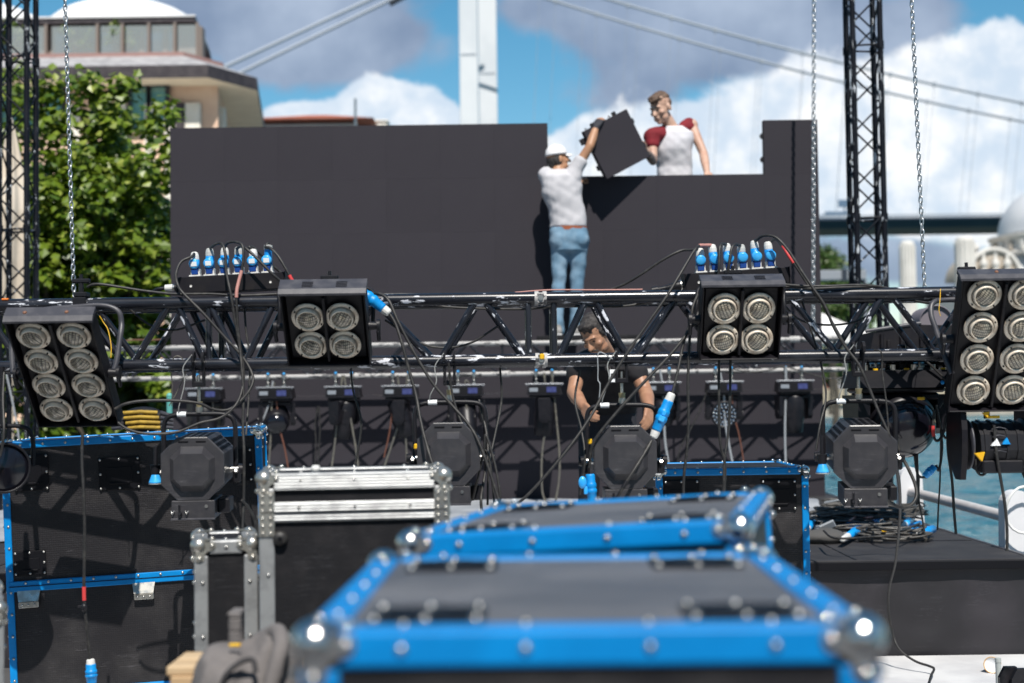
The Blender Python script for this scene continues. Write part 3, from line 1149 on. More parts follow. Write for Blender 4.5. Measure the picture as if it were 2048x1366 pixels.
xm, zt3, zb3 = at(1610, 600, 27).x, at(1625, 612, 27).z, at(1700, 672, 27).z
xq = at(1716, 670, 27).x - xm
mb.add([(xm, 27, zt3), (xm - xq, 27 - xq, zb3), (xm + xq, 27 - xq, zb3), (xm + xq, 27 + xq, zb3), (xm - xq, 27 + xq, zb3)], [(0, 1, 2), (0, 2, 3), (0, 3, 4), (0, 4, 1)], 0)
mb.add([(xm + sx * xq, 27 + sy * xq, zb3 - d) for d in (0, .16) for sx, sy in ((-1, -1), (1, -1), (1, 1), (-1, 1))], [(0, 1, 5, 4), (1, 2, 6, 5), (2, 3, 7, 6), (3, 0, 4, 7)], 0)
for sx, sy in ((-1, -1), (1, -1), (1, 1), (-1, 1)):
    mb.cyl((xm + sx * xq * .97, 27 + sy * xq * .97, 0), (xm + sx * xq * .97, 27 + sy * xq * .97, zb3), .04, n=8, m=1)
solo('canopy_tent', mb, [pmat('white tent canvas', (.74, .72, .70), .7), M_STEEL], 'white pyramid tent roof right of the dark screen behind the truss', 'tent')

# closed cream parasol behind the left tower
M_CREAM = pmat('cream parasol canvas', (.62, .53, .42), .8, 0, (.72, .63, .52), 3)
pc = at(22, 400, 14.6)
ps = thing('closed_parasol', 'closed cream parasol standing behind the left tower truss', 'parasol', (pc.x, 14.6, 0))
mb = MB()
zt4, zb4 = at(22, 250, 14.6).z, at(30, 600, 14.6).z
vs = []
for j in range(15):
    t = j / 14
    r = (.03 + .15 * min(1, t * 2.2)) * (1 - .25 * max(0, t - .75) / .25)
    for i in range(36):
        a = 2 * PI * i / 36
        q = r * (1 + .16 * math.cos(6 * a + 2 * t))
        vs.append((pc.x + q * math.cos(a), 14.6 + q * math.sin(a), zt4 + (zb4 - zt4) * t))
mb.add(vs, [(j * 36 + i, j * 36 + (i + 1) % 36, (j + 1) * 36 + (i + 1) % 36, (j + 1) * 36 + i) for j in range(14) for i in range(36)], 0, True)
part('canopy', mb, M_CREAM, ps, world=True)
mb = MB()
mb.cyl((pc.x, 14.6, 0), (pc.x, 14.6, zt4 + .06), .025, n=10)
mb.cyl((pc.x, 14.6, 0), (pc.x, 14.6, .08), .25, n=20)
part('pole', mb, M_CREAM, ps, world=True)
# ================================================================== STAGE, SCREEN, TRUSSES
M_DECK = pmat('black stage carpet', (.018, .017, .020), .8, 0, (.032, .030, .032), 5, .4, .7, bump=.3, bscale=120, scratch=.7)
M_SKIRT = pmat('black stage skirt cloth', (.012, .011, .014), .55, 0, (.024, .021, .026), 3, .4, .7, stretch=(1, 1, .4), bump=.25, bscale=300, scratch=.5)
M_TRIM = pmat('black deck trim', (.004, .004, .006), .5, spec=.2)
M_TARP = pmat('grey ground cloth', (.24, .26, .29), .75, 0, (.34, .36, .39), 3, .35, .7, bump=.5, bscale=14)
ZS = .55
SX0, SX1, SY0, SY1 = -5.4, 2.95, 8.15, 14.6
stg = thing('stage', 'low black stage platform with cloth skirt under the dark screen', 'stage', ((SX0 + SX1) / 2, (SY0 + SY1) / 2, .15))
mb = MB()
mb.box(((SX0 + SX1) / 2, (SY0 + SY1) / 2, ZS - .02), (SX1 - SX0, SY1 - SY0, .04), bev=.004)
part('deck', mb, M_DECK, stg, world=True)
mb = MB()
mb.box(((SX0 + SX1) / 2, SY0 - .012, ZS - .030), (SX1 - SX0, .024, .048), bev=.003)
part('front_trim', mb, M_TRIM, stg, world=True)
for xj in (-3.05, -1.05, .95, 1.95):
    mb = MB()
    mb.box((xj, (SY0 + SY1) / 2, ZS + .001), (.010, SY1 - SY0 - .05, .003))
    part('deck_joint', mb, M_TRIM, stg, world=True)
mb = MB()
mb.box(((SX0 + SX1) / 2, 9.15, ZS + .0015), (SX1 - SX0 - .05, .010, .003))
part('deck_joint', mb, M_TRIM, stg, world=True)
mb = MB()
mb.box((SX1 + .012, (SY0 + SY1) / 2, ZS - .03), (.024, SY1 - SY0, .07), bev=.004)
part('edge_rail', mb, M_LIP, stg, world=True)
mb = MB()
nx, nz = 200, 16
vs = []
for j in range(nz + 1):
    for i in range(nx + 1):
        x = SX0 + (SX1 - SX0) * i / nx
        z = (ZS - .05) * j / nz
        y = SY0 + .035 + .016 * noise.noise((x * 2.6, 0, z * .7)) + .016 * noise.noise((x * 6, 4, z * 7)) * (1 - j / nz) * (.3 + j / nz) * 2
        vs.append((x, y, z))
mb.add(vs, [(j * (nx + 1) + i, j * (nx + 1) + i + 1, (j + 1) * (nx + 1) + i + 1, (j + 1) * (nx + 1) + i) for j in range(nz) for i in range(nx)], 0, True)
part('skirt', mb, M_SKIRT, stg, world=True)
mb = MB()
mb.box((SX1 - .02, (SY0 + SY1) / 2, .25), (.02, SY1 - SY0 - .1, .48))
part('side_skirt', mb, M_SKIRT, stg, world=True)
for x in (-5, -3, -1, 1, 2.8):
    for y in (9, 11.5, 14):
        mb = MB()
        mb.cyl((x, y, 0), (x, y, ZS - .07), .03, n=8)
        part('leg', mb, M_STEEL, stg, world=True)
# wrinkled ground cloth over the back of the stage
mb = MB()
nx, ny = 110, 60
vs = []
for j in range(ny + 1):
    for i in range(nx + 1):
        u, v = i / nx, j / ny
        x = -4.6 + (2.55 + 4.6) * u + .10 * noise.noise((v * 6, 2, 0)) * (1 if u > .9 else 0)
        y = 9.75 + 3.3 * v + .16 * noise.noise((u * 9, 5, 1)) * (1 - v)
        z = ZS + .010 + .022 * abs(noise.noise((x * 3, y * 3.4, 0))) + .05 * max(0, noise.noise((x * 1.4, y * 2.2, 7)) - .1)
        vs.append((x, y, z))
mb.add(vs, [(j * (nx + 1) + i, j * (nx + 1) + i + 1, (j + 1) * (nx + 1) + i + 1, (j + 1) * (nx + 1) + i) for j in range(ny) for i in range(nx)], 0, True)
solo('ground_cloth', mb, M_TARP, 'crumpled grey ground cloth spread on the stage below the dark screen', 'cloth')

# ------------------------------------------------------------------ led screen
YL = 13.16
LX0 = at(341, 500, YL).x
LX1 = at(1640, 500, YL).x
PW = (LX1 - LX0) / 12
ZTOP = at(990, 247.5, YL).z
NR = 7
ZB = ZTOP - NR * PW
led = thing('screen_wall', 'big dark screen wall of square panels with a gap at its top', 'screen', ((LX0 + LX1) / 2, YL, ZB))
rng = random.Random(5)
pm = MB()
pm.box((0, .04, PW / 2), (PW - .0003, .08, PW - .0003), bev=.0004, m=0)
PANEL = pm.mesh('panel', [M_LED])
pk = MB()
pk.box((0, 0, 0), (.022, .05, .05), bev=.006)
pk.cyl((-.02, .0, .0), (.0, .0, .0), .012, n=10)
LOCK = pk.mesh('panel_lock', [M_LEDEDGE])
for c in range(12):
    for r in range(NR):
        if r == NR - 1 and 7 <= c <= 10:
            continue
        x = LX0 + PW * (c + .5)
        M_ = TR(x, YL + rng.uniform(-.0002, .0002), ZB + PW * r)
        po = part('panel', PANEL, None, led, M_, world=True)
        if r == NR - 1 and c == 11:
            for dz in (.14, .36):
                part('panel_lock', LOCK, None, po, TR(-PW / 2 - .010, .04, dz))
# support frame behind the screen, with the platform the upper rigger stands on
M_SCAF = pmat('galvanised scaffold tube', (.42, .43, .44), .4, .7, (.32, .33, .34), 20)
scf = thing('scaffold', 'tube scaffold with plank platform behind the dark screen', 'scaffold', (1.0, 13.9, ZS))
ZPL = at(1350, 350, 13.6).z - .98
for x in (-3.0, -1.2, .4, 2.6):
    for y in (13.35, 14.3):
        mb = MB()
        mb.cyl((x, y, ZS), (x, y, ZPL + .02 if x > .3 else ZTOP - .6), .024, n=10)
        part('upright', mb, M_SCAF, scf, world=True)
for z in (1.2, 2.2):
    for y in (13.40, 14.25):
        mb = MB()
        mb.cyl((-3.05, y, z), (2.65, y, z), .022, n=10)
        part('ledger', mb, M_SCAF, scf, world=True)
for i in range(4):
    mb = MB()
    mb.box((1.5, 13.46 + i * .235, ZPL - .02), (2.35, .225, .04), bev=.004)
    part('plank', mb, pmat('scaffold plank', (.34, .25, .15), .8, 0, (.26, .19, .11), 6, stretch=(.3, 3, 1)), scf, world=True)


# ------------------------------------------------------------------ trusses
def brace(parent, a, b, r, mat, world=True):
    a, b = Vector(a), Vector(b)
    L = (b - a).length
    mb = MB()
    mb.cyl((-L / 2, 0, 0), (L / 2, 0, 0), r, n=9, caps=False)
    q = (b - a).normalized().to_track_quat('X', 'Z').to_matrix().to_4x4()
    return part('brace', mb, mat, parent, Matrix.Translation((a + b) / 2) @ q, world=world)


def chord(parent, a, b, r, mat):
    a, b = Vector(a), Vector(b)
    L = (b - a).length
    mb = MB()
    mb.cyl((-L / 2, 0, 0), (L / 2, 0, 0), r, n=20)
    q = (b - a).normalized().to_track_quat('X', 'Z').to_matrix().to_4x4()
    return part('chord', mb, mat, parent, Matrix.Translation((a + b) / 2) @ q, world=True)


YT = 5.56
DT = .24
zt1 = at(1024, 597, YT).z
zb1 = at(1024, 720.5, YT).z
CR = .0245


def tx(px):
    return at(px, 660, YT).x


ft = thing('lighting_truss', 'long black box truss with chipped gloss paint carrying the lamps in front', 'truss', (tx(940), YT + DT / 2, zb1 - CR))
TXL, TXR = tx(-160), tx(2310)
for y in (YT, YT + DT):
    chord(ft, (TXL, y, zt1), (TXR, y, zt1), CR, M_TRUSS)
    chord(ft, (TXL, y, zb1), (TXR, y, zb1), CR, M_TRUSS)
left_nodes = [('B', 1057), ('T', 961), ('B', 872), ('T', 742), ('B', 650), ('T', 556), ('B', 483), ('T', 412), ('B', 418), ('T', 347), ('B', 258), ('T', 152), ('B', 52), ('T', -45), ('B', -140)]
right_nodes = [('B', 1110), ('T', 1182), ('B', 1262), ('T', 1364), ('B', 1466), ('T', 1570), ('B', 1682), ('T', 1776), ('B', 1878), ('T', 1980), ('B', 2085), ('T', 2190), ('B', 2295)]
for y in (YT, YT + DT):
    yy = y
    for nodes in (left_nodes, right_nodes):
        for (ka, pa), (kb, pb) in zip(nodes, nodes[1:]):
            if {pa, pb} == {412, 418}:
                brace(ft, (tx(418), yy, zt1), (tx(418), yy, zb1), .0125, M_TRUSS)
                continue
            za, zb_ = (zb1 if ka == 'B' else zt1), (zb1 if kb == 'B' else zt1)
            off = .012 if pb > pa else -.012
            brace(ft, (tx(pa) + off, yy, za), (tx(pb) - off, yy, zb_), .0135, M_TRUSS)
    for p in (1057, 1108):
        brace(ft, (tx(p), yy, zt1), (tx(p), yy, zb1), .0125, M_TRUSS)
for z in (zt1, zb1):
    allx = [-140, -10, 120, 250, 380, 510, 640, 770, 900, 1030, 1140, 1260, 1390, 1520, 1650, 1780, 1890, 2010, 2150, 2290]
    for i in range(len(allx) - 1):
        y0, y1 = (YT, YT + DT) if i % 2 else (YT + DT, YT)
        brace(ft, (tx(allx[i]), y0, z), (tx(allx[i + 1]), y1, z), .010, M_TRUSS)
# coupling plates with pins at the joint
for z in (zt1, zb1):
    for y in (YT, YT + DT):
        mb = MB()
        mb.cyl((tx(1070), y, z), (tx(1078), y, z), CR + .003, n=20)
        mb.cyl((tx(1086), y, z), (tx(1094), y, z), CR + .003, n=20)
        mb.cyl((tx(1082), y - .034, z), (tx(1082), y + .034, z), .0105, n=14, m=1)
        mb.box((tx(1082), y - .0255, z), (.026, .006, .04), m=0, bev=.002)
        part('coupler', mb, [M_RTRUSS, M_STEEL], ft, world=True)
mb = MB()
mb.box((tx(1083), YT - .034, zb1 + .012), (.018, .012, .022), bev=.003)
part('pin_flag', mb, M_YELLOW, ft, world=True)
mb = MB()
mb.box((tx(13), YT - .012, zt1 + CR - .002), (.026, .018, .008), bev=.002)
part('tape_band', mb, M_ORANGE, ft, world=True)

# rear truss in front of the screen
YR = 12.55
DR = .24
zrt = at(1024, 686, YR).z
zrb = at(1024, 747.5, YR).z
rt = thing('lighting_truss', 'worn rear truss with sun glint in its colour with moving heads in front of the dark screen', 'truss', (-.7, YR + DR / 2, zrb - .025))
RX0, RX1 = -4.28, at(1690, 740, YR).x
for y in (YR, YR + DR):
    for z in (zrt, zrb):
        chord(rt, (RX0, y, z), (RX1, y, z), .019, M_RTRUSS)
nseg = 26
dx = (RX1 - RX0) / nseg
for y in (YR, YR + DR):
    for i in range(nseg):
        za, zb_ = (zrb, zrt) if i % 2 else (zrt, zrb)
        brace(rt, (RX0 + dx * i + .01, y, za), (RX0 + dx * (i + 1) - .01, y, zb_), .0125, M_BRACE2)
    for i in range(3, nseg, 6):
        brace(rt, (RX0 + dx * i + .03, y, zrb), (RX0 + dx * i + .03, y, zrt), .010, M_BRACE2)
for z in (zrt, zrb):
    for i in range(0, nseg, 2):
        brace(rt, (RX0 + dx * i, YR, z), (RX0 + dx * (i + 2), YR + DR, z), .009, M_BRACE2)
for px in (430, 720, 1010, 1300, 1590):
    x = at(px, 720, YR).x
    for z in (zrt, zrb):
        mb = MB()
        mb.cyl((x - .045, YR, z), (x + .045, YR, z), .028, n=16)
        mb.cyl((x, YR - .034, z), (x, YR + .034, z), .012, n=10)
        part('coupler', mb, M_RTRUSS, rt, world=True)
# walk board the rigger stands on
mb = MB()
xb0, xb1 = at(1075, 660, YR).x, at(1300, 660, YR).x
mb.box(((xb0 + xb1) / 2, YR + .22, zrt + .045), (xb1 - xb0, .34, .035), bev=.004)
solo('walk_board', mb, M_FELT, 'dark board lying on the rear truss under the feet of the rigger', 'board')


def tower(px_bottom, label, Y=12.6, zt=5.9):
    p = at(px_bottom, 560, Y)
    t = thing('truss_tower', label, 'truss tower', (p.x, Y + .12, 0), 'truss towers beside the screen')
    w = .245
    cs = [(p.x - w / 2, Y), (p.x + w / 2, Y), (p.x + w / 2, Y + w), (p.x - w / 2, Y + w)]
    for (x, y) in cs:
        mb = MB()
        mb.cyl((0, 0, .05), (0, 0, zt), .026, n=14)
        part('chord', mb, M_TOWER, t, TR(x, y, 0), world=True)
    n_ = 23
    h = .245
    for f in range(4):
        a, b = cs[f], cs[(f + 1) % 4]
        for i in range(n_):
            z0 = .15 + h * i
            (q, s_) = (a, b) if (i + f) % 2 else (b, a)
            a3, b3 = Vector((q[0], q[1], z0)), Vector((s_[0], s_[1], z0 + h))
            brace(t, a3, b3, .0085, M_TOWER)
    for z0 in (.12, 1.6, 3.05, 4.6):
        mb = MB()
        for f in range(4):
            a, b = cs[f], cs[(f + 1) % 4]
            mb.cyl((a[0], a[1], z0), (b[0], b[1], z0 + .01), .009, n=8)
            mb.cyl((a[0], a[1], z0 - .03), (a[0], a[1], z0 + .04), .033, n=14)
        part('section_joint', mb, M_TOWER, t, world=True)
    mb = MB()
    mb.box((p.x, Y + .12, .025), (.62, .62, .05), bev=.006)
    part('base_plate', mb, M_TRIM, t, world=True)
    return t


tower(1744, 'black lattice tower truss standing right of the dark screen')
tower(26, 'black lattice tower truss at left edge in front of the closed parasol')


# ------------------------------------------------------------------ hoist chains
M_CHAIN = pmat('galvanised chain', (.62, .63, .64), .3, .8, (.45, .46, .47), 60)


def chain(pa, pb, Y, pitch, label):
    a, b = at(pa[0], pa[1], Y), at(pb[0], pb[1], Y)
    d = (b - a)
    L = d.length
    d.normalize()
    s1 = d.orthogonal().normalized()
    s1 = Vector((1, 0, 0)) - d * d.x
    s1.normalize()
    s2 = d.cross(s1)
    nl = int(L / pitch)
    wr = pitch * .135
    mb = MB()
    for i in range(nl):
        c = a + d * pitch * (i + .5)
        u = (s1 + s2).normalized() if i % 2 else (s1 - s2).normalized()
        hl, hw = pitch * .5, pitch * .34
        pts = []
        for k_ in range(10):
            t = 2 * PI * k_ / 10
            pts.append(c + u * hw * math.cos(t) + d * ((hl) * math.sin(t) + (.18 * pitch if math.sin(t) > 0 else -.18 * pitch)))
        mb.tube(pts, wr, 5, closed=True)
    mb.tube([a - d * 1.2, a], wr, 5)
    return solo('hoist_chain', mb, M_CHAIN, label, 'chain', 'hoist chains')


chain((129, -30), (148, 596), YT + .12, .021, 'steel hoist chain hanging down to the truss in front of the tree')
chain((1628, -30), (1626, 684), YR + .05, .046, 'steel hoist chain hanging in front of right edge of the dark screen')
chain((1822, -30), (1851, 612), YT + DT + .9, .026, 'steel hoist chain hanging against the sky right of the right tower')
# ================================================================== LAMPS ON THE FRONT TRUSS
def par_lamp_meshes(ro):
    """ring flange, stepped cone and glass of a par lamp; axis along -y (out of the lamp)"""
    A = Matrix.Rotation(PI / 2, 4, 'X')           # local z of the lathe -> -y
    ring = MB()
    ring.lathe([(ro * .99, 0), (ro, .003), (ro * .985, .006), (ro * .80, .008), (ro * .78, .007), (ro * .775, -.004)], 40, A, 0)
    ring.lathe([(ro * .775, -.004), (ro * .73, -.004), (ro * .725, .010), (ro * .70, .012)], 40, A, 1)
    ring.lathe([(ro * .70, .012), (ro * .69, .022), (ro * .655, .026), (ro * .60, .025), (ro * .585, .018)], 40, A, 0)
    for k in (0.7, 2.3, 3.9, 5.5):
        ring.cyl(A @ Vector((ro * .885 * math.cos(k), ro * .885 * math.sin(k), .006)), A @ Vector((ro * .885 * math.cos(k), ro * .885 * math.sin(k), .013)), ro * .05, n=8, m=2)
    lens = MB()
    lens.lathe([(ro * .60, .019), (ro * .5, .023), (ro * .3, .028), (ro * .12, .0305), (0, .031)], 32, A)
    return ring.mesh('lamp_ring', [M_RING, M_RINGIN, M_TRIM]), lens.mesh('lamp_glass', [M_LENS])


RINGM, LENSM = par_lamp_meshes(.063)


def blinder(name, label, M, cols, rows, sx, sz, W, H, lip_bolts, yoke, vents, group, ringscale=1.0, dz=0):
    """M: centre of the face plate, face towards local -y"""
    t = thing(name, label, 'stage light', M, group)
    mb = MB()
    D = .060 if rows == 4 else .075
    # hollow tray: back, sides and a face plate set 12 mm in
    mb.box((0, .014 + D / 2, 0), (W - .012, D - .02, H - .012), bev=.012)
    mb.box((-W / 2 + .003, D / 2 - .006, 0), (.006, D + .012, H), bev=.002)
    mb.box((W / 2 - .003, D / 2 - .006, 0), (.006, D + .012, H), bev=.002)
    mb.box((0, D / 2 - .006, -H / 2 + .003), (W - .012, D + .012, .006), bev=.002)
    mb.box((0, .006, 0), (.012, .02, H - .03), bev=.003)
    part('housing', mb, M_LAMPBOX, t)
    mb = MB()
    lh = .018
    mb.prism([(-W / 2 - .004, -.012, H / 2 + .002), (-W / 2 - .004, -.010, H / 2 + .010), (-W / 2 - .004, .012, H / 2 + lh), (-W / 2 - .004, D, H / 2 + lh), (-W / 2 - .004, D, H / 2 + .002)], (W + .008, 0, 0))
    lip = part('top_cover', mb, M_LIP, t)
    if vents:
        for s in (-.18, .22):
            mb = MB()
            for k in range(4):
                mb.box((s * W, .024 + k * .010, H / 2 + lh), (W * .13, .005, .002))
            part('vent', mb, M_TRIM, lip)
    for s in lip_bolts:
        mb = MB()
        mb.ell((s * W, .03, H / 2 + lh), (.008, .008, .006), n=10)
        part('bolt', mb, pmat('rusty bolt', (.20, .09, .05), .6), lip)
    for c in range(cols):
        for r in range(rows):
            x = (c - (cols - 1) / 2) * sx
            z = ((rows - 1) / 2 - r) * sz + dz
            Mr = TR(x, .012, z) @ Matrix.Rotation(random.uniform(-.3, .3), 4, 'Y') @ Matrix.Scale(ringscale, 4)
            lp = part('lamp_ring', RINGM, None, t, Mr)
            part('lamp_glass', LENSM, None, lp)
    for s in (-1, 1):
        mb = MB()
        x = s * (W / 2)
        mb.cyl((x, D * .5, yoke), (x + s * .030, D * .5, yoke), .018, .014, n=16)
        mb.cyl((x + s * .030, D * .5, yoke), (x + s * .042, D * .5, yoke), .026, n=10)
        mb.box((x + s * .036, D * .5 - .02, yoke - .03), (.014, .016, .05), bev=.004)
        part('pivot_knob', mb, [M_BLACK], t)
    return t


def face_matrix(px, py, Y, tip, lean, yaw=0):
    return Matrix.Translation(at(px, py, Y)) @ RZ(yaw) @ RY(lean) @ RX(tip)


def tubethrough(t, pts, r, mat, name):
    mb = MB()
    mb.tube(spline(pts, 6), r, 12)
    return part(name, mb, mat, t, world=True)


def clampto(t, px, py, Y, name='truss_clamp', knob=True):
    """half coupler round the upper chord with its bolt"""
    mb = MB()
    p = at(px, py, Y)
    mb.box((p.x, Y, zt1 + CR + .012), (.052, .055, .02), bev=.004)
    mb.box((p.x, Y - CR - .010, zt1 - .005), (.052, .012, .06), bev=.003)
    mb.box((p.x, Y + CR + .010, zt1 - .005), (.052, .012, .06), bev=.003)
    mb.cyl((p.x, Y - .01, zt1 + CR + .02), (p.x, Y - .01, zt1 + CR + .062), .009, n=10)
    mb.box((p.x, Y - .01, zt1 + CR + .066), (.07, .022, .018), bev=.004)
    mb.cyl((p.x, Y - .01, zt1 + CR + .07), (p.x, Y - .01, zt1 + CR + .092), .007, n=8)
    return part(name, mb, M_BLACK, t, world=True)


YF = 5.36
b1 = blinder('eight_lamp_blinder', 'black eight lamp blinder at left, leaning over beside the tree', face_matrix(129, 750, YF, 44, 0, 0), 2, 4, .150, .127, .318, .535, (-.28, .2), -.02, False, 'multi lamp blinders', dz=.0)
tubethrough(b1, pxs([(222, 748, 5.46), (232, 728, 5.47), (241, 670, 5.50), (243, 645, 5.52), (236, 622, 5.52), (205, 611, 5.52), (150, 614, 5.52), (100, 618, 5.52), (50, 628, 5.53), (30, 660, 5.52), (24, 700, 5.5), (26, 745, 5.48)], YF), .0105, M_LIP, 'yoke')
clampto(b1, 164, 590, YT)
b2 = blinder('four_lamp_blinder', 'black four lamp blinder under the blue inline connector, left of centre', face_matrix(652, 660, YF, 38, 0, 0), 2, 2, .128, .128, .318, .325, (), -.01, True, 'multi lamp blinders', dz=-.012)
tubethrough(b2, pxs([(560, 655, 5.5), (560, 610, 5.5), (566, 578, 5.54), (650, 574, 5.56), (738, 578, 5.54), (746, 610, 5.5), (745, 655, 5.5)], YF), .008, M_BLACK, 'yoke')
clampto(b2, 660, 575, YT)
b3 = blinder('four_lamp_blinder', 'black four lamp blinder right of centre below the power box with plain blue lids', face_matrix(1482, 646, YF, 27, 0, 0), 2, 2, .128, .128, .305, .30, (), .0, True, 'multi lamp blinders', dz=-.008)
tubethrough(b3, pxs([(1393, 650, 5.5), (1394, 605, 5.5), (1404, 574, 5.54), (1480, 570, 5.56), (1558, 572, 5.54), (1568, 605, 5.5), (1569, 650, 5.5)], YF), .008, M_BLACK, 'yoke')
clampto(b3, 1465, 570, YT)
b4 = blinder('eight_lamp_blinder', 'black eight lamp blinder at right edge in front of the mosque', face_matrix(1998, 693, YF, 28, 0, -3), 2, 4, .148, .1335, .335, .55, (-.1,), .02, False, 'multi lamp blinders', dz=.01)
tubethrough(b4, pxs([(1904, 748, 5.42), (1890, 715, 5.45), (1872, 660, 5.48), (1862, 628, 5.5), (1866, 606, 5.52), (1890, 600, 5.54), (1960, 598, 5.55), (2060, 596, 5.55), (2090, 640, 5.5), (2085, 740, 5.5)], YF), .0105, M_LIP, 'yoke')
clampto(b4, 1932, 570, YT)
# loose tether wires beside the two big blinders
cable([(199, 632, 5.5), (207, 645, 5.5), (216, 660, 5.49), (222, 690, 5.47), (222, 715, 5.46)], 5.5, .0016, M_YELLOW, 'thin yellow tether wire beside yoke of the left eight lamp blinder', 'thin tether wires')
cable([(1881, 578, 5.5), (1880, 600, 5.47), (1878, 620, 5.46), (1881, 632, 5.46)], 5.5, .0014, M_YELLOW, 'thin yellow tether wire beside yoke of the right eight lamp blinder', 'thin tether wires')


# ------------------------------------------------------------------ studio spotlights with octagonal backs
def octo(w, h, c, y):
    """octagon with corner cut c, in the plane y"""
    a, b = w / 2, h / 2
    return [(-a + c, y, b), (a - c, y, b), (a, y, b - c), (a, y, -b + c), (a - c, y, -b), (-a + c, y, -b), (-a, y, -b + c), (-a, y, b - c)]


def spotlight(label, M):
    t = thing('spotlight', label, 'spotlight', M, 'octagonal spotlights hung under the front truss')
    W, H, C = .238, .240, .062
    mb = MB()
    D = .30
    o1, o2 = octo(W - .006, H - .006, C, .012), octo(W - .006, H - .006, C, D)
    vs = o1 + o2
    mb.add(vs, [tuple(range(8))[::-1], tuple(range(8, 16))] + [(i, (i + 1) % 8, 8 + (i + 1) % 8, 8 + i) for i in range(8)])
    hs_ = part('housing', mb, M_GREY, t)
    # ventilation slots along the top and upper shoulders
    for side in (-1, 0, 1):
        mb = MB()
        if side == 0:
            Ms = TR(0, 0, H / 2 - .003)
            cols_, wid = (-.04, -.013, .013, .04), .016
        else:
            Ms = TR(side * (W / 2 - C / 2 - .0015), 0, H / 2 - C / 2 - .0015) @ RY(45 * side)
            cols_, wid = (-.022, .0, .022), .014
        mb.T = Ms
        for c in cols_:
            for r in range(6):
                mb.box((c, .05 + r * .04, .0008), (wid, .022, .0016))
        part('vent_slots', mb, M_TRIM, hs_)
    # cover plate with raised octagonal boss
    mb = MB()
    rings = [(octo(W, H, C, .012)), (octo(W, H, C, .002)), (octo(W - .006, H - .006, C - .001, .0))]
    i0 = octo(W * .71, H * .71, C * .68, .0)
    i1 = octo(W * .70, H * .70, C * .67, -.002)
    i2 = octo(W * .55, H * .50, C * .40, -.030)
    loops = rings + [i0, i1, i2]
    vs = [p for lp in loops for p in lp]
    fs = [(k * 8 + i, k * 8 + (i + 1) % 8, (k + 1) * 8 + (i + 1) % 8, (k + 1) * 8 + i) for k in range(len(loops) - 1) for i in range(8)]
    fs.append(tuple(range(len(vs) - 8, len(vs))))
    mb.add(vs, fs)
    cp = part('back_cover', mb, M_GREY, t)
    for s in (-1, 1):
        mb = MB()
        mb.box((s * .033, .0006, H / 2 - .017), (.038, .004, .0085), bev=.0018)
        mb.cyl((s * .033 - .019, .0006, H / 2 - .017), (s * .033 - .0185, .0006, H / 2 - .017), .004, n=8)
        part('slot', mb, M_TRIM, cp)
    # box with the lamp access screw below
    mb = MB()
    mb.box((0, .10, -H / 2 - .036), (.162, .20, .072), bev=.003)
    mb.box((.105, .12, -H / 2 - .03), (.045, .11, .055), bev=.004, m=1)
    mb.box((0, -.004, -H / 2 - .069), (.166, .012, .006), bev=.001, m=2)
    bx = part('lamp_base', mb, [M_GREY, M_BLACK, M_LIP], t)
    mb = MB()
    mb.cyl((-.048, -.002, -H / 2 - .05), (-.048, -.022, -H / 2 - .046), .008, .006, n=10, m=0)
    mb.box((-.048, -.018, -H / 2 - .036), (.009, .006, .05), bev=.003, m=0)
    for dx in (-.075, -.022):
        mb.tube([(dx - .006, -.006, -H / 2 - .038), (dx - .001, -.012, -H / 2 - .05), (dx + .005, -.006, -H / 2 - .038)], .0025, 6, m=1)
    mb.cyl((.05, 0, -H / 2 - .022), (.05, -.004, -H / 2 - .022), .0065, n=12, m=1)
    part('thumb_screw', mb, [M_BLACK, M_STEEL], bx)
    # yoke
    yw, yt = .138, .195
    mb = MB()
    yy = .17
    pts = [(-yw, yy, -.02), (-yw, yy, .08), (-yw, yy, yt - .05), (-yw + .012, yy, yt - .014), (-yw + .05, yy, yt), (0, yy, yt + .002), (yw - .05, yy, yt), (yw - .012, yy, yt - .014), (yw, yy, yt - .05), (yw, yy, .08), (yw, yy, -.02)]
    mb.tube(spline(pts, 6), .0095, 12)
    mb.cyl((-.085, yy, yt + .0015), (-.05, yy, yt + .0015), .0105, n=14, m=1)
    yk = part('yoke', mb, [M_BLACK, M_STICK], t)
    for s in (-1, 1):
        mb = MB()
        mb.cyl((s * .112, yy, -.02), (s * .150, yy, -.02), .013, n=12, m=1)
        mb.cyl((s * .150, yy, -.02), (s * .172, yy, -.02), .022, .018, n=9)
        mb.box((s * .145, yy - .02, -.045), (.03, .03, .05), bev=.006)
        mb.cyl((s * .145, yy - .03, -.03), (s * .145, yy - .05, -.02), .006, n=8, m=1)
        part('yoke_knob', mb, [M_BLACK, M_STEEL], yk)
    # hook clamp up to the lower chord
    mb = MB()
    zc = H_CH
    for s in (-1, 1):
        mb.box((s * .019, yy, zc - .028), (.010, .030, .115), bev=.003)
        mb.prism([(s * .019 - .005, yy - .036, zc + .0), (s * .019 - .005, yy - .036, zc + .024), (s * .019 - .005, yy - .014, zc + .04), (s * .019 - .005, yy + .02, zc + .04), (s * .019 - .005, yy + .036, zc + .02),
                  (s * .019 - .005, yy + .036, zc - .03), (s * .019 - .005, yy + .026, zc - .03), (s * .019 - .005, yy + .026, zc + .012), (s * .019 - .005, yy + .012, zc + .027), (s * .019 - .005, yy - .012, zc + .027), (s * .019 - .005, yy - .026, zc + .012), (s * .019 - .005, yy - .026, zc - .0)], (.010, 0, 0))
    mb.cyl((0, yy, yt + .0), (0, yy, zc - .05), .006, n=10, m=1)
    mb.cyl((0, yy, yt + .008), (0, yy, yt + .03), .014, n=6, m=1)
    mb.cyl((0, yy, yt + .03), (0, yy, yt + .05), .011, .014, n=14, m=2)
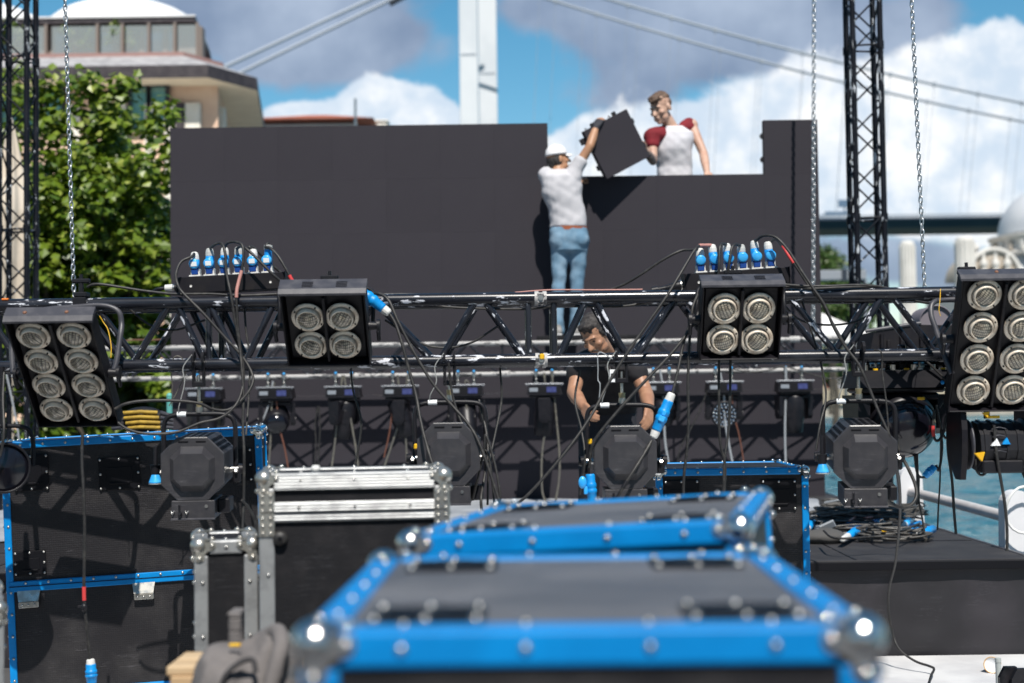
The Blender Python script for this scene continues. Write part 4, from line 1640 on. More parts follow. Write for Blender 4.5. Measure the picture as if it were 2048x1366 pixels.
    mb.box((0, yy, zc - .085), (.05, .03, .02), bev=.003)
    part('hook_clamp', mb, [M_BLACK, M_STEEL, pmat('brass collar', (.45, .38, .22), .35, .6)], t)
    # safety wire
    mb = MB()
    mb.tube(spline([(-.02, yy - .03, zc + .03), (-.055, yy - .03, zc - .02), (-.05, yy - .03, zc - .08), (-.075, yy - .02, yt + .03), (-.08, yy, yt)], 6), .0022, 6)
    part('safety_wire', mb, pmat('bare wire', (.55, .55, .53), .4, .5), t)
    return t


_p0 = at(897, 911, YT - .17)
H_CH = zb1 - _p0.z
for i, (px, py, lab, yaw, tip, sc_) in enumerate(((385, 938, 'charcoal octagonal spotlight hanging in front of the big blue edged case', 3, 3, 1.03), (897, 909, 'charcoal octagonal spotlight behind the aluminium edged case', 0, 0, 1),
                                           (1251, 915, 'charcoal octagonal spotlight crossed by a black cable, below the crouching man', -1, 2, 1), (1731, 914, 'charcoal octagonal spotlight above the cable heap, its vented top showing', -6, 6, 1))):
    p = at(px, py, YT - .17)
    H_CH = zb1 - p.z
    M_ = Matrix.Translation((p.x, YT - .17, p.z))
    M_ = M_ @ RZ(yaw) @ RX((3, 0, 0, 5)[i])
    spotlight(lab, M_)

# blue funnel caps on the yokes of the outer two, yellow marks on the inner two
def funnel(px, py, Y, label):
    p = at(px, py, Y)
    mb = MB()
    mb.cyl((p.x, p.y, p.z + .13), (p.x, p.y, p.z + .03), .008, n=8, m=1)
    mb.cyl((p.x, p.y, p.z + .060), (p.x, p.y, p.z + .024), .020, .016, n=14, m=1)
    mb.lathe([(.012, .028), (.014, .024), (.0245, -.004), (.026, -.010), (.020, -.011)], 24, Matrix.Translation(p), 0)
    mb.lathe([(.026, -.011), (.026, -.014), (.0, -.014)], 24, Matrix.Translation(p), 2)
    solo('blue_funnel', mb, [M_BLUEL, M_BLACK, M_WHITEP], label, 'plug cap', 'blue plug caps')


funnel(311, 961, 5.45, 'blue funnel shaped cap beside the leftmost spotlight')
funnel(1645, 940, 5.45, 'blue funnel shaped cap beside the spotlight above the cable heap')
for px, py, lab in ((832, 893, 'small yellow tag on the spotlight behind the aluminium edged case'), (1180, 883, 'small yellow tag on the spotlight below the crouching man')):
    mb = MB()
    p = at(px, py, 5.44)
    mb.box(p, (.016, .012, .022), bev=.004)
    solo('tag', mb, M_YELLOW, lab, 'tag', 'yellow tags')


# ------------------------------------------------------------------ power boxes and their plugs
def socket(parent, x, zt, lidmat, sticker, lean):
    mb = MB()
    mb.box((x, 0, zt + .003), (.046, .046, .006), bev=.001, m=0)
    mb.box((x, .004, zt + .018), (.036, .036, .028), bev=.003, m=0)
    mb.box((x, -.016, zt + .017), (.026, .016, .022), bev=.003, m=1)
    mb.box((x, -.012, zt + .030), (.030, .02, .010), bev=.002, m=1)
    s = part('socket', mb, [M_WHITEP, M_BLUED], parent)
    mb = MB()
    mb.T = TR(x, -.022, zt + .050) @ RX(8) @ RY(lean)
    A = Matrix.Rotation(PI / 2, 4, 'X')
    mb.lathe([(.0, .010), (.015, .010), (.0190, .008), (.0205, .004), (.0205, -.004), (.0185, -.006), (0, -.006)], 28, A, 0)
    if sticker:
        mb.box((0, -.0108, 0), (.023, .0014, .018), bev=.0004, m=1)
    part('socket_lid', mb, [lidmat, M_STICK], s)


def powerbox(label, pl, pr, Y, lidmat, sticker, mats, plugs, labels, group):
    """pl, pr: photo points of the lower front corners"""
    a, b = at(*pl, Y), at(*pr, Y)
    d = (b - a)
    ang = math.degrees(math.atan2(d.z, d.x))
    L = d.length
    M_ = Matrix.Translation((a + b) / 2) @ RY(-ang)
    t = thing('power_box', label, 'power box', M_, 'power distribution boxes')
    h, dp = .066, .10
    mb = MB()
    mb.box((0, dp / 2 - .03, h / 2), (L, dp, h), bev=.0025)
    mb.box((-L / 2 - .002, dp / 2 - .03, h / 2), (.004, dp + .004, h + .004), m=0)
    mb.box((L / 2 + .002, dp / 2 - .03, h / 2), (.004, dp + .004, h + .004), m=0)
    bd = part('case', mb, [M_LAMPBOX], t)
    for s in (-.37, .37):
        mb = MB()
        mb.lathe([(.0035, .001), (.005, .0018), (.005, .0), (.0, .0005)], 14, TR(s * L, -.0302, h * .42) @ Matrix.Rotation(PI / 2, 4, 'X'))
        part('screw', mb, M_WHITEP, bd)
    n_ = 6
    for k in range(n_):
        x = -L / 2 + L * (.165 + .135 * k)
        socket(t, x, h, lidmat, sticker, 0)
        # the plug pushed in from above
        kind, tilt, hgt = plugs[k]
        Mp = M_ @ TR(x, .006, h + .032) @ RY(tilt)
        pt = thing('power_plug', labels[k], 'plug', Mp, group)
        mb = MB()
        if kind == 'tall':
            mb.lathe([(.0, 0), (.0175, 0), (.0175, .03), (.016, .036), (.0150, .052 + hgt), (.016, .055 + hgt), (.0, .056 + hgt)], 20)
        else:
            mb.lathe([(.0, 0), (.0175, 0), (.0175, .028), (.0165, .036 + hgt), (.0, .037 + hgt)], 20)
        part('plug_body', mb, M_BLUEP, pt)
        mb = MB()
        z0 = .036 + hgt if kind != 'tall' else .054 + hgt
        mb.lathe([(.0165, z0), (.017, z0 + .004), (.0165, z0 + .016), (.0135, z0 + .028), (.0085, z0 + .032), (.0, z0 + .032)] if kind != 'tall' else [(.0165, z0), (.017, z0 + .002), (.017, z0 + .018), (.008, z0 + .02), (0, z0 + .02)], 14, None, 0, False)
        part('gland', mb, mats[k % len(mats)], pt)
        plug_top[group + str(k)] = (pt, Mp @ Vector((0, 0, z0 + .026)))
    return t, M_, L, h


plug_top = {}
NUM = ['first', 'second', 'third', 'fourth', 'fifth', 'sixth']
pbL, ML, LL, hL = powerbox('long black power box with white stickered blue sockets on the truss at left', (358, 589), (572, 578), 5.62, M_BLUEL, True, [M_WHITEP, M_GREYP], [('short', -3, 0), ('short', 0, .012), ('short', 2, .012), ('short', 0, .012), ('short', 1, 0), ('tall', 3, .008)],
                           [NUM[k] + ' blue plug from left on the power box with white stickers' for k in range(6)], 'plugs in the left power box')
pbR, MR, LR, hR = powerbox('long black power box with plain blue socket lids on the truss, right of centre', (1370, 582), (1577, 568), 5.62, M_BLUEL, False, [M_WHITEP, M_WHITEP, M_WHITEP, M_GREYP], [('short', 4, .0), ('short', -2, .012), ('short', 0, .012), ('short', 1, .004), ('short', -1, .016), ('short', -3, .008)],
                           [NUM[k] + ' blue plug from left on the power box with plain blue lids' for k in range(6)], 'plugs in the right power box')
# end couplings of the two boxes
mb = MB()
p = ML @ Vector((-LL / 2, .02, hL * .45))
d = (ML.to_3x3() @ Vector((-1, 0, 0)))
mb.cyl(p, p + d * .02, .016, n=16, m=1)
mb.cyl(p + d * .02, p + d * .028, .014, n=16, m=2)
mb.cyl(p + d * .028, p + d * .058, .0145, .0135, n=16, m=0)
mb.tube(spline([p + d * .058, p + d * .09 + Vector((0, 0, -.003)), at(300, 588, 5.66)], 5), .007, 8, 1)
solo('power_coupling', mb, [M_WHITEP, M_BLACK, M_STEEL], 'pale grey coupling on the left end of the stickered power box', 'plug')
mb = MB()
p = MR @ Vector((-LR / 2, .02, hR * .40))
d = (MR.to_3x3() @ Vector((-1, 0, -.12))).normalized()
mb.cyl(p, p + d * .03, .019, n=16, m=1)
mb.cyl(p + d * .008, p + d * .014, .021, n=16, m=0)
mb.cyl(p + d * .03, p + d * .075, .018, .011, n=16, m=1)
mb.cyl(p + d * .075, p + d * .11, .011, .010, n=16, m=1)
mb.cyl(p + d * .105, p + d * .13, .015, n=14, m=1)
solo('power_coupling', mb, [M_STEEL, M_BLACK], 'black coupling on the left end of the plain lidded power box', 'plug')


def plugcable(group, k, pts, Y, r, mat, tape=None, kk=8):
    pt, top = plug_top[group + str(k)]
    mb = MB()
    sp = spline([top - Vector((0, 0, .02)), top] + pxs(pts, Y), kk)
    mb.tube(sp, r, 8)
    mats = [mat]
    if tape:
        mb.tube(sp[int(tape[0] * kk):int(tape[1] * kk) + 1], r * 1.3, 8, 1)
        mats.append(tape[2])
    part('lead', mb, mats, pt, world=True)


GL, GR = 'plugs in the left power box', 'plugs in the right power box'
plugcable(GL, 0, [(384, 513, 5.58), (362, 524, 5.56), (352, 548, 5.54), (355, 568, 5.53), (366, 586, 5.51), (405, 625, 5.5), (450, 675, 5.5), (486, 715, 5.5), (505, 750, 5.48), (502, 775, 5.46), (480, 803, 5.44), (455, 820, 5.42), (425, 818, 5.4), (395, 806, 5.38), (340, 801, 5.36), (285, 802, 5.34), (250, 808, 5.33), (230, 818, 5.33)], 5.5, .0058, M_RUBBER)
plugcable(GL, 1, [(424, 494, 5.6), (433, 488, 5.57), (444, 488, 5.55), (450, 505, 5.53), (453, 545, 5.52), (462, 590, 5.5), (470, 640, 5.5), (479, 690, 5.5), (484, 740, 5.48), (487, 790, 5.46), (486, 850, 5.44), (488, 900, 5.42), (488, 950, 5.42), (487, 1010, 5.42), (484, 1080, 5.4)], 5.5, .0058, M_RUBBER)
plugcable(GL, 2, [(449, 496, 5.6), (456, 486, 5.57), (470, 484, 5.55), (484, 490, 5.53), (487, 510, 5.52), (484, 538, 5.52), (477, 565, 5.51), (473, 590, 5.5), (475, 640, 5.5), (480, 690, 5.5), (487, 740, 5.49), (484, 780, 5.46), (470, 812, 5.42), (440, 836, 5.40), (400, 846, 5.38), (350, 865, 5.36), (290, 867, 5.34), (255, 858, 5.33), (236, 845, 5.33)], 5.5, .0055, M_RUBBER, (7.2, 9.2, M_SALMON))
plugcable(GL, 3, [(474, 497, 5.6), (482, 493, 5.57), (492, 497, 5.54), (515, 518, 5.53), (545, 548, 5.53), (575, 572, 5.55), (600, 584, 5.58)], 5.5, .0058, M_RUBBER)
plugcable(GL, 4, [(498, 494, 5.62), (508, 496, 5.64), (525, 512, 5.66), (550, 535, 5.68), (580, 560, 5.7), (602, 576, 5.7)], 5.5, .0055, M_RUBBER)
plugcable(GL, 5, [(531, 494, 5.61), (540, 496, 5.6), (556, 512, 5.58), (572, 538, 5.57), (585, 562, 5.57), (600, 578, 5.58)], 5.5, .0058, M_RUBBER, (5.6, 7, M_RED))
plugcable(GR, 0, [(1380, 500, 5.6), (1360, 502, 5.58), (1325, 520, 5.58), (1280, 550, 5.6), (1245, 570, 5.62), (1212, 582, 5.64)], 5.5, .0056, M_RUBBER)
plugcable(GR, 1, [(1410, 491, 5.6), (1398, 492, 5.57), (1388, 502, 5.54), (1365, 540, 5.5), (1335, 590, 5.46), (1300, 640, 5.44), (1255, 705, 5.42), (1215, 770, 5.4), (1180, 835, 5.36), (1130, 905, 5.32), (1060, 985, 5.3), (1008, 1028, 5.3)], 5.5, .0058, M_RUBBER, (1.2, 3, M_SALMON))
plugcable(GR, 2, [(1450, 489, 5.6), (1443, 488, 5.57), (1439, 500, 5.55), (1438, 535, 5.54), (1437, 562, 5.55), (1440, 574, 5.58)], 5.5, .0058, M_RUBBER)
plugcable(GR, 3, [(1478, 491, 5.6), (1470, 489, 5.57), (1463, 498, 5.55), (1458, 530, 5.54), (1454, 552, 5.55), (1448, 565, 5.58), (1435, 572, 5.6)], 5.5, .0058, M_RUBBER)
plugcable(GR, 4, [(1514, 480, 5.6), (1523, 473, 5.58), (1538, 471, 5.56), (1556, 478, 5.54), (1578, 503, 5.52), (1605, 545, 5.5), (1630, 582, 5.48), (1650, 612, 5.47), (1668, 655, 5.46), (1692, 695, 5.45), (1718, 730, 5.43), (1738, 775, 5.42), (1756, 820, 5.4), (1775, 862, 5.38), (1783, 880, 5.38)], 5.5, .006, M_RUBBER)
plugcable(GR, 5, [(1544, 482, 5.62), (1552, 479, 5.6), (1565, 492, 5.58), (1580, 515, 5.56), (1600, 545, 5.55), (1620, 575, 5.54), (1640, 600, 5.53), (1662, 640, 5.52), (1690, 690, 5.5)], 5.5, .0052, M_RUBBER, (4, 5.4, M_RED))


# ------------------------------------------------------------------ inline connectors
def inline(pa, pb, Y, label, r=.021, ends=(M_WHITEP, M_WHITEP), flap=True, body=M_BLUEP, Yb=None):
    a, b = at(*pa, Y), at(*pb, Yb or Y)
    d = b - a
    L = d.length
    q = d.normalized().to_track_quat('Z', 'X').to_matrix().to_4x4()
    t = thing('inline_connector', label, 'connector', Matrix.Translation(a) @ q, 'blue inline connectors')
    k = L
    mb = MB()
    mb.lathe([(0, k * .17), (r * .86, k * .17), (r * .92, k * .20), (r * .92, k * .36), (r * 1.0, k * .38), (r * 1.08, k * .40), (r * 1.10, k * .47), (r * 1.0, k * .49), (r * 1.0, k * .52), (r * 1.12, k * .54), (r * 1.12, k * .60), (r * .98, k * .62), (r * .90, k * .80), (r * .84, k * .84), (0, k * .84)], 22)
    bd = part('body', mb, body, t)
    if flap:
        mb = MB()
        mb.box((0, -r * 1.1, k * .57), (r * 1.1, r * .5, k * .12), bev=r * .12)
        mb.box((0, -r * 1.05, k * .45), (r * .7, r * .4, k * .1), bev=r * .1)
        part('latch', mb, M_BLUEL if body is M_BLUEP else M_BLUED, bd)
    for z0, z1, z2, m_ in ((.0, .10, .17, ends[0]), (1.0, .91, .83, ends[1])):
        if m_ is None:
            continue
        mb = MB()
        mb.lathe([(0, k * z0), (r * .55, k * z0), (r * .74, k * (z0 * .7 + z1 * .3)), (r * .80, k * z1), (r * .84, k * z2)], 12, None, 0, False)
        part('gland', mb, m_, t)
    return t


inline((704, 568), (779, 627), 5.46, 'blue inline connector with white ends slanting over the truss beside a four lamp blinder')
inline((1344, 786), (1306, 876), 5.40, 'blue inline connector with white ends hanging beside the hand of the crouching man')
inline((1179, 934), (1186, 1018), 5.40, 'blue inline connector hanging upright beside the spotlight crossed by a cable', r=.019, ends=(None, M_WHITEP))
mb = MB()
p = at(1165, 965, 5.38)
mb.ell(p, (.016, .010, .024), n=12)
mb.box(p + Vector((.012, .004, -.03)), (.014, .012, .03), bev=.003)
solo('connector_lid', mb, M_BLUEL, 'loose blue lid at left of the upright blue connector', 'lid')
inline((1874, 928), (1845, 957), 5.75, 'small dark blue inline connector hanging in front of the water', r=.015, ends=(None, None), body=M_BLUEP)
inline((181, 1318), (184, 1376), 5.3, 'pale grey and blue connector hanging low in front of the big blue edged case', r=.020, ends=(M_WHITEP, M_WHITEP), flap=False)
# ================================================================== MOVING HEADS AND OTHER FIXTURES
M_GLOSSB = pmat('black lens glass', (.006, .006, .010), .16, 0, coat=.25, spec=.5)
M_HEADB = pmat('black moving head shell', (.008, .008, .011), .38, 0, (.013, .012, .015), 20, spec=.3)
M_LCD = pmat('blue violet display glass', (.035, .04, .13), .25, 0, (.05, .06, .17), 40)
M_LCDG = pmat('grey display label', (.20, .22, .25), .4)
MHC = {}


def mh_mesh(key, fn, mats):
    if key not in MHC:
        mb = MB()
        fn(mb)
        MHC[key] = mb.mesh(key.split('/')[0], mats)
    return MHC[key]


def moving_head(label, M, pan, tilt, kind, s=1.0, group='moving heads under the rear truss', handles=True, zs=1.0, hz_=-.375, zo=0.0):
    """M: underside of the tube it hangs from; everything hangs down"""
    t = thing('moving_head_light', label, 'stage light', M @ Matrix.Scale(s, 4), group)

    def base(mb):
        mb.prism([(-.14, -.11, -.10), (.14, -.11, -.10), (.155, -.12, -.19), (-.155, -.12, -.19)], (0, .22, 0))
        mb.box((0, 0, -.20), (.27, .20, .03), bev=.01)
        for x in (-.09, .09):
            for y in (-.06, .06):
                mb.cyl((x, y, -.10), (x, y, -.085), .014, n=10)
    Q = TR(0, 0, zo) @ Matrix.Diagonal((1, 1, zs, 1))
    part('base', mh_mesh('base', base, M_HEADB), None, t, Q)
    if handles:
        def bar(mb):
            mb.cyl((-.165, -.10, -.095), (.165, -.10, -.095), .008, n=10)
            for x in (-.15, -.02, .05, .15):
                mb.box((x, -.10, -.100), (.016, .02, .02), bev=.004)
        part('rim_bar', mh_mesh('rim_bar', bar, M_SCAFL), None, t)

    def disp(mb):
        Mt = TR(.06, -.118, -.145) @ RX(-6)
        mb.T = Mt
        mb.box((0, 0, 0), (.085, .006, .05), bev=.002, m=0)
        mb.box((-.155, 0, 0), (.075, .006, .035), bev=.002, m=1)
        mb.box((-.06, .002, -.0), (.28, .004, .066), bev=.001, m=2)
    if handles:
        part('display', mh_mesh('display', disp, [M_LCD, M_LCDG, M_TRIM]), None, t)

    def clamp(mb):
        mb.box((0, 0, -.075), (.035, .12, .014), bev=.003)
        mb.lathe([(.028, -.016), (.034, -.016), (.034, .016), (.028, .016)], 18, RY(90), 0)
        mb.cyl((0, 0, -.085), (0, 0, -.03), .010, n=8)
        mb.cyl((0, -.034, .03), (0, -.034, -.05), .006, n=8)
        mb.ell((0, -.034, .034), .012, n=8, m=1)
        mb.ell((0, -.036, -.045), .013, n=8, m=0)
    for x in (-.07, .07):
        part('clamp', mh_mesh('clamp', clamp, [M_STEEL, M_BLUEL]), None, t, TR(x, 0, -.008) @ Matrix.Diagonal((1, 1, zs, 1)))
    P = RZ(pan)

    def yoke(mb):
        mb.box((0, 0, -.235), (.26, .12, .04), bev=.012)
        for sx in (-1, 1):
            mb.prism([(sx * .118, -.055, -.225), (sx * .118, .055, -.225), (sx * .118, .048, -.40), (sx * .118, .02, -.43), (sx * .118, -.02, -.43), (sx * .118, -.048, -.40)], (sx * .042, 0, 0))
            mb.cyl((sx * .160, 0, -.38), (sx * .166, 0, -.38), .035, n=16)
    part('yoke', mh_mesh('yoke', yoke, M_HEADB), None, t, Q @ P)
    H = P @ TR(0, 0, hz_) @ RX(tilt)
    A = Matrix.Rotation(PI / 2, 4, 'X')

    if kind == 'dome':
        def head(mb):
            mb.lathe([(0, -.15), (.06, -.148), (.09, -.12), (.108, -.05), (.112, .02), (.112, .05), (.104, .07), (.10, .07)], 28, A)
            for k_ in range(7):
                mb.lathe([(.110 - .002 * k_, -.02 - .012 * k_), (.116 - .002 * k_, -.024 - .012 * k_), (.110 - .002 * k_, -.028 - .012 * k_)], 28, A)

        def lens(mb):
            mb.lathe([(.101, .07), (.098, .085), (.08, .112), (.05, .130), (.02, .136), (0, .137)], 28, A)
        part('head', mh_mesh('head/d', head, M_HEADB), None, t, H)
        part('lens', mh_mesh('lens/d', lens, M_GLOSSB), None, t, H)
    elif kind == 'eye':
        def head(mb):
            mb.lathe([(0, -.13), (.07, -.125), (.10, -.08), (.112, .0), (.120, .05), (.118, .075), (.106, .078), (.104, .066), (0, .066)], 28, A)

        def lens(mb):
            for ring_, n_ in ((0, 1), (.036, 6), (.068, 12), (.094, 18)):
                for k_ in range(n_):
                    a = 2 * PI * k_ / n_ + ring_ * 20
                    c = A @ Vector((ring_ * math.cos(a), ring_ * math.sin(a), .068))
                    mb.ell(c, .0125, n=10)
        part('head', mh_mesh('head/e', head, M_HEADB), None, t, H)
        part('lens', mh_mesh('lens/e', lens, pmat('clear faceted lens', (.8, .8, .82), .03, 1)), None, t, H)
    else:
        def head(mb):
            mb.lathe([(0, -.17), (.075, -.165), (.09, -.14), (.092, .0), (.085, .10), (.080, .17), (.072, .175), (.070, .16)], 24, A)
            mb.box((0, .02, 0), (.17, .16, .13), bev=.02)

        def lens(mb):
            mb.lathe([(.071, .160), (.05, .168), (.02, .172), (0, .173)], 24, A)
        part('head', mh_mesh('head/s', head, M_HEADB), None, t, H)
        part('lens', mh_mesh('lens/s', lens, M_GLOSSB), None, t, H)
    return t


M_SCAFL = pmat('grey rim bar', (.20, .21, .23), .4, .6)
MH = [(412, 'spot', 40, 80, 'dark moving head behind yoke of the leftmost spotlight'), (553, 'dome', 10, 35, 'dark moving head with a shiny dome left of the aluminium edged case'), (688, 'spot', 60, 100, 'dark moving head hanging below the left four lamp blinder'),
      (802, 'spot', 85, 75, 'narrow dark moving head turned sideways above right end of the aluminium edged case'), (932, 'spot', 10, 60, 'dark moving head mostly hidden by the spotlight behind the aluminium edged case'), (1088, 'spot', 88, 95, 'dark moving head turned sideways beside the crouching man'),
      (1322, 'dome', 20, 120, 'dark moving head behind the blue connector by the crouching man'), (1446, 'eye', -4, 8, 'moving head with many small sparkling lenses below the right four lamp blinder'), (1586, 'spot', 15, 95, 'dark moving head at right end of the rear truss')]
for px, kind, pan, tilt, lab in MH:
    p = at(px, 747.5, YR)
    moving_head(lab, TR(p.x, YR, zrb), pan, tilt, kind)

# bigger moving head on a pipe of its own at the right, near the front truss
YB_ = 5.86
p1, p2 = at(1768, 729, YB_), at(1925, 724, YB_)
zpp = p1.z
mb = MB()
mb.cyl((p1.x, YB_, zpp), (at(1915, 724, YB_).x, YB_, zpp), .0235, n=16)
for px in (1800, 1890):
    xx = at(px, 725, YB_).x
    mb.box((xx, YB_ - .03, zpp + .03), (.03, .03, .10), bev=.004)
solo('lamp_pipe', mb, M_TRUSS, 'short black pipe under right end of the front truss, carrying the big moving head', 'pipe')
pb_ = at(1790, 750, YB_)
big = moving_head('big black moving head with glossy round lens hanging under right end of the front truss', TR(pb_.x, YB_, zpp), 14, 30, 'dome', 1.28, group=None, handles=False, zs=.62, hz_=-.172, zo=.042)
for dx, m_ in ((-.11, M_STEEL), (-.08, M_YELLOW), (-.03, M_STEEL), (.01, M_YELLOW), (.05, M_WHITEP), (.085, M_STEEL), (.115, M_YELLOW), (.03, M_STEEL), (-.06, M_WHITEP)):
    mb = MB()
    mb.cyl((pb_.x + dx * 1.4, YB_ - .125, zpp - .055), (pb_.x + dx * 1.4, YB_ - .125, zpp - .018 + .014 * (m_ is M_STEEL)), .011, n=8)
    part('cable_inlet', mb, m_, big, world=True)
mb = MB()
p = at(1842, 797, 5.70)
mb.box(p, (.03, .006, .012), bev=.002)
part('warning_label', mb, M_YELLOW, big, world=True)

# spotlight with yellow clips at the lower right edge
YY = 5.6
c0 = at(1985, 888, YY)
yl = thing('spotlight', 'black spotlight with yellow clips and a yellow band below the right eight lamp blinder', 'spotlight', Matrix.Translation(c0))
mb = MB()
mb.cyl((-.075, 0, -.005), (.095, 0, -.005), .098, n=10, smooth=False)
for i in range(4):
    mb.cyl((-.06 + i * .042, 0, -.005), (-.048 + i * .042, 0, -.005), .103, n=10, smooth=False)
mb.box((.01, -.05, -.085), (.16, .08, .05), bev=.006)
part('housing', mb, M_BLACK, yl)
for sx, x in ((-1, -.128), (1, .118)):
    mb = MB()
    mb.prism([(x, -.085, .16), (x, .085, .16), (x, .10, .02), (x, .085, -.06), (x, -.0, -.135), (x, -.065, -.135), (x, -.095, -.04), (x, -.10, .06)], (.022 * sx, 0, 0))
    part('side_plate', mb, M_LAMPBOX, yl)
    mb = MB()
    mb.lathe([(.05, 0), (.098, 0), (.100, .004), (.098, .008), (.09, .010)], 32, TR(x + (.022 if sx < 0 else -.0) + (.0 if sx < 0 else -.012), 0, .0) @ RY(90))
    part('lens_ring', mb, M_LIP, yl)
mb = MB()
mb.box((-.028, -.094, .108), (.052, .012, .011), bev=.002)
part('band', mb, M_YELLOW, yl)
for (x, z, mt, r) in ((-.058, .118, M_YELLOW, .012), (-.086, -.043, M_YELLOW, .019), (.116, -.05, M_YELLOW, .02)):
    mb = MB()
    mb.prism([(x - r, -.112, z + r * .6), (x + r, -.112, z + r * .9), (x + r * .4, -.112, z - r)], (0, .02, 0))
    part('clip', mb, mt, yl)
for (x, z, mt, r) in ((-.022, .008, M_STICK, .018), (.018, .012, M_BLUEP, .016)):
    mb = MB()
    mb.prism([(x - r, -.106, z - r * .6), (x + r, -.106, z - r * .6), (x + r * .2, -.106, z + r * 1.0)], (0, .012, 0))
    part('sign_triangle', mb, mt, yl)
mb = MB()
for i in range(4):
    mb.tube(spline([(-.036 + .003 * i, -.10, .06 - .03 * i), (-.01, -.104, .068 - .03 * i), (.02, -.10, .062 - .03 * i)], 4), .002, 6)
part('grip', mb, M_LIP, yl)
mb = MB()
mb.cyl((-.02, 0, .10), (-.02, 0, zb1 - c0.z), .012, n=10)
mb.box((-.02, 0, zb1 - c0.z), (.05, .05, .06), bev=.006)
part('hanger', mb, M_BLACK, yl)

# spotlight cut by the left edge of the photo
c0 = at(4, 935, 5.5)
el = thing('spotlight', 'black round spotlight cut off at left edge beside the big blue edged case', 'spotlight', Matrix.Translation(c0) @ RZ(30))
mb = MB()
mb.lathe([(0, -.16), (.07, -.15), (.092, -.10), (.098, 0), (.098, .06), (.09, .065), (.088, .055)], 28, Matrix.Rotation(PI / 2, 4, 'X'))
part('housing', mb, M_BLACK, el)
mb = MB()
mb.lathe([(.089, .05), (.06, .062), (0, .068)], 28, Matrix.Rotation(PI / 2, 4, 'X'))
part('lens', mb, M_GLOSSB, el)
mb = MB()
mb.tube(spline([(-.115, 0, 0), (-.115, 0, .1), (-.09, 0, .15), (0, 0, .16), (.09, 0, .15), (.115, 0, .1), (.115, 0, 0)], 5), .009, 10)
mb.cyl((0, 0, .16), (0, 0, zb1 - c0.z), .010, n=10)
part('yoke', mb, M_BLACK, el)

# dark covered fixture housing seen between right tower and right blinder, with a grey drum behind
a, b = at(1738, 664, 8.6), at(1945, 648, 8.6)
mb = MB()
zl_ = at(1740, 712, 8.6).z
mb.prism([(a.x, 8.6, zl_), (b.x, 8.6, zl_), (b.x, 8.6, b.z - .01), ((a.x + b.x) / 2, 8.6, (a.z + b.z) / 2 + .02), (a.x + .03, 8.6, a.z)], (0, .35, 0))
for i in range(5):
    x = a.x + (b.x - a.x) * (.12 + .19 * i)
    mb.cyl((x, 8.592, zl_ + .05), (x, 8.592, zl_ + .13), .012, n=8)
    mb.box((x + .04, 8.592, zl_ + .07), (.02, .012, .05), bev=.003)
mb.cyl((a.x - .02, 8.6, a.z + .006), ((a.x + b.x) / 2, 8.6, (a.z + b.z) / 2 + .03), .012, n=10, m=1)
solo('speaker_bar', mb, [M_LAMPBOX, M_LIP], 'long black slanting box behind the truss between right tower and right blinder', 'speaker')
mb = MB()
c_ = at(1862, 640, 9.2)
mb.cyl((c_.x, 9.1, c_.z - .02), (c_.x, 9.35, c_.z - .02), .105, n=28)
mb.lathe([(.105, .0), (.112, .01), (.105, .02)], 28, TR(c_.x, 9.1, c_.z - .02) @ RX(90))
mb.lathe([(.02, 0), (.025, .0)], 12, TR(at(1818, 608, 9.2).x, 9.2, at(1818, 608, 9.2).z))
solo('drum_lamp', mb, [pmat('mauve grey drum', (.17, .15, .17), .6)], 'grey round drum lamp standing behind the long black box at right', 'lamp')
# yellow strapped bundle and teal post behind the left spotlight
c_ = at(283, 840, 9.0)
mb = MB()
for i in range(4):
    mb.tube([c_ + Vector((-.12 + .012 * i, 0, .045 - .032 * i)), c_ + Vector((0, -.03, .052 - .032 * i)), c_ + Vector((.10 + .01 * i, 0, .045 - .032 * i))], .012, 8, 1 if i < 4 else 0)
mb.ell(c_ + Vector((0, .05, 0)), (.15, .06, .085), n=16, m=0)
for s in (-1, 1):
    for i in range(4):
        mb.tube([c_ + Vector((s * .12, -.01, .045 - .03 * i)), c_ + Vector((s * .19, .03, .02 - .024 * i))], .014, 8, 2)
mb.cyl((c_.x, 9.05, 0), (c_.x, 9.05, c_.z - .05), .03, n=8, m=0)
solo('strap_bundle', mb, [M_BLACK, pmat('dull yellow webbing', (.42, .27, .03), .7, 0, (.3, .19, .02), 30), M_LIP], 'bundle with yellow bands seen behind the big blue edged case at left', 'strap bundle')
mb = MB()
p = at(339, 792, 9.6)
mb.cyl((p.x, 9.6, 0), (p.x, 9.6, p.z), .02, n=12)
mb.ell((p.x, 9.6, p.z), .022, n=10)
solo('post', mb, pmat('teal paint', (.10, .36, .33), .5), 'thin teal post behind the leftmost spotlight', 'post')

# ================================================================== CABLES
GF = 'cables on the front truss'
GRr = 'cables hanging from the rear truss'
GS = 'cables hanging over the water at right'
cable([(175, 574, 5.54), (186, 569, 5.53), (205, 569, 5.53), (245, 575, 5.54), (290, 582, 5.55), (350, 588, 5.55), (420, 588, 5.55), (480, 591, 5.55), (560, 588, 5.56)], 5.5, .0055, M_RUBBER, 'black cable along the truss top from left clamp to the stickered power box', GF)
cable([(665, 570, 5.5), (682, 567, 5.47), (694, 566, 5.46), (706, 569, 5.46)], 5.5, .0055, M_RUBBER, 'short black cable from the blinder clamp to the slanting blue connector', GF)
cable([(779, 627, 5.46), (792, 650, 5.45), (805, 690, 5.43), (818, 740, 5.42), (832, 790, 5.40), (841, 840, 5.36), (852, 885, 5.33), (866, 930, 5.3), (880, 955, 5.3)], 5.5, .0062, M_RUBBER, 'black cable from the slanting blue connector down across the spotlight behind the aluminium case', GF)
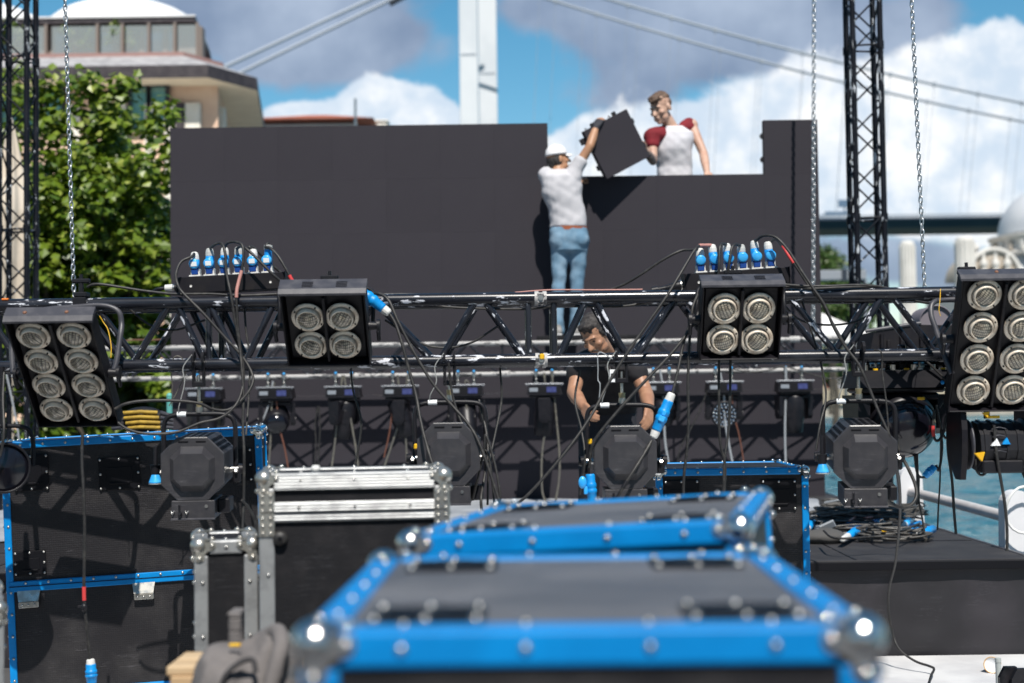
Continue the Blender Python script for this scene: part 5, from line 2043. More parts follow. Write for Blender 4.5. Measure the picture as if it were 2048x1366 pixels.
cable([(742, 588, 5.52), (760, 588, 5.5), (778, 602, 5.48), (795, 640, 5.46), (815, 680, 5.45), (838, 722, 5.44), (868, 770, 5.43), (905, 812, 5.42), (938, 850, 5.40), (960, 890, 5.38), (985, 960, 5.36), (1006, 1028, 5.34)], 5.5, .0064, M_RUBBER, 'long black cable slanting from the left blinder past right side of the middle spotlight', GF)
cable([(958, 800, 5.6), (970, 850, 5.55), (976, 900, 5.5), (968, 960, 5.46), (962, 1000, 5.4), (966, 1040, 5.4)], 5.5, .0056, M_RUBBER, 'black cable hanging straight at right of the middle spotlight', GF)
cable([(945, 1000, 5.45), (955, 960, 5.42), (968, 900, 5.40), (972, 870, 5.4), (990, 930, 5.38), (1000, 990, 5.36), (996, 1015, 5.36)], 5.5, .005, M_RUBBER, 'thin looped cable at right of the middle spotlight', GF)
cable([(1395, 590, 5.5), (1386, 612, 5.47), (1380, 645, 5.46), (1366, 690, 5.45), (1356, 740, 5.42), (1345, 786, 5.40)], 5.5, .0056, M_RUBBER, 'black cable from the right blinder down to top of the hanging blue connector', GF)
cable([(1306, 876, 5.40), (1290, 905, 5.37), (1268, 940, 5.34), (1252, 965, 5.33), (1240, 985, 5.33), (1228, 1004, 5.36)], 5.5, .0066, M_RUBBER, 'thick black cable from the hanging blue connector across the spotlight face', GF, (2.9, 3.5, M_BLACK))
cable([(1404, 608, 5.5), (1390, 640, 5.46), (1372, 670, 5.44), (1340, 710, 5.42), (1300, 752, 5.40), (1255, 800, 5.39), (1212, 850, 5.38), (1190, 880, 5.38), (1181, 905, 5.39), (1179, 936, 5.4)], 5.5, .0060, M_RUBBER, 'black cable slanting from the right blinder to the upright blue connector', GF)
cable([(1382, 640, 5.5), (1378, 700, 5.48), (1376, 770, 5.46), (1377, 840, 5.45), (1374, 900, 5.45), (1368, 950, 5.45), (1366, 1010, 5.45)], 5.5, .0056, M_RUBBER, 'black cable hanging straight beside left edge of the right four lamp blinder', GF)
cable([(1438, 720, 5.5), (1438, 800, 5.5), (1440, 880, 5.5), (1450, 930, 5.5), (1448, 985, 5.5), (1440, 1020, 5.5)], 5.5, .0052, M_RUBBER, 'black cable hanging in front of the sparkling moving head, left one of two', GF)
cable([(1461, 720, 5.52), (1460, 790, 5.52), (1457, 860, 5.52), (1449, 920, 5.5), (1447, 980, 5.5), (1443, 1020, 5.5)], 5.5, .0052, M_RUBBER, 'black cable hanging in front of the sparkling moving head, right one of two', GF)
cable([(1478, 560, 5.56), (1520, 563, 5.54), (1560, 568, 5.53), (1610, 572, 5.53), (1660, 572, 5.53), (1710, 570, 5.54), (1750, 572, 5.55), (1785, 578, 5.56)], 5.5, .0052, M_RUBBER, 'grey black cable lying on the truss top right of the right blinder, upper one', GF)
cable([(1550, 572, 5.55), (1590, 575, 5.54), (1630, 577, 5.53), (1680, 575, 5.53), (1740, 574, 5.55), (1800, 581, 5.58)], 5.5, .0050, M_RUBBER, 'black cable lying on the truss top right of the right blinder, lower one', GF)
cable([(1150, 612, 5.58), (1200, 613, 5.6), (1250, 612, 5.62), (1300, 604, 5.64), (1340, 600, 5.66)], 5.5, .005, M_RUBBER, 'black cable sagging just under the upper tube beside the crouching man', GF)
cable([(860, 598, 5.66), (880, 612, 5.66), (960, 617, 5.66), (1050, 618, 5.64), (1110, 612, 5.62)], 5.5, .005, M_RUBBER, 'black cable sagging just under the upper tube left of the pinned joint', GF)
cable([(1030, 585, 5.58), (1100, 580, 5.58), (1200, 580, 5.58), (1285, 579, 5.60)], 5.5, .0030, M_SALMON, 'faded pink cable lying on the truss top beside the pinned joint', GF)
cable([(1040, 588, 5.64), (900, 590, 5.64), (800, 588, 5.64), (745, 590, 5.63)], 5.5, .0046, M_RUBBER, 'black cable lying on the truss top between slanting connector and pinned joint', GF)
cable([(1830, 602, 5.62), (1860, 606, 5.64), (1890, 602, 5.66), (1915, 603, 5.66)], 5.5, .0052, M_RUBBER, 'black cable under the upper tube beside the right big blinder', GF)
cable([(1748, 700, 5.5), (1760, 702, 5.48), (1765, 715, 5.48), (1764, 740, 5.48), (1772, 800, 5.46), (1778, 870, 5.44)], 5.5, .0032, M_RUBBER, 'thin wire looped over the lower tube above the rightmost spotlight', GF)
cable([(344, 812, 5.6), (345, 770, 5.58), (342, 740, 5.56), (348, 715, 5.54), (362, 715, 5.54), (372, 740, 5.56), (356, 780, 5.6), (338, 812, 5.6)], 5.5, .0022, M_CABLEG, 'thin bare wire looped over the lower tube by the leftmost spotlight', GF)
for pts, lab in (([(897, 725, 5.5), (905, 790, 5.5), (925, 850, 5.48), (948, 890, 5.45), (975, 905, 5.42), (984, 960, 5.4), (990, 1020, 5.4)], 'thin black cable from the middle clamp past the spotlight to the deck'),
                 ([(1000, 735, 5.6), (1003, 800, 5.6), (990, 870, 5.55), (978, 930, 5.5), (975, 1010, 5.5)], 'thin black cable hanging between middle spotlight and the crouching man'),
                 ([(488, 600, 5.62), (492, 660, 5.6), (500, 720, 5.58), (497, 800, 5.55), (492, 870, 5.5)], 'thin black cable hanging from the left power box before the screen'),
                 ([(1160, 740, 5.6), (1150, 800, 5.58), (1163, 860, 5.5), (1170, 920, 5.45), (1160, 990, 5.45)], 'thin black cable at left of the upright blue connector'),
                 ([(1600, 590, 5.6), (1622, 660, 5.6), (1640, 720, 5.58), (1652, 790, 5.55), (1640, 850, 5.5), (1632, 900, 5.48)], 'thin black cable hanging left of the rightmost spotlight'),
                 ([(1560, 600, 5.6), (1600, 640, 5.62), (1660, 650, 5.64), (1720, 640, 5.64), (1760, 608, 5.62)], 'black cable sagging inside the truss right of the right four lamp blinder'),
                 ([(250, 610, 5.62), (300, 650, 5.64), (350, 660, 5.64), (410, 640, 5.62)], 'black cable sagging inside the truss beside the left eight lamp blinder'),
                 ([(770, 640, 5.6), (850, 690, 5.64), (930, 690, 5.64), (1000, 650, 5.62)], 'black cable sagging inside the truss left of the pinned joint'),
                 ([(700, 715, 5.6), (706, 780, 5.6), (722, 840, 5.6), (716, 900, 5.6), (704, 955, 5.6)], 'thin black cable hanging below the left four lamp blinder')):
    cable(pts, 5.5, .0044, M_RUBBER, lab, GF)
# safety line on the T of the crouching man
cable([(1225, 718, 5.52), (1198, 705, 5.52), (1196, 740, 5.52), (1196, 760, 5.52), (1200, 768, 5.5), (1199, 790, 5.5), (1196, 812, 5.5)], 5.5, .0022, M_CABLEW, 'pale thin safety wire hanging before the black shirt', GF)
# the long cable that runs down the stage front
cable([(1786, 890, 5.5), (1792, 930, 5.6), (1799, 975, 5.9), (1800, 1030, 6.4), (1795, 1090, 6.9), (1790, 1130, 7.3), (1779, 1175, 7.6), (1777, 1220, 7.75), (1786, 1270, 7.8), (1800, 1300, 7.75), (1830, 1322, 7.68), (1858, 1332, 7.62), (1868, 1338, 7.55), (1862, 1352, 7.3), (1856, 1375, 7.1)], 7, .0068, M_RUBBER, 'long black cable hanging down before the stage skirt onto the pale paving', GF)
cable([(1790, 870, 5.6), (1800, 905, 5.6), (1818, 940, 5.58), (1830, 968, 5.56), (1833, 992, 5.54), (1822, 1010, 5.52), (1802, 1015, 5.5), (1785, 1008, 5.48), (1772, 998, 5.46)], 5.5, .0068, M_RUBBER, 'thick black cable looping under the rightmost spotlight', GF)
cable([(165, 868, 5.30), (164, 920, 5.29), (167, 980, 5.28), (169, 1040, 5.28), (169, 1100, 5.28), (168, 1150, 5.28), (168, 1185, 5.28), (169, 1210, 5.28), (172, 1240, 5.28), (177, 1290, 5.29), (179, 1320, 5.3)], 5.3, .0060, M_RUBBER, 'black cable hanging vertically in front of the big blue edged case', GF, (5.7, 6.7, M_RED))
mb = MB()
p = at(168, 1215, 5.27)
mb.ell(p, (.012, .010, .016), n=8)
mb.box(p + Vector((-.008, 0, .004)), (.03, .01, .008), bev=.002)
solo('tape_knot', mb, M_BLACK, 'black tape knot below the red tape on the vertical cable', 'tape')
cable([(484, 1000, 5.4), (500, 1020, 5.45), (512, 1050, 5.5), (522, 1110, 5.6)], 5.4, .0055, M_RUBBER, 'black cable running down beside right edge of the big blue edged case', GF)
cable([(8, 745, 5.5), (6, 800, 5.45), (8, 860, 5.4), (2, 905, 5.4), (-10, 930, 5.4)], 5.4, .0055, M_RUBBER, 'black cable at left edge of the photo below the truss', GF)
for i, (pts, r, mat, lab) in enumerate((
        ([(546, 762), (540, 800), (528, 835), (512, 868), (496, 905)], .010, M_CABLEW, 'pale grey cable slanting down left from the dome moving head'),
        ([(549, 765), (543, 820), (541, 880), (538, 930), (537, 985)], .010, M_CABLEG, 'grey cable hanging straight below the dome moving head'),
        ([(553, 800), (558, 850), (570, 900), (580, 960)], .009, M_CABLEO, 'rusty orange cable below the dome moving head'),
        ([(685, 750), (676, 830), (668, 900), (660, 960)], .011, M_CABLEG, 'left grey cable of the pair hanging below the left four lamp blinder'),
        ([(688, 750), (700, 830), (712, 900), (719, 960)], .011, M_CABLEG, 'right grey cable of the pair hanging below the left four lamp blinder'),
        ([(636, 812), (630, 850), (632, 890), (627, 960)], .008, M_RUBBER, 'left dark cable hanging to the white plug on the aluminium edged case'),
        ([(638, 812), (640, 860), (637, 910), (636, 960)], .008, M_RUBBER, 'right dark cable hanging to the white plug on the aluminium edged case'),
        ([(795, 750), (800, 790), (806, 820), (790, 870), (770, 930), (758, 965)], .011, M_CABLEG, 'grey cable bending below the narrow moving head toward the case'),
        ([(815, 750), (810, 790), (802, 820), (810, 860), (814, 920)], .010, M_CABLEG, 'grey cable crossing below the narrow moving head'),
        ([(792, 790), (784, 830), (778, 870), (768, 915)], .008, M_CABLEO, 'rusty orange cable below the narrow moving head'),
        ([(1088, 745), (1092, 790), (1095, 840), (1086, 890), (1083, 940), (1086, 990), (1100, 1006), (1135, 1005)], .011, M_CABLEG, 'left side of the long grey cable loop beside the crouching man'),
        ([(1103, 742), (1108, 790), (1114, 850), (1119, 910), (1118, 960), (1111, 1004)], .011, M_CABLEG, 'right side of the long grey cable loop beside the crouching man'),
        ([(1320, 740), (1326, 780), (1328, 830), (1330, 880), (1336, 920), (1343, 960)], .012, M_CABLEW, 'pale grey cable hanging behind the hanging blue connector'),
        ([(1440, 745), (1448, 790), (1450, 840), (1458, 890), (1470, 950)], .012, M_CABLEW, 'pale grey cable hanging before the sparkling moving head'),
        ([(1463, 770), (1466, 820), (1478, 870), (1486, 915), (1490, 950)], .008, M_CABLEO, 'rusty orange cable right of the sparkling moving head'),
        ([(1572, 733), (1571, 800), (1570, 870), (1572, 950)], .012, M_CABLEW, 'pale grey cable hanging straight at right end of the rear truss'),
        ([(1465, 738), (1500, 744), (1540, 740), (1568, 733), (1620, 748), (1660, 757), (1705, 752)], .007, M_RUBBER, 'thin dark cable sagging sideways along right end of the rear truss'),
        ([(1418, 770), (1400, 820), (1380, 860), (1360, 900), (1352, 945)], .008, M_RUBBER, 'dark cable slanting down left of the sparkling moving head'),
        ([(945, 780), (932, 760), (930, 790), (936, 830)], .008, M_CABLEG, 'short grey cable behind the middle spotlight yoke'),
        ([(420, 772), (425, 800), (427, 830)], .009, M_CABLEG, 'short grey cable behind the leftmost spotlight yoke'),
        ([(12, 745), (22, 790), (34, 850), (40, 900)], .010, M_CABLEW, 'pale cable hanging at left edge before the tower'),
        ([(240, 683), (270, 680), (300, 680), (330, 679)], .008, M_CABLEO, 'orange cable lying along top of the rear truss at left'))):
    cable(pts, YR - .06, r * .85, mat, lab, GRr)
for pts, r, mat, Y, lab, tp_ in (
        ([(1833, 868), (1834, 920), (1835, 960), (1834, 1010)], .006, M_RUBBER, 5.8, 'black cable hanging straight below the big moving head, nearest to it', None),
        ([(1825, 870), (1829, 910), (1836, 950), (1855, 955)], .005, M_RUBBER, 5.8, 'thin cable curving to the small blue connector over the water', None),
        ([(1838, 950), (1838, 1000), (1845, 1040), (1849, 1070)], .004, M_RUBBER, 5.8, 'thin red and black wire hanging before the white post', None),
        ([(1882, 860), (1884, 900), (1878, 940), (1872, 930)], .0055, M_RUBBER, 5.75, 'black cable to the small blue connector from above', None),
        ([(1895, 840), (1896, 900), (1904, 960), (1908, 1020), (1912, 1068)], .006, M_RUBBER, 5.8, 'black cable hanging long before the water, right of the small blue connector', None),
        ([(1882, 850), (1880, 960), (1877, 1010), (1875, 1060)], .0038, M_RUBBER, 5.9, 'very thin cable hanging before the water', None),
        ([(1868, 820), (1866, 860), (1871, 880), (1880, 878), (1888, 860), (1893, 830)], .0058, M_RUBBER, 5.72, 'black cable loop below right side of the big moving head', (.8, 1.6, M_RED)),
        ([(1872, 810), (1880, 850), (1890, 875), (1905, 872), (1918, 850)], .0055, M_RUBBER, 5.74, 'second black cable loop between big moving head and yellow clipped spotlight', None),
        ([(1951, 918), (1953, 940), (1962, 950), (1972, 944), (1976, 922)], .005, M_RUBBER, 5.55, 'small cable loop under the yellow clipped spotlight', None),
        ([(1988, 850), (1992, 900), (2000, 950), (2010, 1010), (2014, 1060), (2014, 1102)], .0062, M_RUBBER, 5.5, 'black cable hanging in front of the yellow clipped spotlight', None),
        ([(1845, 715), (1890, 760), (1893, 790), (1878, 815)], .0045, M_RUBBER, 5.7, 'black cable bending beside left edge of the right eight lamp blinder', None)):
    cable(pts, Y, r, mat, lab, GS, tp_)
mb = MB()
p = at(1885, 765, 5.68)
mb.ell(p, (.008, .006, .008), n=8)
solo('blue_tip', mb, M_BLUEP, 'tiny blue plug tip beside left edge of the right eight lamp blinder', 'plug')
# ================================================================== FLIGHT CASES
def flight_case(name, label, M, W, D, H, edge, panel, top=None, split=None, ball=.024, ew=.034, castor=.10, rv=.085, dishes=False, group='flight cases', bands=False, latches=(), tilt_plates=(), feet=False, cat='flight case'):
    """local: base centre on the ground at the origin, front to -y; H is the full height above ground"""
    t = thing(name, label, cat, M, group)
    z0 = castor
    hw, hd = W / 2, D / 2
    e3 = .004
    mb = MB()
    mb.box((0, 0, (z0 + H) / 2), (W - .010, D - .010, H - z0 - .010))
    part('body', mb, panel, t)
    if top is not None:
        mb = MB()
        mb.box((0, 0, H - .004), (W - ew * 1.6, D - ew * 1.6, .006), bev=.001)
        part('top_panel', mb, top, t)
    cut = ball * 1.5

    def rivets(mb, a, b, off, step, r=.0062):
        a, b, off = Vector(a), Vector(b), Vector(off)
        L = (b - a).length
        n = max(1, int(round(L / step)))
        for k in range(n):
            p = a.lerp(b, (k + .5) / n) + off
            mb.ell(p, r, n=8, m=1)
    # twelve edges
    for sx in (-1, 1):
        for sy in (-1, 1):
            mb = MB()
            mb.box((sx * (hw - ew / 2 + e3), sy * (hd - ew / 2 + e3), (z0 + H) / 2), (ew, ew, H - z0 - 2 * cut), bev=.005, seg=2)
            rivets(mb, (sx * (hw - ew * .5), sy * (hd + e3), z0 + cut), (sx * (hw - ew * .5), sy * (hd + e3), H - cut), (0, 0, 0), rv)
            rivets(mb, (sx * (hw + e3), sy * (hd - ew * .5), z0 + cut), (sx * (hw + e3), sy * (hd - ew * .5), H - cut), (0, 0, 0), rv)
            part('edge_extrusion', mb, [edge, M_STEEL], t)
    for z, sz in ((z0, -1), (H, 1)):
        zc = z - sz * (ew / 2 - e3)
        for sy in (-1, 1):
            mb = MB()
            mb.box((0, sy * (hd - ew / 2 + e3), zc), (W - 2 * cut, ew, ew), bev=.005, seg=2)
            rivets(mb, (-hw + cut, sy * (hd + e3), zc), (hw - cut, sy * (hd + e3), zc), (0, 0, 0), rv)
            rivets(mb, (-hw + cut, sy * (hd - ew * .55), z + sz * e3), (hw - cut, sy * (hd - ew * .55), z + sz * e3), (0, 0, 0), rv)
            part('edge_extrusion', mb, [edge, M_STEEL], t)
        for sx in (-1, 1):
            mb = MB()
            mb.box((sx * (hw - ew / 2 + e3), 0, zc), (ew, D - 2 * cut, ew), bev=.005, seg=2)
            rivets(mb, (sx * (hw - ew * .55), -hd + cut, z + sz * e3), (sx * (hw - ew * .55), hd - cut, z + sz * e3), (0, 0, 0), rv)
            rivets(mb, (sx * (hw + e3), -hd + cut, zc), (sx * (hw + e3), hd - cut, zc), (0, 0, 0), rv)
            part('edge_extrusion', mb, [edge, M_STEEL], t)
    # ball corners: ball with three riveted ears
    for sx in (-1, 1):
        for sy in (-1, 1):
            for z, sz in ((z0, -1), (H, 1)):
                mb = MB()
                c = Vector((sx * (hw - ball * .42), sy * (hd - ball * .42), z - sz * ball * .42))
                mb.ell(c, ball, n=22)
                L = ball * 2.1
                for ax in range(3):
                    o1 = [(1, 2), (0, 2), (0, 1)][ax]
                    sg = (sx, sy, sz)
                    base = [sx * hw, sy * hd, z]
                    base[ax] += sg[ax] * e3 * 1.3
                    poly = []
                    for (u, v) in ((0, 0), (L, 0), (L * 1.06, L * .22), (L * .95, L * .42), (L * .62, L * .50), (L * .50, L * .62), (L * .42, L * .95), (L * .22, L * 1.06), (0, L)):
                        q = list(base)
                        q[o1[0]] -= sg[o1[0]] * u
                        q[o1[1]] -= sg[o1[1]] * v
                        poly.append(q)
                    th = [0, 0, 0]
                    th[ax] = sg[ax] * .0025
                    mb.prism(poly, th)
                    for (u, v) in ((L * .86, L * .2), (L * .2, L * .86)):
                        q = list(base)
                        q[o1[0]] -= sg[o1[0]] * u
                        q[o1[1]] -= sg[o1[1]] * v
                        q[ax] += th[ax]
                        mb.ell(q, .0075, n=8)
                part('ball_corner', mb, M_CHROME if edge is M_BLUEX else M_BALL, t)
    # lid joint
    if split:
        for sy in (-1, 1):
            mb = MB()
            mb.box((0, sy * (hd + .001), split), (W - .02, .012, .044 if not bands else .056), bev=.003)
            mb.box((0, sy * (hd + .0045), split), (W - .02, .010, .003), m=2)
            rivets(mb, (-hw + .03, sy * (hd + .008), split + .013), (hw - .03, sy * (hd + .008), split + .013), (0, 0, 0), rv, .0045 if bands else .006)
            part('lid_band', mb, [M_ALURIB if bands else edge, M_STEEL, M_TRIM], t)
        for sx in (-1, 1):
            mb = MB()
            mb.box((sx * (hw + .001), 0, split), (.012, D - .02, .044), bev=.003)
            part('lid_band', mb, [edge], t)
            if bands:
                mb = MB()
                for sy in (-1,):
                    mb.box((sx * (hw - .018), sy * (hd + .0065), split - .005), (.044, .006, .125), bev=.002)
                    for k in range(6):
                        for j in (-1, 1):
                            mb.ell((sx * (hw - .018) + j * .011, sy * (hd + .0095), split - .058 + k * .021), .0055, n=8)
                part('brace_plate', mb, M_BALL, t)
    if bands:
        for sy in (-1, 1):
            mb = MB()
            mb.box((0, sy * (hd + .003), H - .022), (W - 3 * ball, .010, .044), bev=.003)
            part('top_band', mb, M_ALURIB, t)
    if feet:
        for sx in (-1, 1):
            mb = MB()
            z = (split or H) - .072
            mb.lathe([(0, .018), (.016, .018), (.020, .012), (.021, 0)], 20, TR(sx * (hw - .055), -hd, z) @ RX(90))
            mb.cyl((sx * (hw - .055), -hd - .0185, z), (sx * (hw - .055), -hd - .0195, z), .006, n=10, m=1)
            part('rubber_foot', mb, [M_RUBBER, M_TRIM], t)
    # castor dishes on the lid
    if dishes:
        for sx in (-1, 1):
            for sy in (-1, 1):
                mb = MB()
                c = (sx * (hw - ew - .085), sy * (hd - ew - .075), H + .0)
                mb.box(c, (.135, .115, .006), bev=.002)
                mb.lathe([(.05, .004), (.048, -.002), (.0, -.004)], 24, TR(c[0], c[1], H + .001))
                for dx in (-1, 0, 1):
                    for dy in (-1, 1):
                        mb.ell((c[0] + dx * .058, c[1] + dy * .048, H + .003), .0062, n=8, m=1)
                part('castor_dish', mb, [M_TRIM, M_STEEL], t)
    # recessed plates, latches on the front: list of (x, z, w, h)
    for (x, z, w, h) in tilt_plates:
        mb = MB()
        mb.box((x, -hd - .001, z), (w, .006, h), bev=.0015)
        mb.box((x, -hd - .0045, z - h * .05), (w * .62, .004, h * .5), bev=.001)
        mb.box((x, -hd - .008, z - h * .30), (w * .5, .008, .008), bev=.002, m=0)
        for dx in (-.5, 0, .5):
            for dz in (-.5, .5):
                mb.ell((x + dx * (w - .014), -hd - .0045, z + dz * (h - .014)), .0058, n=8, m=1)
        for dz in (0,):
            for dx in (-.5, .5):
                mb.ell((x + dx * (w - .014), -hd - .0045, z), .0058, n=8, m=1)
        part('recessed_plate', mb, [M_TRIM, M_STEEL], t)
    for (x, z) in latches:
        mb = MB()
        mb.prism([(x - .048, -hd - .004, z + .03), (x + .048, -hd - .004, z + .03), (x + .040, -hd - .022, z - .022), (x - .040, -hd - .022, z - .022)], (0, .012, 0))
        mb.box((x, -hd - .016, z - .036), (.082, .012, .026), bev=.003)
        for dx in (-.025, 0, .025):
            mb.ell((x + dx, -hd - .023, z - .036), .0045, n=8, m=1)
        part('latch', mb, [M_BALL, M_STEEL], t)
    # castors
    if castor:
        for sx in (-1, 1):
            for sy in (-1, 1):
                mb = MB()
                x, y = sx * (hw - .09), sy * (hd - .09)
                mb.box((x, y, castor - .006), (.09, .09, .010), bev=.002)
                mb.cyl((x - .018, y, castor * .46), (x + .018, y, castor * .46), castor * .46, n=18, m=1)
                mb.box((x - .024, y, castor * .7), (.005, .05, castor * .55))
                mb.box((x + .024, y, castor * .7), (.005, .05, castor * .55))
                part('castor', mb, [M_STEEL, M_RUBBER], t)
    return t


# nearest blue case
hn = at(1190, 1262, 1.56)
Wn, Dn, Hn = .585, .72, hn.z
pl, pr = at(636, 1262, 1.56), at(1738, 1262, 1.56)
Wn = pr.x - pl.x + .02
flight_case('flight_case', 'nearest blue edged flight case with grey top and bright ball corners, out of focus', Matrix.Translation(((pl.x + pr.x) / 2, 1.56 + Dn / 2, 0)) @ RZ(-1.0), Wn, Dn, Hn, M_BLUEX, M_HEX, M_TOPL, None, ball=.026, ew=.042, rv=.135, dishes=True, group='blue edged flight cases')
# second blue case, turned and slightly tipped
c2 = at(1195, 1062, 2.72)
flight_case('flight_case', 'second blue edged flight case, turned aslant just behind the nearest one', Matrix.Translation((c2.x + .085, 2.78, 0)) @ RZ(-13) @ RY(-3.2), .60, .70, at(1200, 1052, 2.76).z + .024, M_BLUEX, M_HEX, M_TOPL, None, ball=.025, ew=.040, rv=.12, dishes=True, group='blue edged flight cases')
# aluminium edged case
pl, pr = at(527, 960, 4.0), at(903, 946, 4.0)
Ha = (at(535, 952, 4.0).z + at(895, 944, 4.0).z) / 2
flight_case('flight_case', 'aluminium edged black flight case with ribbed bands, left of centre', Matrix.Translation(((pl.x + pr.x) / 2 - .03, 4.0 + .19, 0)) @ RZ(6.5), pr.x - pl.x, .32, Ha, M_ALU, M_FELT, M_FELT, Ha - .105, ball=.025, ew=.044, rv=.16, bands=True, feet=True, group='aluminium edged cases')
pl, pr = at(395, 1100, 4.12), at(512, 1098, 4.12)
Hb = at(450, 1083, 4.12).z
flight_case('flight_case', 'narrow aluminium edged case standing left of the bigger aluminium one', Matrix.Translation(((pl.x + pr.x) / 2 - .035, 4.12 + .15, 0)) @ RZ(12.5), pr.x - pl.x + .004, .30, Hb, M_ALU, M_FELT, M_FELT, None, ball=.026, ew=.040, rv=.16, bands=False, group='aluminium edged cases')
p = at(8, 1215, 4.0)
flight_case('flight_case', 'aluminium edged case cut off at lower left edge of the photo', Matrix.Translation((p.x - .375, 4.16, 0)) @ RZ(21), .58, .55, at(0, 1212, 4.0).z, M_ALU, M_FELT, M_FELT, None, ball=.025, ew=.030, rv=.16, group='aluminium edged cases')
# big blue edged case at left, leaning a little
YC = 6.02
pl, pr = at(2, 1050, YC), at(508, 1060, YC)
Wc = pr.x - pl.x + .005
Ht = at(255, 872, YC).z
sp_ = at(255, 1154, YC).z
bigc = flight_case('flight_case', 'big blue edged flight case with hex patterned black faces behind the left lamps', Matrix.Translation(((pl.x + pr.x) / 2 + .025, YC + .34, 0)) @ RZ(8) @ RY(-2.3), Wc, .60, Ht, M_BLUEX, M_HEX, M_HEX, sp_ - .01, ball=.020, ew=.030, castor=.30, rv=.092, group='blue edged flight cases',
                   latches=((-.45, sp_ - .05), (.02, sp_ - .05)), tilt_plates=((-.06, Ht - .155, .17, .135), (-.42, Ht - .13, .14, .15), (-.44, sp_ + .085, .13, .10), (.42, Ht - .15, .15, .14)))
# dolly shelf it stands on: dark plinth under the case
mb = MB()
mb.box(((pl.x + pr.x) / 2 - .02, YC + .34, .10), (Wc * 1.02, .52, .20), bev=.01)
solo('plinth', mb, M_FELT, 'low black dolly under the big blue edged case', 'dolly')
# blue edged case behind the truss, right of centre
YD = 6.15
pl, pr = at(1312, 950, YD), at(1614, 945, YD)
flight_case('flight_case', 'blue edged flight case with riveted black plates behind the truss, right of centre', Matrix.Translation(((pl.x + pr.x) / 2, YD + .3, 0)) @ RZ(.5), pr.x - pl.x, .60, (at(1320, 940, YD).z + at(1610, 937, YD).z) / 2, M_BLUEX, M_HEX, M_HEX, None, ball=.020, ew=.030, rv=.095, group='blue edged flight cases',
            tilt_plates=((-.22, at(1400, 990, YD).z, .15, .13), (.20, at(1550, 990, YD).z, .15, .13)))
# white plug lying on the aluminium case
mb = MB()
p = at(637, 948, 4.16)
mb.lathe([(0, .0), (.014, 0), (.0135, .012), (.009, .018), (0, .019)], 14, Matrix.Translation((p.x, 4.10, Ha + .003)))
solo('plug', mb, M_WHITEP, 'white plug standing on top of the aluminium edged case', 'plug')

# ------------------------------------------------------------------ backpack on a wooden crate
M_WOOD = pmat('raw pine board', (.55, .40, .24), .7, 0, (.46, .31, .17), 9, .4, .65, stretch=(1, 1, 5))
zc = at(372, 1327, 3.45).z
xc0 = at(342, 1340, 3.3).x
cr = thing('wooden_crate', 'pale pine crate under the backpack at lower left', 'crate', (xc0 + .29, 3.5, 0))
for k in range(6):
    mb = MB()
    mb.box((xc0 + .29, 3.3, zc - .055 - k * .13), (.58, .022, .11), bev=.003)
    part('slat', mb, M_WOOD, cr, world=True)
    mb = MB()
    mb.box((xc0 + .01, 3.40, zc - .055 - k * .13), (.022, .17, .11), bev=.003)
    part('slat', mb, M_WOOD, cr, world=True)
for k in range(2):
    mb = MB()
    mb.box((xc0 + .29, 3.34 + k * .10, zc + .011), (.60, .09, .022), bev=.003)
    part('lid_board', mb, M_WOOD, cr, world=True)
for x in (.03, .55):
    for y in (3.33, 3.46):
        mb = MB()
        mb.box((xc0 + x, y, zc / 2), (.045, .045, zc), bev=.002)
        part('post', mb, M_WOOD, cr, world=True)

VOX = {}


def remesh(name, mb, mat, voxel, parent, smooth=4, disp=None, mats=None, label=None):
    """fuse overlapping shapes into one continuous surface"""
    me = mb.mesh(name + '_raw', [mat])
    o = bpy.data.objects.new('tmp', me)
    COL.objects.link(o)
    r = o.modifiers.new('r', 'REMESH')
    r.mode = 'VOXEL'
    r.voxel_size = voxel
    if smooth:
        s = o.modifiers.new('s', 'SMOOTH')
        s.factor = .5
        s.iterations = smooth
    dg = bpy.context.evaluated_depsgraph_get()
    out = bpy.data.meshes.new_from_object(o.evaluated_get(dg))
    bpy.data.objects.remove(o)
    bpy.data.meshes.remove(me)
    out.name = name
    if disp:
        nr = [v.normal.copy() for v in out.vertices]
        for v, nn in zip(out.vertices, nr):
            v.co += nn * disp(v.co)
    for p_ in out.polygons:
        p_.use_smooth = True
    if not out.materials:
        out.materials.append(mat)
    else:
        out.materials[0] = mat
    return part(name, out, None, parent, world=True, label=label)


M_PACK = pmat('faded black nylon', (.12, .11, .108), .85, 0, (.17, .155, .15), 8, .35, .7, bump=.5, bscale=60)
M_PACKD = pmat('black webbing', (.03, .028, .03), .7)
YK = 3.2
bp_ = thing('backpack', 'faded grey black backpack with grab loop lying on the crate at lower left', 'backpack', (at(500, 1340, YK).x, YK + .1, zc + .022))


def K(px, py, dy=0):
    return at(px, py, YK + dy)


mb = MB()
mb.ell(K(500, 1400, .05), (.125, .13, .135), n=20)
mb.ell(K(452, 1385, .0), (.07, .10, .11), n=16)
mb.ell(K(548, 1368, .06), (.065, .11, .13), n=16)
mb.ell(K(475, 1330, .08), (.075, .09, .05), n=16)
mb.ell(K(436, 1342, -.02), (.035, .06, .05), n=16)
mb.ell(K(535, 1300, .10), (.045, .07, .05), n=16)
mb.ell(K(430, 1390, 0), (.05, .10, .12), n=16)
remesh('bag', mb, M_PACK, .009, bp_, 6, lambda c: .010 * noise.noise(c * 14) + .006 * noise.noise(c * 38))
mb = MB()
_x = [K(470, y_, .03) for y_ in (1300, 1262, 1236, 1226)]
for a_, b_ in zip(_x, _x[1:]):
    mb.box((a_ + b_) / 2, (.028, .016, (a_ - b_).length + .004), bev=.005)
mb.box(K(472, 1224, .06), (.028, .075, .010), bev=.004)
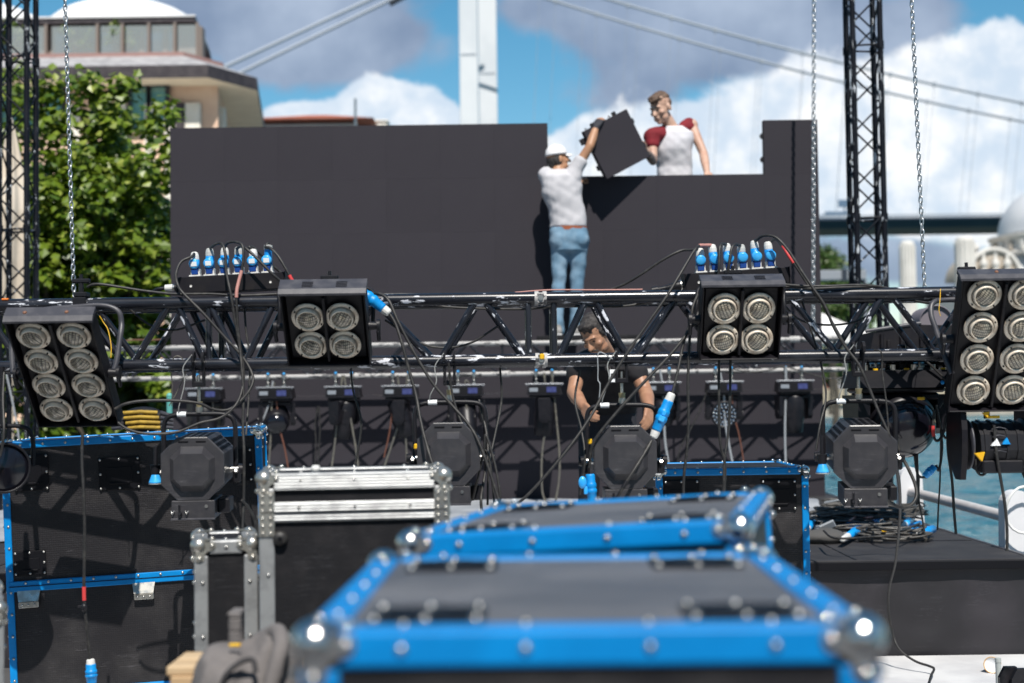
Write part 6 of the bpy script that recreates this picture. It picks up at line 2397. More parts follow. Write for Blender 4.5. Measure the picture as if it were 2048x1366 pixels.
mb.box(K(474, 1262, .09), (.028, .010, .085), bev=.004)
part('grab_loop', mb, M_PACK, bp_, world=True)
mb = MB()
mb.tube(spline([K(540, 1270, .04), K(556, 1262, .02), K(562, 1290, -.03), K(552, 1330, -.06), K(540, 1380, -.08), K(535, 1420, -.08)], 6), [.020] * 31, 8)
remesh('shoulder_strap', mb, M_PACK, .008, bp_, 3)
mb = MB()
mb.tube(spline([K(438, 1390, -.10), K(452, 1350, -.10), K(480, 1325, -.085), K(505, 1320, -.08), K(512, 1345, -.09)], 6), .006, 8)
part('strap_piping', mb, M_PACKD, bp_, world=True)
mb = MB()
q = K(470, 1290, -.045)
mb.box(q, (.026, .010, .007), bev=.002)
part('yellow_label', mb, M_YELLOW, bp_, world=True)

# ================================================================== CABLE HEAP ON THE STAGE
def deck_pt(px, py, lift=0):
    """point on the stage deck seen at a photo position"""
    d = M3 @ Vector(((px - 1024) / F, (683 - py) / F, -1))
    t = (ZS + .012 + lift - CAM.z) / d.z
    return CAM + d * t


M_HEAP = pmat('black cable rubber with sun highlights', (.05, .047, .044), .45, 0, (.12, .112, .10), 30, .42, .7)  # grey of sunlit highlights put into the rubber colour


def coil(px, py, rx, ry, turns, r, label, seed, mat, lift=0.0):
    rng = random.Random(seed)
    c = deck_pt(px, py)
    sx = rx * 1.12 * c.y / F
    pts = []
    ph = rng.uniform(0, 6)
    n = turns * 14
    sy = sx * ry
    for i in range(n):
        a = 2 * PI * i / 14 + ph
        k = 1 - .34 * rng.random() * (i % 3) / 2 - .012 * (i / 14)
        pts.append((c.x + sx * k * math.cos(a) + .02 * math.sin(a * .37 + seed), c.y + sy * k * math.sin(a) + .03 * math.sin(a * .23), ZS + .02 + lift + .014 * (i // 14) * .8 + .016 * math.sin(a * 1.7 + seed)))
    mb = MB()
    mb.tube(spline(pts, 3), r, 6)
    return solo('cable_coil', mb, mat, label, 'cable coil', 'coiled cables on the stage')


coil(1668, 1058, 52, .62, 9, .0075, 'thick black cable coil at left of the heap near the blue edged case', 1, M_HEAP, .03)
coil(1790, 1080, 66, .45, 7, .0070, 'flat black cable coil lying nearest on the deck at right front of the heap', 2, M_HEAP)
coil(1720, 1072, 72, .42, 7, .0070, 'black cable coil in front middle of the heap', 3, M_HEAP)
coil(1760, 1046, 62, .6, 8, .0075, 'black cable coil in middle of the heap under the blue plugs', 4, M_HEAP, .03)
coil(1700, 1022, 50, .45, 6, .0070, 'black cable coil at back of the heap', 5, M_HEAP, .02)
coil(1808, 1040, 40, .7, 6, .0070, 'black cable coil below the white post', 6, M_HEAP, .04)
coil(1735, 1035, 48, .55, 6, .0070, 'black cable coil partly under the others at centre back', 7, M_CABLEG, .04)
coil(1692, 1062, 56, .55, 7, .0075, 'black cable coil stacked on the left coil, leaning right', 11, M_HEAP, .085)
coil(1745, 1060, 60, .5, 7, .0072, 'black cable coil on top in middle of the heap', 12, M_HEAP, .08)
coil(1785, 1056, 55, .5, 6, .0072, 'black cable coil on top at right of the heap', 13, M_HEAP, .07)
coil(1722, 1014, 44, .45, 5, .0070, 'black cable coil farthest back on the grey cloth', 14, M_HEAP, .03)
for pts, mat, lab in (([(1648, 1078), (1665, 1092), (1700, 1094), (1760, 1090), (1800, 1092)], M_RUBBER, 'loose black cable lying along front of the heap'),
                      ([(1700, 1056), (1715, 1048), (1735, 1050), (1760, 1046)], M_SALMON, 'pale red cable end across middle of the heap'),
                      ([(1662, 1046), (1680, 1038), (1700, 1042)], M_SALMON, 'short pale red cable end at left of the heap'),
                      ([(1740, 1062), (1765, 1075), (1800, 1078), (1840, 1062)], M_RUBBER, 'loose black cable leading to the rightmost blue connectors'),
                      ([(1650, 1018), (1690, 1012), (1730, 1016), (1770, 1010)], M_CABLEW, 'pale cable lying at back of the heap')):
    mb = MB()
    mb.tube(spline([deck_pt(*p_, .05) + Vector((0, 0, .05)) for p_ in pts], 6), .007, 7)
    solo('loose_cable', mb, mat, lab, 'cable', 'loose cables on the heap')


def heap_plug(pa, pb, label, r=.030, body=None, lift=.10):
    a, b = deck_pt(*pa, lift), deck_pt(*pb, lift)
    a = at(pa[0], pa[1], deck_pt(pa[0], pa[1] + 12).y)
    b = at(pb[0], pb[1], deck_pt(pb[0], pb[1] + 12).y)
    d = b - a
    L = d.length
    t = thing('inline_connector', label, 'connector', Matrix.Translation(a) @ d.normalized().to_track_quat('Z', 'X').to_matrix().to_4x4(), 'connectors on the cable heap')
    mb = MB()
    mb.lathe([(0, L * .24), (r * .85, L * .24), (r * .9, L * .5), (r * 1.1, L * .54), (r * 1.1, L * .64), (r, L * .66), (r * .95, L), (0, L)], 16)
    part('body', mb, body or M_BLUEP, t)
    mb = MB()
    mb.lathe([(0, 0), (r * .5, 0), (r * .7, L * .06), (r * .82, L * .24)], 12)
    part('gland', mb, M_WHITEP, t)


heap_plug((1684, 1080), (1728, 1052), 'long blue connector with white end slanting in front of the heap', .028)
heap_plug((1836, 1068), (1866, 1058), 'rightmost blue connector with white end on edge of the deck', .028)
heap_plug((1810, 1064), (1840, 1048), 'blue connector just left of the rightmost one', .026)
heap_plug((1770, 1048), (1748, 1034), 'blue plug with white end facing forward in middle of the heap', .026)
heap_plug((1696, 1030), (1700, 1055), 'blue plug standing in the left coil', .024)
heap_plug((1806, 1052), (1822, 1040), 'pale lidded blue plug right of the middle coil', .026, M_BLUEL)
heap_plug((1612, 1062), (1628, 1040), 'blue plug half hidden by the blue edged case', .026)
heap_plug((1752, 1016), (1775, 1014), 'small dark blue plug at back of the heap below the rightmost spotlight', .014, M_BLUED)
mb = MB()
p = deck_pt(1768, 1062, .07)
mb.box(p, (.03, .02, .012), bev=.003)
solo('tape_tab', mb, M_YELLOW, 'small yellow tape tab in middle of the cable heap', 'tape')
mb = MB()
p = deck_pt(1655, 1052, .09)
mb.box(p, (.10, .02, .05), rot=Matrix.Rotation(.5, 3, 'X') @ Matrix.Rotation(-.5, 3, 'Y'), bev=.004)
solo('cable_tag', mb, M_CABLEW, 'pale paper tag lying in the left cable coil', 'tag')
# folded grey bag at left front of the heap
bg_ = thing('cable_bag', 'grey cloth bag lying before the left cable coil', 'bag', deck_pt(1640, 1085))
mb = MB()
c = deck_pt(1640, 1082)
mb.ell(c + Vector((.02, 0, .03)), (.15, .12, .05), n=18)
mb.ell(c + Vector((-.12, .02, .03)), (.11, .11, .05), n=18)
remesh('bag', mb, pmat('grey bag cloth', (.07, .068, .066), .85, 0, (.11, .105, .1), 6), .014, bg_, 4, lambda q: .012 * noise.noise(q * 9))

# ================================================================== RAILING POSTS, CUP, SMALL THINGS
M_POST = pmat('white painted post', (.66, .66, .68), .6, 0, (.74, .74, .75), 3)
M_ROPE = pmat('white rope', (.74, .74, .72), .8)
M_RAIL = pmat('pale grey rail tube', (.50, .47, .46), .45, 0, (.58, .55, .54), 5)


def railpost(px, pyt, Y, w, label):
    p = at(px, pyt, Y)
    t = thing('railing_post', label, 'post', (p.x, Y, 0), 'railing posts along the water')
    mb = MB()
    h = p.z
    poly = [(-w / 2, 0, 0), (w / 2, 0, 0)]
    prof = []
    for i in range(13):
        a = PI * i / 12
        prof.append((w * .42 * math.cos(a), 0, h - w * .42 + w * .42 * math.sin(a)))
    mb.prism([(p.x + x, Y - w * .3, z) for x, _, z in poly + prof], (0, w * .6, 0))
    part('post', mb, M_POST, t, world=True)
    mb = MB()
    mb.cyl((p.x - .02, Y - w * .31, h * .80), (p.x + .04, Y - w * .40, h * .80), .016, n=14)
    if px < 1900:
        part('collar', mb, pmat('rusty collar', (.42, .26, .10), .7, 0, (.6, .5, .4), 20), t, world=True)
    return p


pA = railpost(1818, 934, 10.9, .20, 'white railing post standing behind the cable heap')
pB = railpost(2030, 980, 8.75, .20, 'white railing post at right edge beyond the stage')
mb = MB()
mb.cyl((pA.x, 10.9, pA.z * .80), (pB.x, 8.75, pB.z * .80), .036, n=14)
solo('railing_tube', mb, M_RAIL, 'pale rail tube between the two white posts before the water', 'rail')
mb = MB()
c = at(2048, 1020, 8.6)
mb.tube([c + Vector((.11 * math.cos(a), .02 * math.sin(a * 2), .14 * math.sin(a))) for a in [2 * PI * i / 20 for i in range(20)]], .008, 8, closed=True)
solo('rope_loop', mb, M_ROPE, 'white rope loop hanging on the post at right edge', 'rope')


def ground_pt(px, py, z=0):
    d = M3 @ Vector(((px - 1024) / F, (683 - py) / F, -1))
    return CAM + d * ((z - CAM.z) / d.z)


# paper cup lying on its side
M_CUP = pmat('brown kraft paper', (.55, .33, .14), .75, 0, (.62, .40, .19), 20)
p = ground_pt(1988, 1346)
p = Vector((p.x, p.y, .048))
ax = Vector((-.45, -.85, .06)).normalized()
q = ax.to_track_quat('Z', 'X').to_matrix().to_4x4()
cp_ = thing('paper_cup', 'brown paper cup lying on its side on the pale paving', 'cup', Matrix.Translation(p) @ q)
mb = MB()
mb.lathe([(.030, -.055), (.042, .05), (.0445, .051), (.0445, .054), (.042, .055), (.0395, .052), (.029, -.05)], 28)
part('cup', mb, M_CUP, cp_)
mb = MB()
mb.lathe([(0, .046), (.0385, .0465), (.0405, .053)], 28)
part('cup_lid', mb, M_STICK, cp_)
mb = MB()
p = ground_pt(1998, 1400)
zz = at(1996, 1316, p.y).z
mb.cyl((p.x, p.y, 0), (p.x, p.y, zz - .012), .0135, n=14)
mb.cyl((p.x, p.y, zz - .02), (p.x, p.y, zz), .0155, n=14)
mb.cyl((p.x, p.y, 0), (p.x, p.y, .01), .06, n=18)
solo('stub_post', mb, pmat('grey green post paint', (.40, .43, .42), .6), 'short grey green tube standing before the paper cup', 'post')
mb = MB()
p = ground_pt(2036, 1420)
zz = at(2036, 1338, p.y).z
for dx, dy in ((-.01, .05), (.03, 0)):
    hw_ = .055
    mb.prism([(p.x + dx - hw_, p.y + dy, 0), (p.x + dx + hw_, p.y + dy, 0), (p.x + dx + hw_, p.y + dy, zz - .06), (p.x + dx + hw_ * .5, p.y + dy, zz), (p.x + dx - hw_ * .5, p.y + dy, zz), (p.x + dx - hw_, p.y + dy, zz - .05)], (0, .03, 0))
    mb.cyl((p.x + dx, p.y + dy - .004, zz - .07), (p.x + dx, p.y + dy, zz - .07), .014, n=12)
solo('lamp_bracket', mb, M_BLACK, 'pair of black notched plates standing at lower right corner', 'bracket')
# ================================================================== PEOPLE
def skinmat(name, c, c2):
    return pmat(name, c, .5, 0, c2, 14, .35, .7, bump=.1, bscale=140)


def head(mb, c, Rm, s=1.0, nose=1.0):
    c = Vector(c)
    R3 = Rm.to_3x3()

    def P(x, y, z):
        return c + R3 @ (Vector((x, y, z)) * s)

    def e(p, r):
        mb.ell(P(*p), [q * s for q in r], R3, 18)
    e((0, .018, .035), (.074, .094, .082))
    e((0, -.022, -.015), (.064, .066, .085))
    e((0, -.040, -.078), (.046, .044, .032))
    e((0, -.068, -.098), (.022, .022, .018))
    e((0, -.072, .022), (.050, .020, .012))
    for sx in (-1, 1):
        e((sx * .045, -.058, -.025), (.020, .022, .018))
        e((sx * .036, -.03, -.07), (.026, .04, .032))
        e((sx * .076, .012, -.012), (.010, .022, .032))
        mb.limb(P(0, -.088, .008), P(sx * .008, -.100, -.034), .0085 * s, .0105 * s, 8)
    mb.limb(P(0, -.082, .012), P(0, -.112 * nose, -.030), .008 * s, .0125 * s, 10)
    e((0, -.084, -.058), (.023, .013, .008))
    e((0, -.082, -.070), (.020, .013, .008))
    return P


def eyes(parent, P, s):
    for sx in (-1, 1):
        mb = MB()
        mb.ell(P(sx * .030, -.079, .002), (.009 * s, .005 * s, .004 * s), n=12)
        part('eye', mb, pmat('dark eye', (.02, .015, .012), .2), parent, world=True)
        mb = MB()
        mb.tube([P(sx * .014, -.089, .021), P(sx * .03, -.089, .026), P(sx * .046, -.078, .021)], .0028 * s, 6)
        part('eyebrow', mb, pmat('dark brow hair', (.03, .02, .015), .8), parent, world=True)


def hand(mb, w, d, n, side, curl=35, s=1.0, fat=1.0, tips=True, spread=6, thumb=40):
    """w wrist, d towards the fingers, n the way the palm faces"""
    w = Vector(w)
    d = Vector(d).normalized()
    n = Vector(n)
    n = (n - d * n.dot(d)).normalized()
    a = d.cross(n) * side          # towards the thumb
    mb.ell(w + d * .008 * s, .026 * s * fat, n=10)
    lens = (.070, .080, .074, .058)
    for k in range(4):
        off = (.030 - .0205 * k) * s
        kn = w + d * (.088 - .004 * abs(k - 1.2)) * s + a * off
        mb.limb(w + d * .022 * s + a * off * .7, kn, .0150 * s * fat, .0118 * s * fat, 8)
        dirn = (Matrix.Rotation(rad(-spread * (k - 1.5)) * side, 3, n) @ d)
        p = kn
        L = lens[k] * s
        seg = (.45, .30, .25) if tips else (.45, .2)
        ax = dirn.cross(n).normalized()
        for j, f in enumerate(seg):
            dirn = Matrix.Rotation(rad(curl * (1.0 + .12 * k)), 3, ax) @ dirn
            q = p + dirn * L * f
            mb.limb(p, q, (.0098 - .0008 * j) * s * fat, (.0092 - .0010 * j) * s * fat, 8)
            p = q
    b = w + d * .030 * s + a * .024 * s
    td = (Matrix.Rotation(rad(thumb) * -side, 3, n) @ d)
    td = (td + n * .35).normalized()
    m_ = b + td * .034 * s
    mb.limb(b, m_, .0150 * s * fat, .0115 * s * fat, 8)
    td2 = (td + d * .5 + n * .2).normalized()
    t_ = m_ + td2 * .030 * s
    mb.limb(m_, t_, .0110 * s * fat, .0098 * s * fat, 8)
    if tips:
        mb.limb(t_, t_ + (td2 + d * .3).normalized() * .022 * s, .0098 * s * fat, .0080 * s * fat, 8)


def torso(mb, pts, n=18):
    """stack of ellipses (centre, half width, half depth, yaw in degrees) skinned as one loft"""
    vs = []
    for (c, a, b, yaw) in pts:
        c = Vector(c)
        for i in range(n):
            t = 2 * PI * i / n
            v = Matrix.Rotation(rad(yaw), 3, 'Z') @ Vector((a * math.copysign(abs(math.cos(t)) ** .85, math.cos(t)), b * math.copysign(abs(math.sin(t)) ** .85, math.sin(t)), 0))
            vs.append(c + v)
    k = len(pts)
    fs = [(j * n + i, j * n + (i + 1) % n, (j + 1) * n + (i + 1) % n, (j + 1) * n + i) for j in range(k - 1) for i in range(n)]
    fs += [tuple(range(n))[::-1], tuple(range((k - 1) * n, k * n))]
    mb.add(vs, fs)


def wrinkle(ax, amp, f1, f2, seed=0):
    def fn(c):
        return amp * noise.noise(Vector((c.x * f2, c.y * f2, c.z * f1 + c.x * ax)) + Vector((seed, 0, 0))) + amp * .6 * noise.noise(Vector((c.x * f1 * .7, c.y * 8, c.z * f1 * 1.1 - c.x * ax * 1.5)) + Vector((seed, 9, 0)))
    return fn


M_SK1 = skinmat('tanned skin', (.44, .235, .135), (.36, .18, .10))
M_SK2 = skinmat('fair skin', (.56, .36, .27), (.50, .29, .21))
M_SK3 = skinmat('olive skin', (.40, .215, .13), (.33, .165, .10))
M_TAT = pmat('tattooed skin', (.46, .30, .23), .5, 0, (.16, .14, .14), 34, .4, .6)
M_TEE = pmat('white cotton', (.47, .465, .49), .85, 0, (.53, .52, .545), 6, bump=.2, bscale=300)
M_TEEW = pmat('bright white cotton', (.62, .61, .65), .85, 0, (.68, .67, .70), 6, bump=.2, bscale=300)
M_TEEB = pmat('black cotton', (.012, .011, .014), .85, 0, (.020, .018, .020), 9, bump=.2, bscale=300)
M_REDC = pmat('dark red cotton', (.17, .008, .015), .85, 0, (.21, .010, .019), 8)
M_JEAN = pmat('light blue denim', (.115, .22, .32), .85, 0, (.23, .34, .44), 7, .36, .66, stretch=(1, 1, .6), bump=.3, bscale=240)
M_DARKJ = pmat('dark trousers', (.014, .014, .020), .85)
M_CAPW = pmat('white cap cotton', (.76, .75, .76), .8)
M_HAIRB = pmat('black hair', (.018, .014, .013), .7, 0, (.045, .040, .038), 60, bump=.6, bscale=120)
M_HAIRN = pmat('brown hair', (.085, .050, .035), .7, 0, (.15, .095, .065), 50, bump=.6, bscale=90)
M_FADE = pmat('close cropped hair', (.15, .09, .065), .8)
M_BELT = pmat('brown leather belt', (.30, .085, .035), .5)
M_GLOVE = pmat('dark work glove', (.03, .03, .038), .8)
M_SHOE = pmat('grey trainer', (.20, .19, .18), .8, 0, (.34, .33, .32), 12)
M_SOLE = pmat('white sole rubber', (.5, .5, .5), .7)

# ---------------------------------------------------------------- the man on the rear truss, seen from behind
Y1 = 12.80
zfoot = zrt + .0635


def J(px, py, Y=Y1):
    return at(px, py, Y)


p1_ = thing('person', 'person in white cap and blue jeans seen from behind, reaching up to the tilted panel', 'person', Vector((at(1138, 655, Y1).x, Y1, zfoot)))
sR, eR, wR = J(1152, 338, 12.80), J(1180, 292, 12.78), J(1193, 252, 12.86)
sL, eL, wL = J(1092, 350, 12.84), J(1106, 392, 13.04), J(1150, 364, 13.08)
neck, chest, waist = J(1116, 340, 12.83), J(1123, 365), J(1136, 448)
hL_, hR_ = J(1119, 478), J(1158, 476)
kL, kR = J(1118, 566, 12.80), J(1154, 566, 12.82)
aL = Vector((J(1114, 640).x, 12.78, zfoot + .09))
aR = Vector((J(1152, 640).x, 12.84, zfoot + .09))
hd1 = J(1117, 318, 12.86)
RH1 = RZ(110) @ RX(-8)
mb = MB()
Ph = head(mb, hd1, RH1, 1.0)
mb.limb(neck + Vector((0, 0, -.02)), hd1 + Vector((.0, .0, -.05)), .062, .056)
torso(mb, [(waist + Vector((0, 0, -.10)), .15, .10, 0), (waist, .14, .095, 0), (chest + Vector((.01, 0, -.10)), .155, .10, 0), (chest, .165, .105, 0), (neck + Vector((0, 0, -.03)), .08, .07, 0)])
for a_, b_, c_, r in ((sR, eR, wR, 1), (sL, eL, wL, 1)):
    mb.limb(a_, b_, .050, .040)
    mb.limb(b_, b_.lerp(c_, .35), .041, .043)
    mb.limb(b_.lerp(c_, .35), c_, .043, .028)
hand(mb, wR, (J(1202, 236, 12.90) - wR), (.45, .75, -.2), 1, 30)
hand(mb, wL, (J(1164, 356, 13.10) - wL), (0, .6, -.6), -1, 30)
for a_, b_, c_ in ((hL_, kL, aL), (hR_, kR, aR)):
    mb.limb(a_, b_, .078, .052)
    mb.limb(b_, c_, .050, .038)
    mb.limb(c_, c_ + Vector((0, .12, -.05)), .036, .030)
body1 = remesh('body', mb, M_SK1, .0075, p1_, 3)
mb = MB()
torso(mb, [(waist + Vector((.0, 0, -.035)), .172, .125, 0), (waist + Vector((0, 0, .04)), .168, .122, 0), (waist + Vector((-.012, 0, .14)), .170, .124, 4), (chest + Vector((.0, 0, -.12)), .182, .130, 8), (chest + Vector((0, 0, -.03)), .186, .130, 10),
           (chest + Vector((-.006, 0, .05)), .165, .115, 12), (neck + Vector((0, .01, .00)), .085, .080, 0)])
mb.limb(chest + Vector((.09, 0, .03)), sR, .090, .072)
mb.limb(sR, sR.lerp(eR, .30), .072, .066)
mb.limb(chest + Vector((-.10, 0, .03)), sL, .095, .078)
mb.limb(sL, sL.lerp(eL, .75), .078, .068)
shirt = remesh('shirt', mb, M_TEE, .010, p1_, 5, wrinkle(8, .008, 14, 3, 2))
mb = MB()
torso(mb, [(waist + Vector((.004, 0, -.02)), .160, .118, 0), (waist + Vector((.004, 0, -.09)), .176, .128, 0), ((hL_ + hR_) / 2 + Vector((0, 0, -.03)), .182, .135, 0), ((hL_ + hR_) / 2 + Vector((0, 0, -.12)), .165, .12, 0)])
mb.ell((hL_ + Vector((.0, -.045, -.02))), (.085, .095, .10), n=16)
mb.ell((hR_ + Vector((.0, -.045, -.02))), (.085, .095, .10), n=16)
for a_, b_, c_ in ((hL_, kL, aL), (hR_, kR, aR)):
    mb.limb(a_ + Vector((0, 0, -.05)), b_, .090, .064)
    mb.limb(b_, c_ + Vector((0, 0, .06)), .063, .058)
    mb.limb(c_ + Vector((0, 0, .06)), c_ + Vector((0, .01, -.03)), .060, .068)
jeans = remesh('jeans', mb, M_JEAN, .010, p1_, 4, wrinkle(4, .010, 13, 6, 5))
mb = MB()
for sx in (-1, 1):
    q = (hL_ if sx < 0 else hR_) + Vector((0, -.136, .0))
    mb.box(q, (.10, .012, .11), bev=.005)
part('back_pocket', mb, M_JEAN, jeans, world=True) if False else None
mb = MB()
pts = [waist + Vector((.005 + .166 * math.cos(t), .124 * math.sin(t), -.045)) for t in [2 * PI * i / 40 for i in range(40)]]
for i in range(40):
    a_, b_ = pts[i], pts[(i + 1) % 40]
    mb.add([a_ + Vector((0, 0, -.018)), b_ + Vector((0, 0, -.018)), b_ + Vector((0, 0, .018)), a_ + Vector((0, 0, .018))], [(0, 1, 2, 3)], 0, True)
part('belt', mb, M_BELT, p1_, world=True)
mb = MB()
R3 = RH1.to_3x3()
mb.ell(Ph(0, .018, .045), (.082, .104, .085), R3, 20)
capm = MB()
capm.lathe([(.0, .084), (.03, .080), (.057, .066), (.076, .040), (.084, .004), (.085, -.012), (.084, -.004), (.080, -.004), (.079, .006)], 32, Matrix.Translation(Ph(0, .016, .045)) @ RH1 @ Matrix.Diagonal((1, 1.22, 1.05, 1)))
capm.lathe([(0, .089), (.008, .087), (.009, .082)], 12, Matrix.Translation(Ph(0, .016, .045)) @ RH1 @ Matrix.Diagonal((1, 1.22, 1.05, 1)))
cap_ = part('cap', capm, M_CAPW, p1_, world=True)
mb = MB()
vs = []
for j in range(5):
    for i in range(13):
        t = -1 + 2 * i / 12
        r = j / 4
        vs.append(Ph(.072 * t * (1 - .25 * r * abs(t)), -.075 - (.075 * r) * (1 - .55 * t * t) + .03 * t * t, .046 - .018 * r - .022 * t * t))
mb.add(vs, [(j * 13 + i, j * 13 + i + 1, (j + 1) * 13 + i + 1, (j + 1) * 13 + i) for j in range(4) for i in range(12)], 0, True)
mb.add([v - R3 @ Vector((0, 0, .004)) for v in vs], [(j * 13 + i, (j + 1) * 13 + i, (j + 1) * 13 + i + 1, j * 13 + i + 1) for j in range(4) for i in range(12)], 1, True)
part('brim', mb, [M_CAPW, M_DARKJ], cap_, world=True)
mb = MB()
mb.ell(Ph(0, .045, -.012), (.072, .072, .062), R3, 16)
mb.ell(Ph(0, .075, -.055), (.048, .030, .035), R3, 14)
for sx in (-1, 1):
    mb.ell(Ph(sx * .066, .03, -.01), (.016, .04, .05), R3, 12)
remesh('hair', mb, M_HAIRB, .008, p1_, 2, lambda q: .004 * noise.noise(q * 70))
mb = MB()
mb.ell(Ph(0, -.055, -.060), (.052, .052, .040), R3, 14)
remesh('face_mask', mb, pmat('pale face mask', (.62, .66, .68), .8), .008, p1_, 2)
eyes(body1, Ph, 1)
mb = MB()
hand(mb, wR - (J(1202, 236, 12.90) - wR).normalized() * .015, (J(1202, 236, 12.90) - wR), (.45, .75, -.2), 1, 30, fat=1.32, tips=False)
mb.limb(wR - (wR - eR).normalized() * .03, wR, .034, .033)
remesh('glove', mb, M_GLOVE, .0065, p1_, 2)
for a_, nm in ((aL, 'shoe'), (aR, 'shoe')):
    mb = MB()
    mb.limb(a_ + Vector((0, -.035, -.045)), a_ + Vector((0, .14, -.055)), .047, .040)
    mb.ell(a_ + Vector((0, -.01, -.01)), (.045, .06, .05), n=14)
    sh = remesh(nm, mb, M_SHOE, .009, p1_, 3)
    mb = MB()
    mb.box(a_ + Vector((0, .05, -.081)), (.088, .29, .018), bev=.008)
    part('sole', mb, M_SOLE, sh, world=True)

# ---------------------------------------------------------------- the man behind the screen with the red sleeves
Y2 = 13.62
p2_ = thing('person', 'person in white shirt with dark red sleeves standing behind the dark screen gap', 'person', Vector((at(1350, 355, Y2).x, Y2, ZPL)))


def J2(px, py, Y=Y2):
    return at(px, py, Y)


hd2 = J2(1321, 216, 13.52)
RH2 = RZ(-42) @ RX(24) @ RY(-4)
sa, ea, wa = J2(1304, 272, 13.50), J2(1306, 322, 13.42), J2(1291, 300, 13.20)       # image left arm
sb, eb, wb = J2(1383, 251, 13.66), J2(1407, 307, 13.56), J2(1414, 345, 13.32)
nk2 = J2(1345, 252, 13.58)
ch2 = J2(1345, 281, 13.60)
ws2 = J2(1350, 352, 13.64)
mb = MB()
P2h = head(mb, hd2, RH2, 1.22)
mb.limb(nk2 + Vector((0, .02, -.03)), hd2 + Vector((.03, .03, -.05)), .066, .060)
torso(mb, [(ws2 + Vector((0, 0, -.14)), .15, .10, -8), (ws2, .145, .10, -8), (ch2 + Vector((0, 0, -.08)), .165, .11, -12), (ch2 + Vector((0, 0, .04)), .185, .11, -15), (nk2 + Vector((0, .02, -.02)), .09, .075, -10)])
for a_, b_, c_ in ((sa, ea, wa), (sb, eb, wb)):
    mb.limb(a_, b_, .054, .042)
    mb.limb(b_, b_.lerp(c_, .35), .043, .045)
    mb.limb(b_.lerp(c_, .35), c_, .045, .030)
mb.ell(sb, (.066, .062, .066), n=14)
hand(mb, wa, (J2(1278, 262, 13.10) - wa), (-.6, -.4, .1), -1, 32)
hand(mb, wb, (J2(1420, 356, 13.20) - wb), (0, .2, -1), 1, 22)
hips = Vector((ws2.x, 13.66, ZPL + .92))
for sx in (-1, 1):
    k_ = Vector((ws2.x + sx * .11, 13.64, ZPL + .48))
    f_ = Vector((ws2.x + sx * .13, 13.70, ZPL + .09))
    mb.limb(hips + Vector((sx * .09, 0, 0)), k_, .082, .055)
    mb.limb(k_, f_, .054, .04)
    mb.limb(f_, f_ + Vector((0, -.13, -.05)), .038, .030)
body2 = remesh('body', mb, M_SK2, .0075, p2_, 3)
body2.data.materials.append(M_TAT)
for pl_ in body2.data.polygons:
    c = WM[body2] @ pl_.center
    u = wa - ea
    tt = (c - ea).dot(u) / u.dot(u)
    if -.15 < tt < .85 and (c - (ea + u * tt)).length < .06:
        pl_.material_index = 1
eyes(body2, P2h, 1.22)
mb = MB()
torso(mb, [(ws2 + Vector((0, 0, -.10)), .178, .128, -8), (ws2 + Vector((0, 0, -.02)), .172, .124, -8), (ws2 + Vector((0, 0, .08)), .172, .124, -9), (ch2 + Vector((0, 0, -.10)), .188, .130, -12), (ch2 + Vector((0, 0, -.0)), .205, .132, -15),
           (ch2 + Vector((.005, 0, .07)), .195, .118, -15), (nk2 + Vector((0, .015, -.005)), .098, .085, -10)])
sh2 = remesh('shirt', mb, M_TEEW, .010, p2_, 5, wrinkle(-7, .007, 13, 3, 8))
mb = MB()
mb.limb(ch2.lerp(sa, .62) + Vector((0, 0, .035)), sa, .075, .082)
mb.limb(nk2 + Vector((-.075, 0, -.035)), sa, .045, .080)
mb.limb(sa, sa.lerp(ea, .30), .082, .072)
remesh('sleeve', mb, M_REDC, .009, p2_, 3, wrinkle(4, .006, 20, 9, 3), label='dark red sleeve over the bent arm')
mb = MB()
mb.limb(nk2 + Vector((.075, .01, -.025)), sb + Vector((-.03, 0, .01)), .040, .068)
mb.limb(ch2.lerp(sb, .70) + Vector((0, 0, .03)), sb + Vector((-.022, 0, -.01)), .07, .072)
remesh('sleeve', mb, M_REDC, .009, p2_, 3, wrinkle(4, .005, 20, 9, 4), label='cut off dark red sleeve above the bare arm')
mb = MB()
pts = [nk2 + RZ(-10).to_3x3() @ Vector((.088 * math.cos(t), .075 * math.sin(t) + .01, -.006 + .028 * math.sin(t))) for t in [2 * PI * i / 24 for i in range(24)]]
mb.tube(pts, .009, 7, closed=True)
part('collar', mb, M_REDC, p2_, world=True)
R32 = RH2.to_3x3()
mb = MB()
mb.ell(P2h(0, .024, .062), [q * 1.22 for q in (.070, .094, .062)], R32, 18)
mb.ell(P2h(.01, -.060, .088), [q * 1.22 for q in (.052, .044, .034)], R32, 14)
mb.ell(P2h(.015, -.088, .080), [q * 1.22 for q in (.040, .024, .022)], R32, 14)
remesh('hair', mb, M_HAIRN, .008, p2_, 2, lambda q: .012 * noise.noise(q * 48) + .006 * noise.noise(q * 110))
mb = MB()
mb.ell(P2h(0, .040, .022), [q * 1.22 for q in (.0765, .078, .058)], R32, 18)
remesh('cropped_hair', mb, M_FADE, .008, p2_, 2)
mb = MB()
torso(mb, [(ws2 + Vector((0, 0, -.02)), .160, .118, -8), (hips, .18, .13, 0), (hips + Vector((0, 0, -.1)), .165, .12, 0)])
for sx in (-1, 1):
    k_ = Vector((ws2.x + sx * .11, 13.64, ZPL + .48))
    f_ = Vector((ws2.x + sx * .13, 13.70, ZPL + .09))
    mb.limb(hips + Vector((sx * .09, 0, -.04)), k_, .095, .07)
    mb.limb(k_, f_, .068, .064)
remesh('trousers', mb, M_DARKJ, .012, p2_, 3)
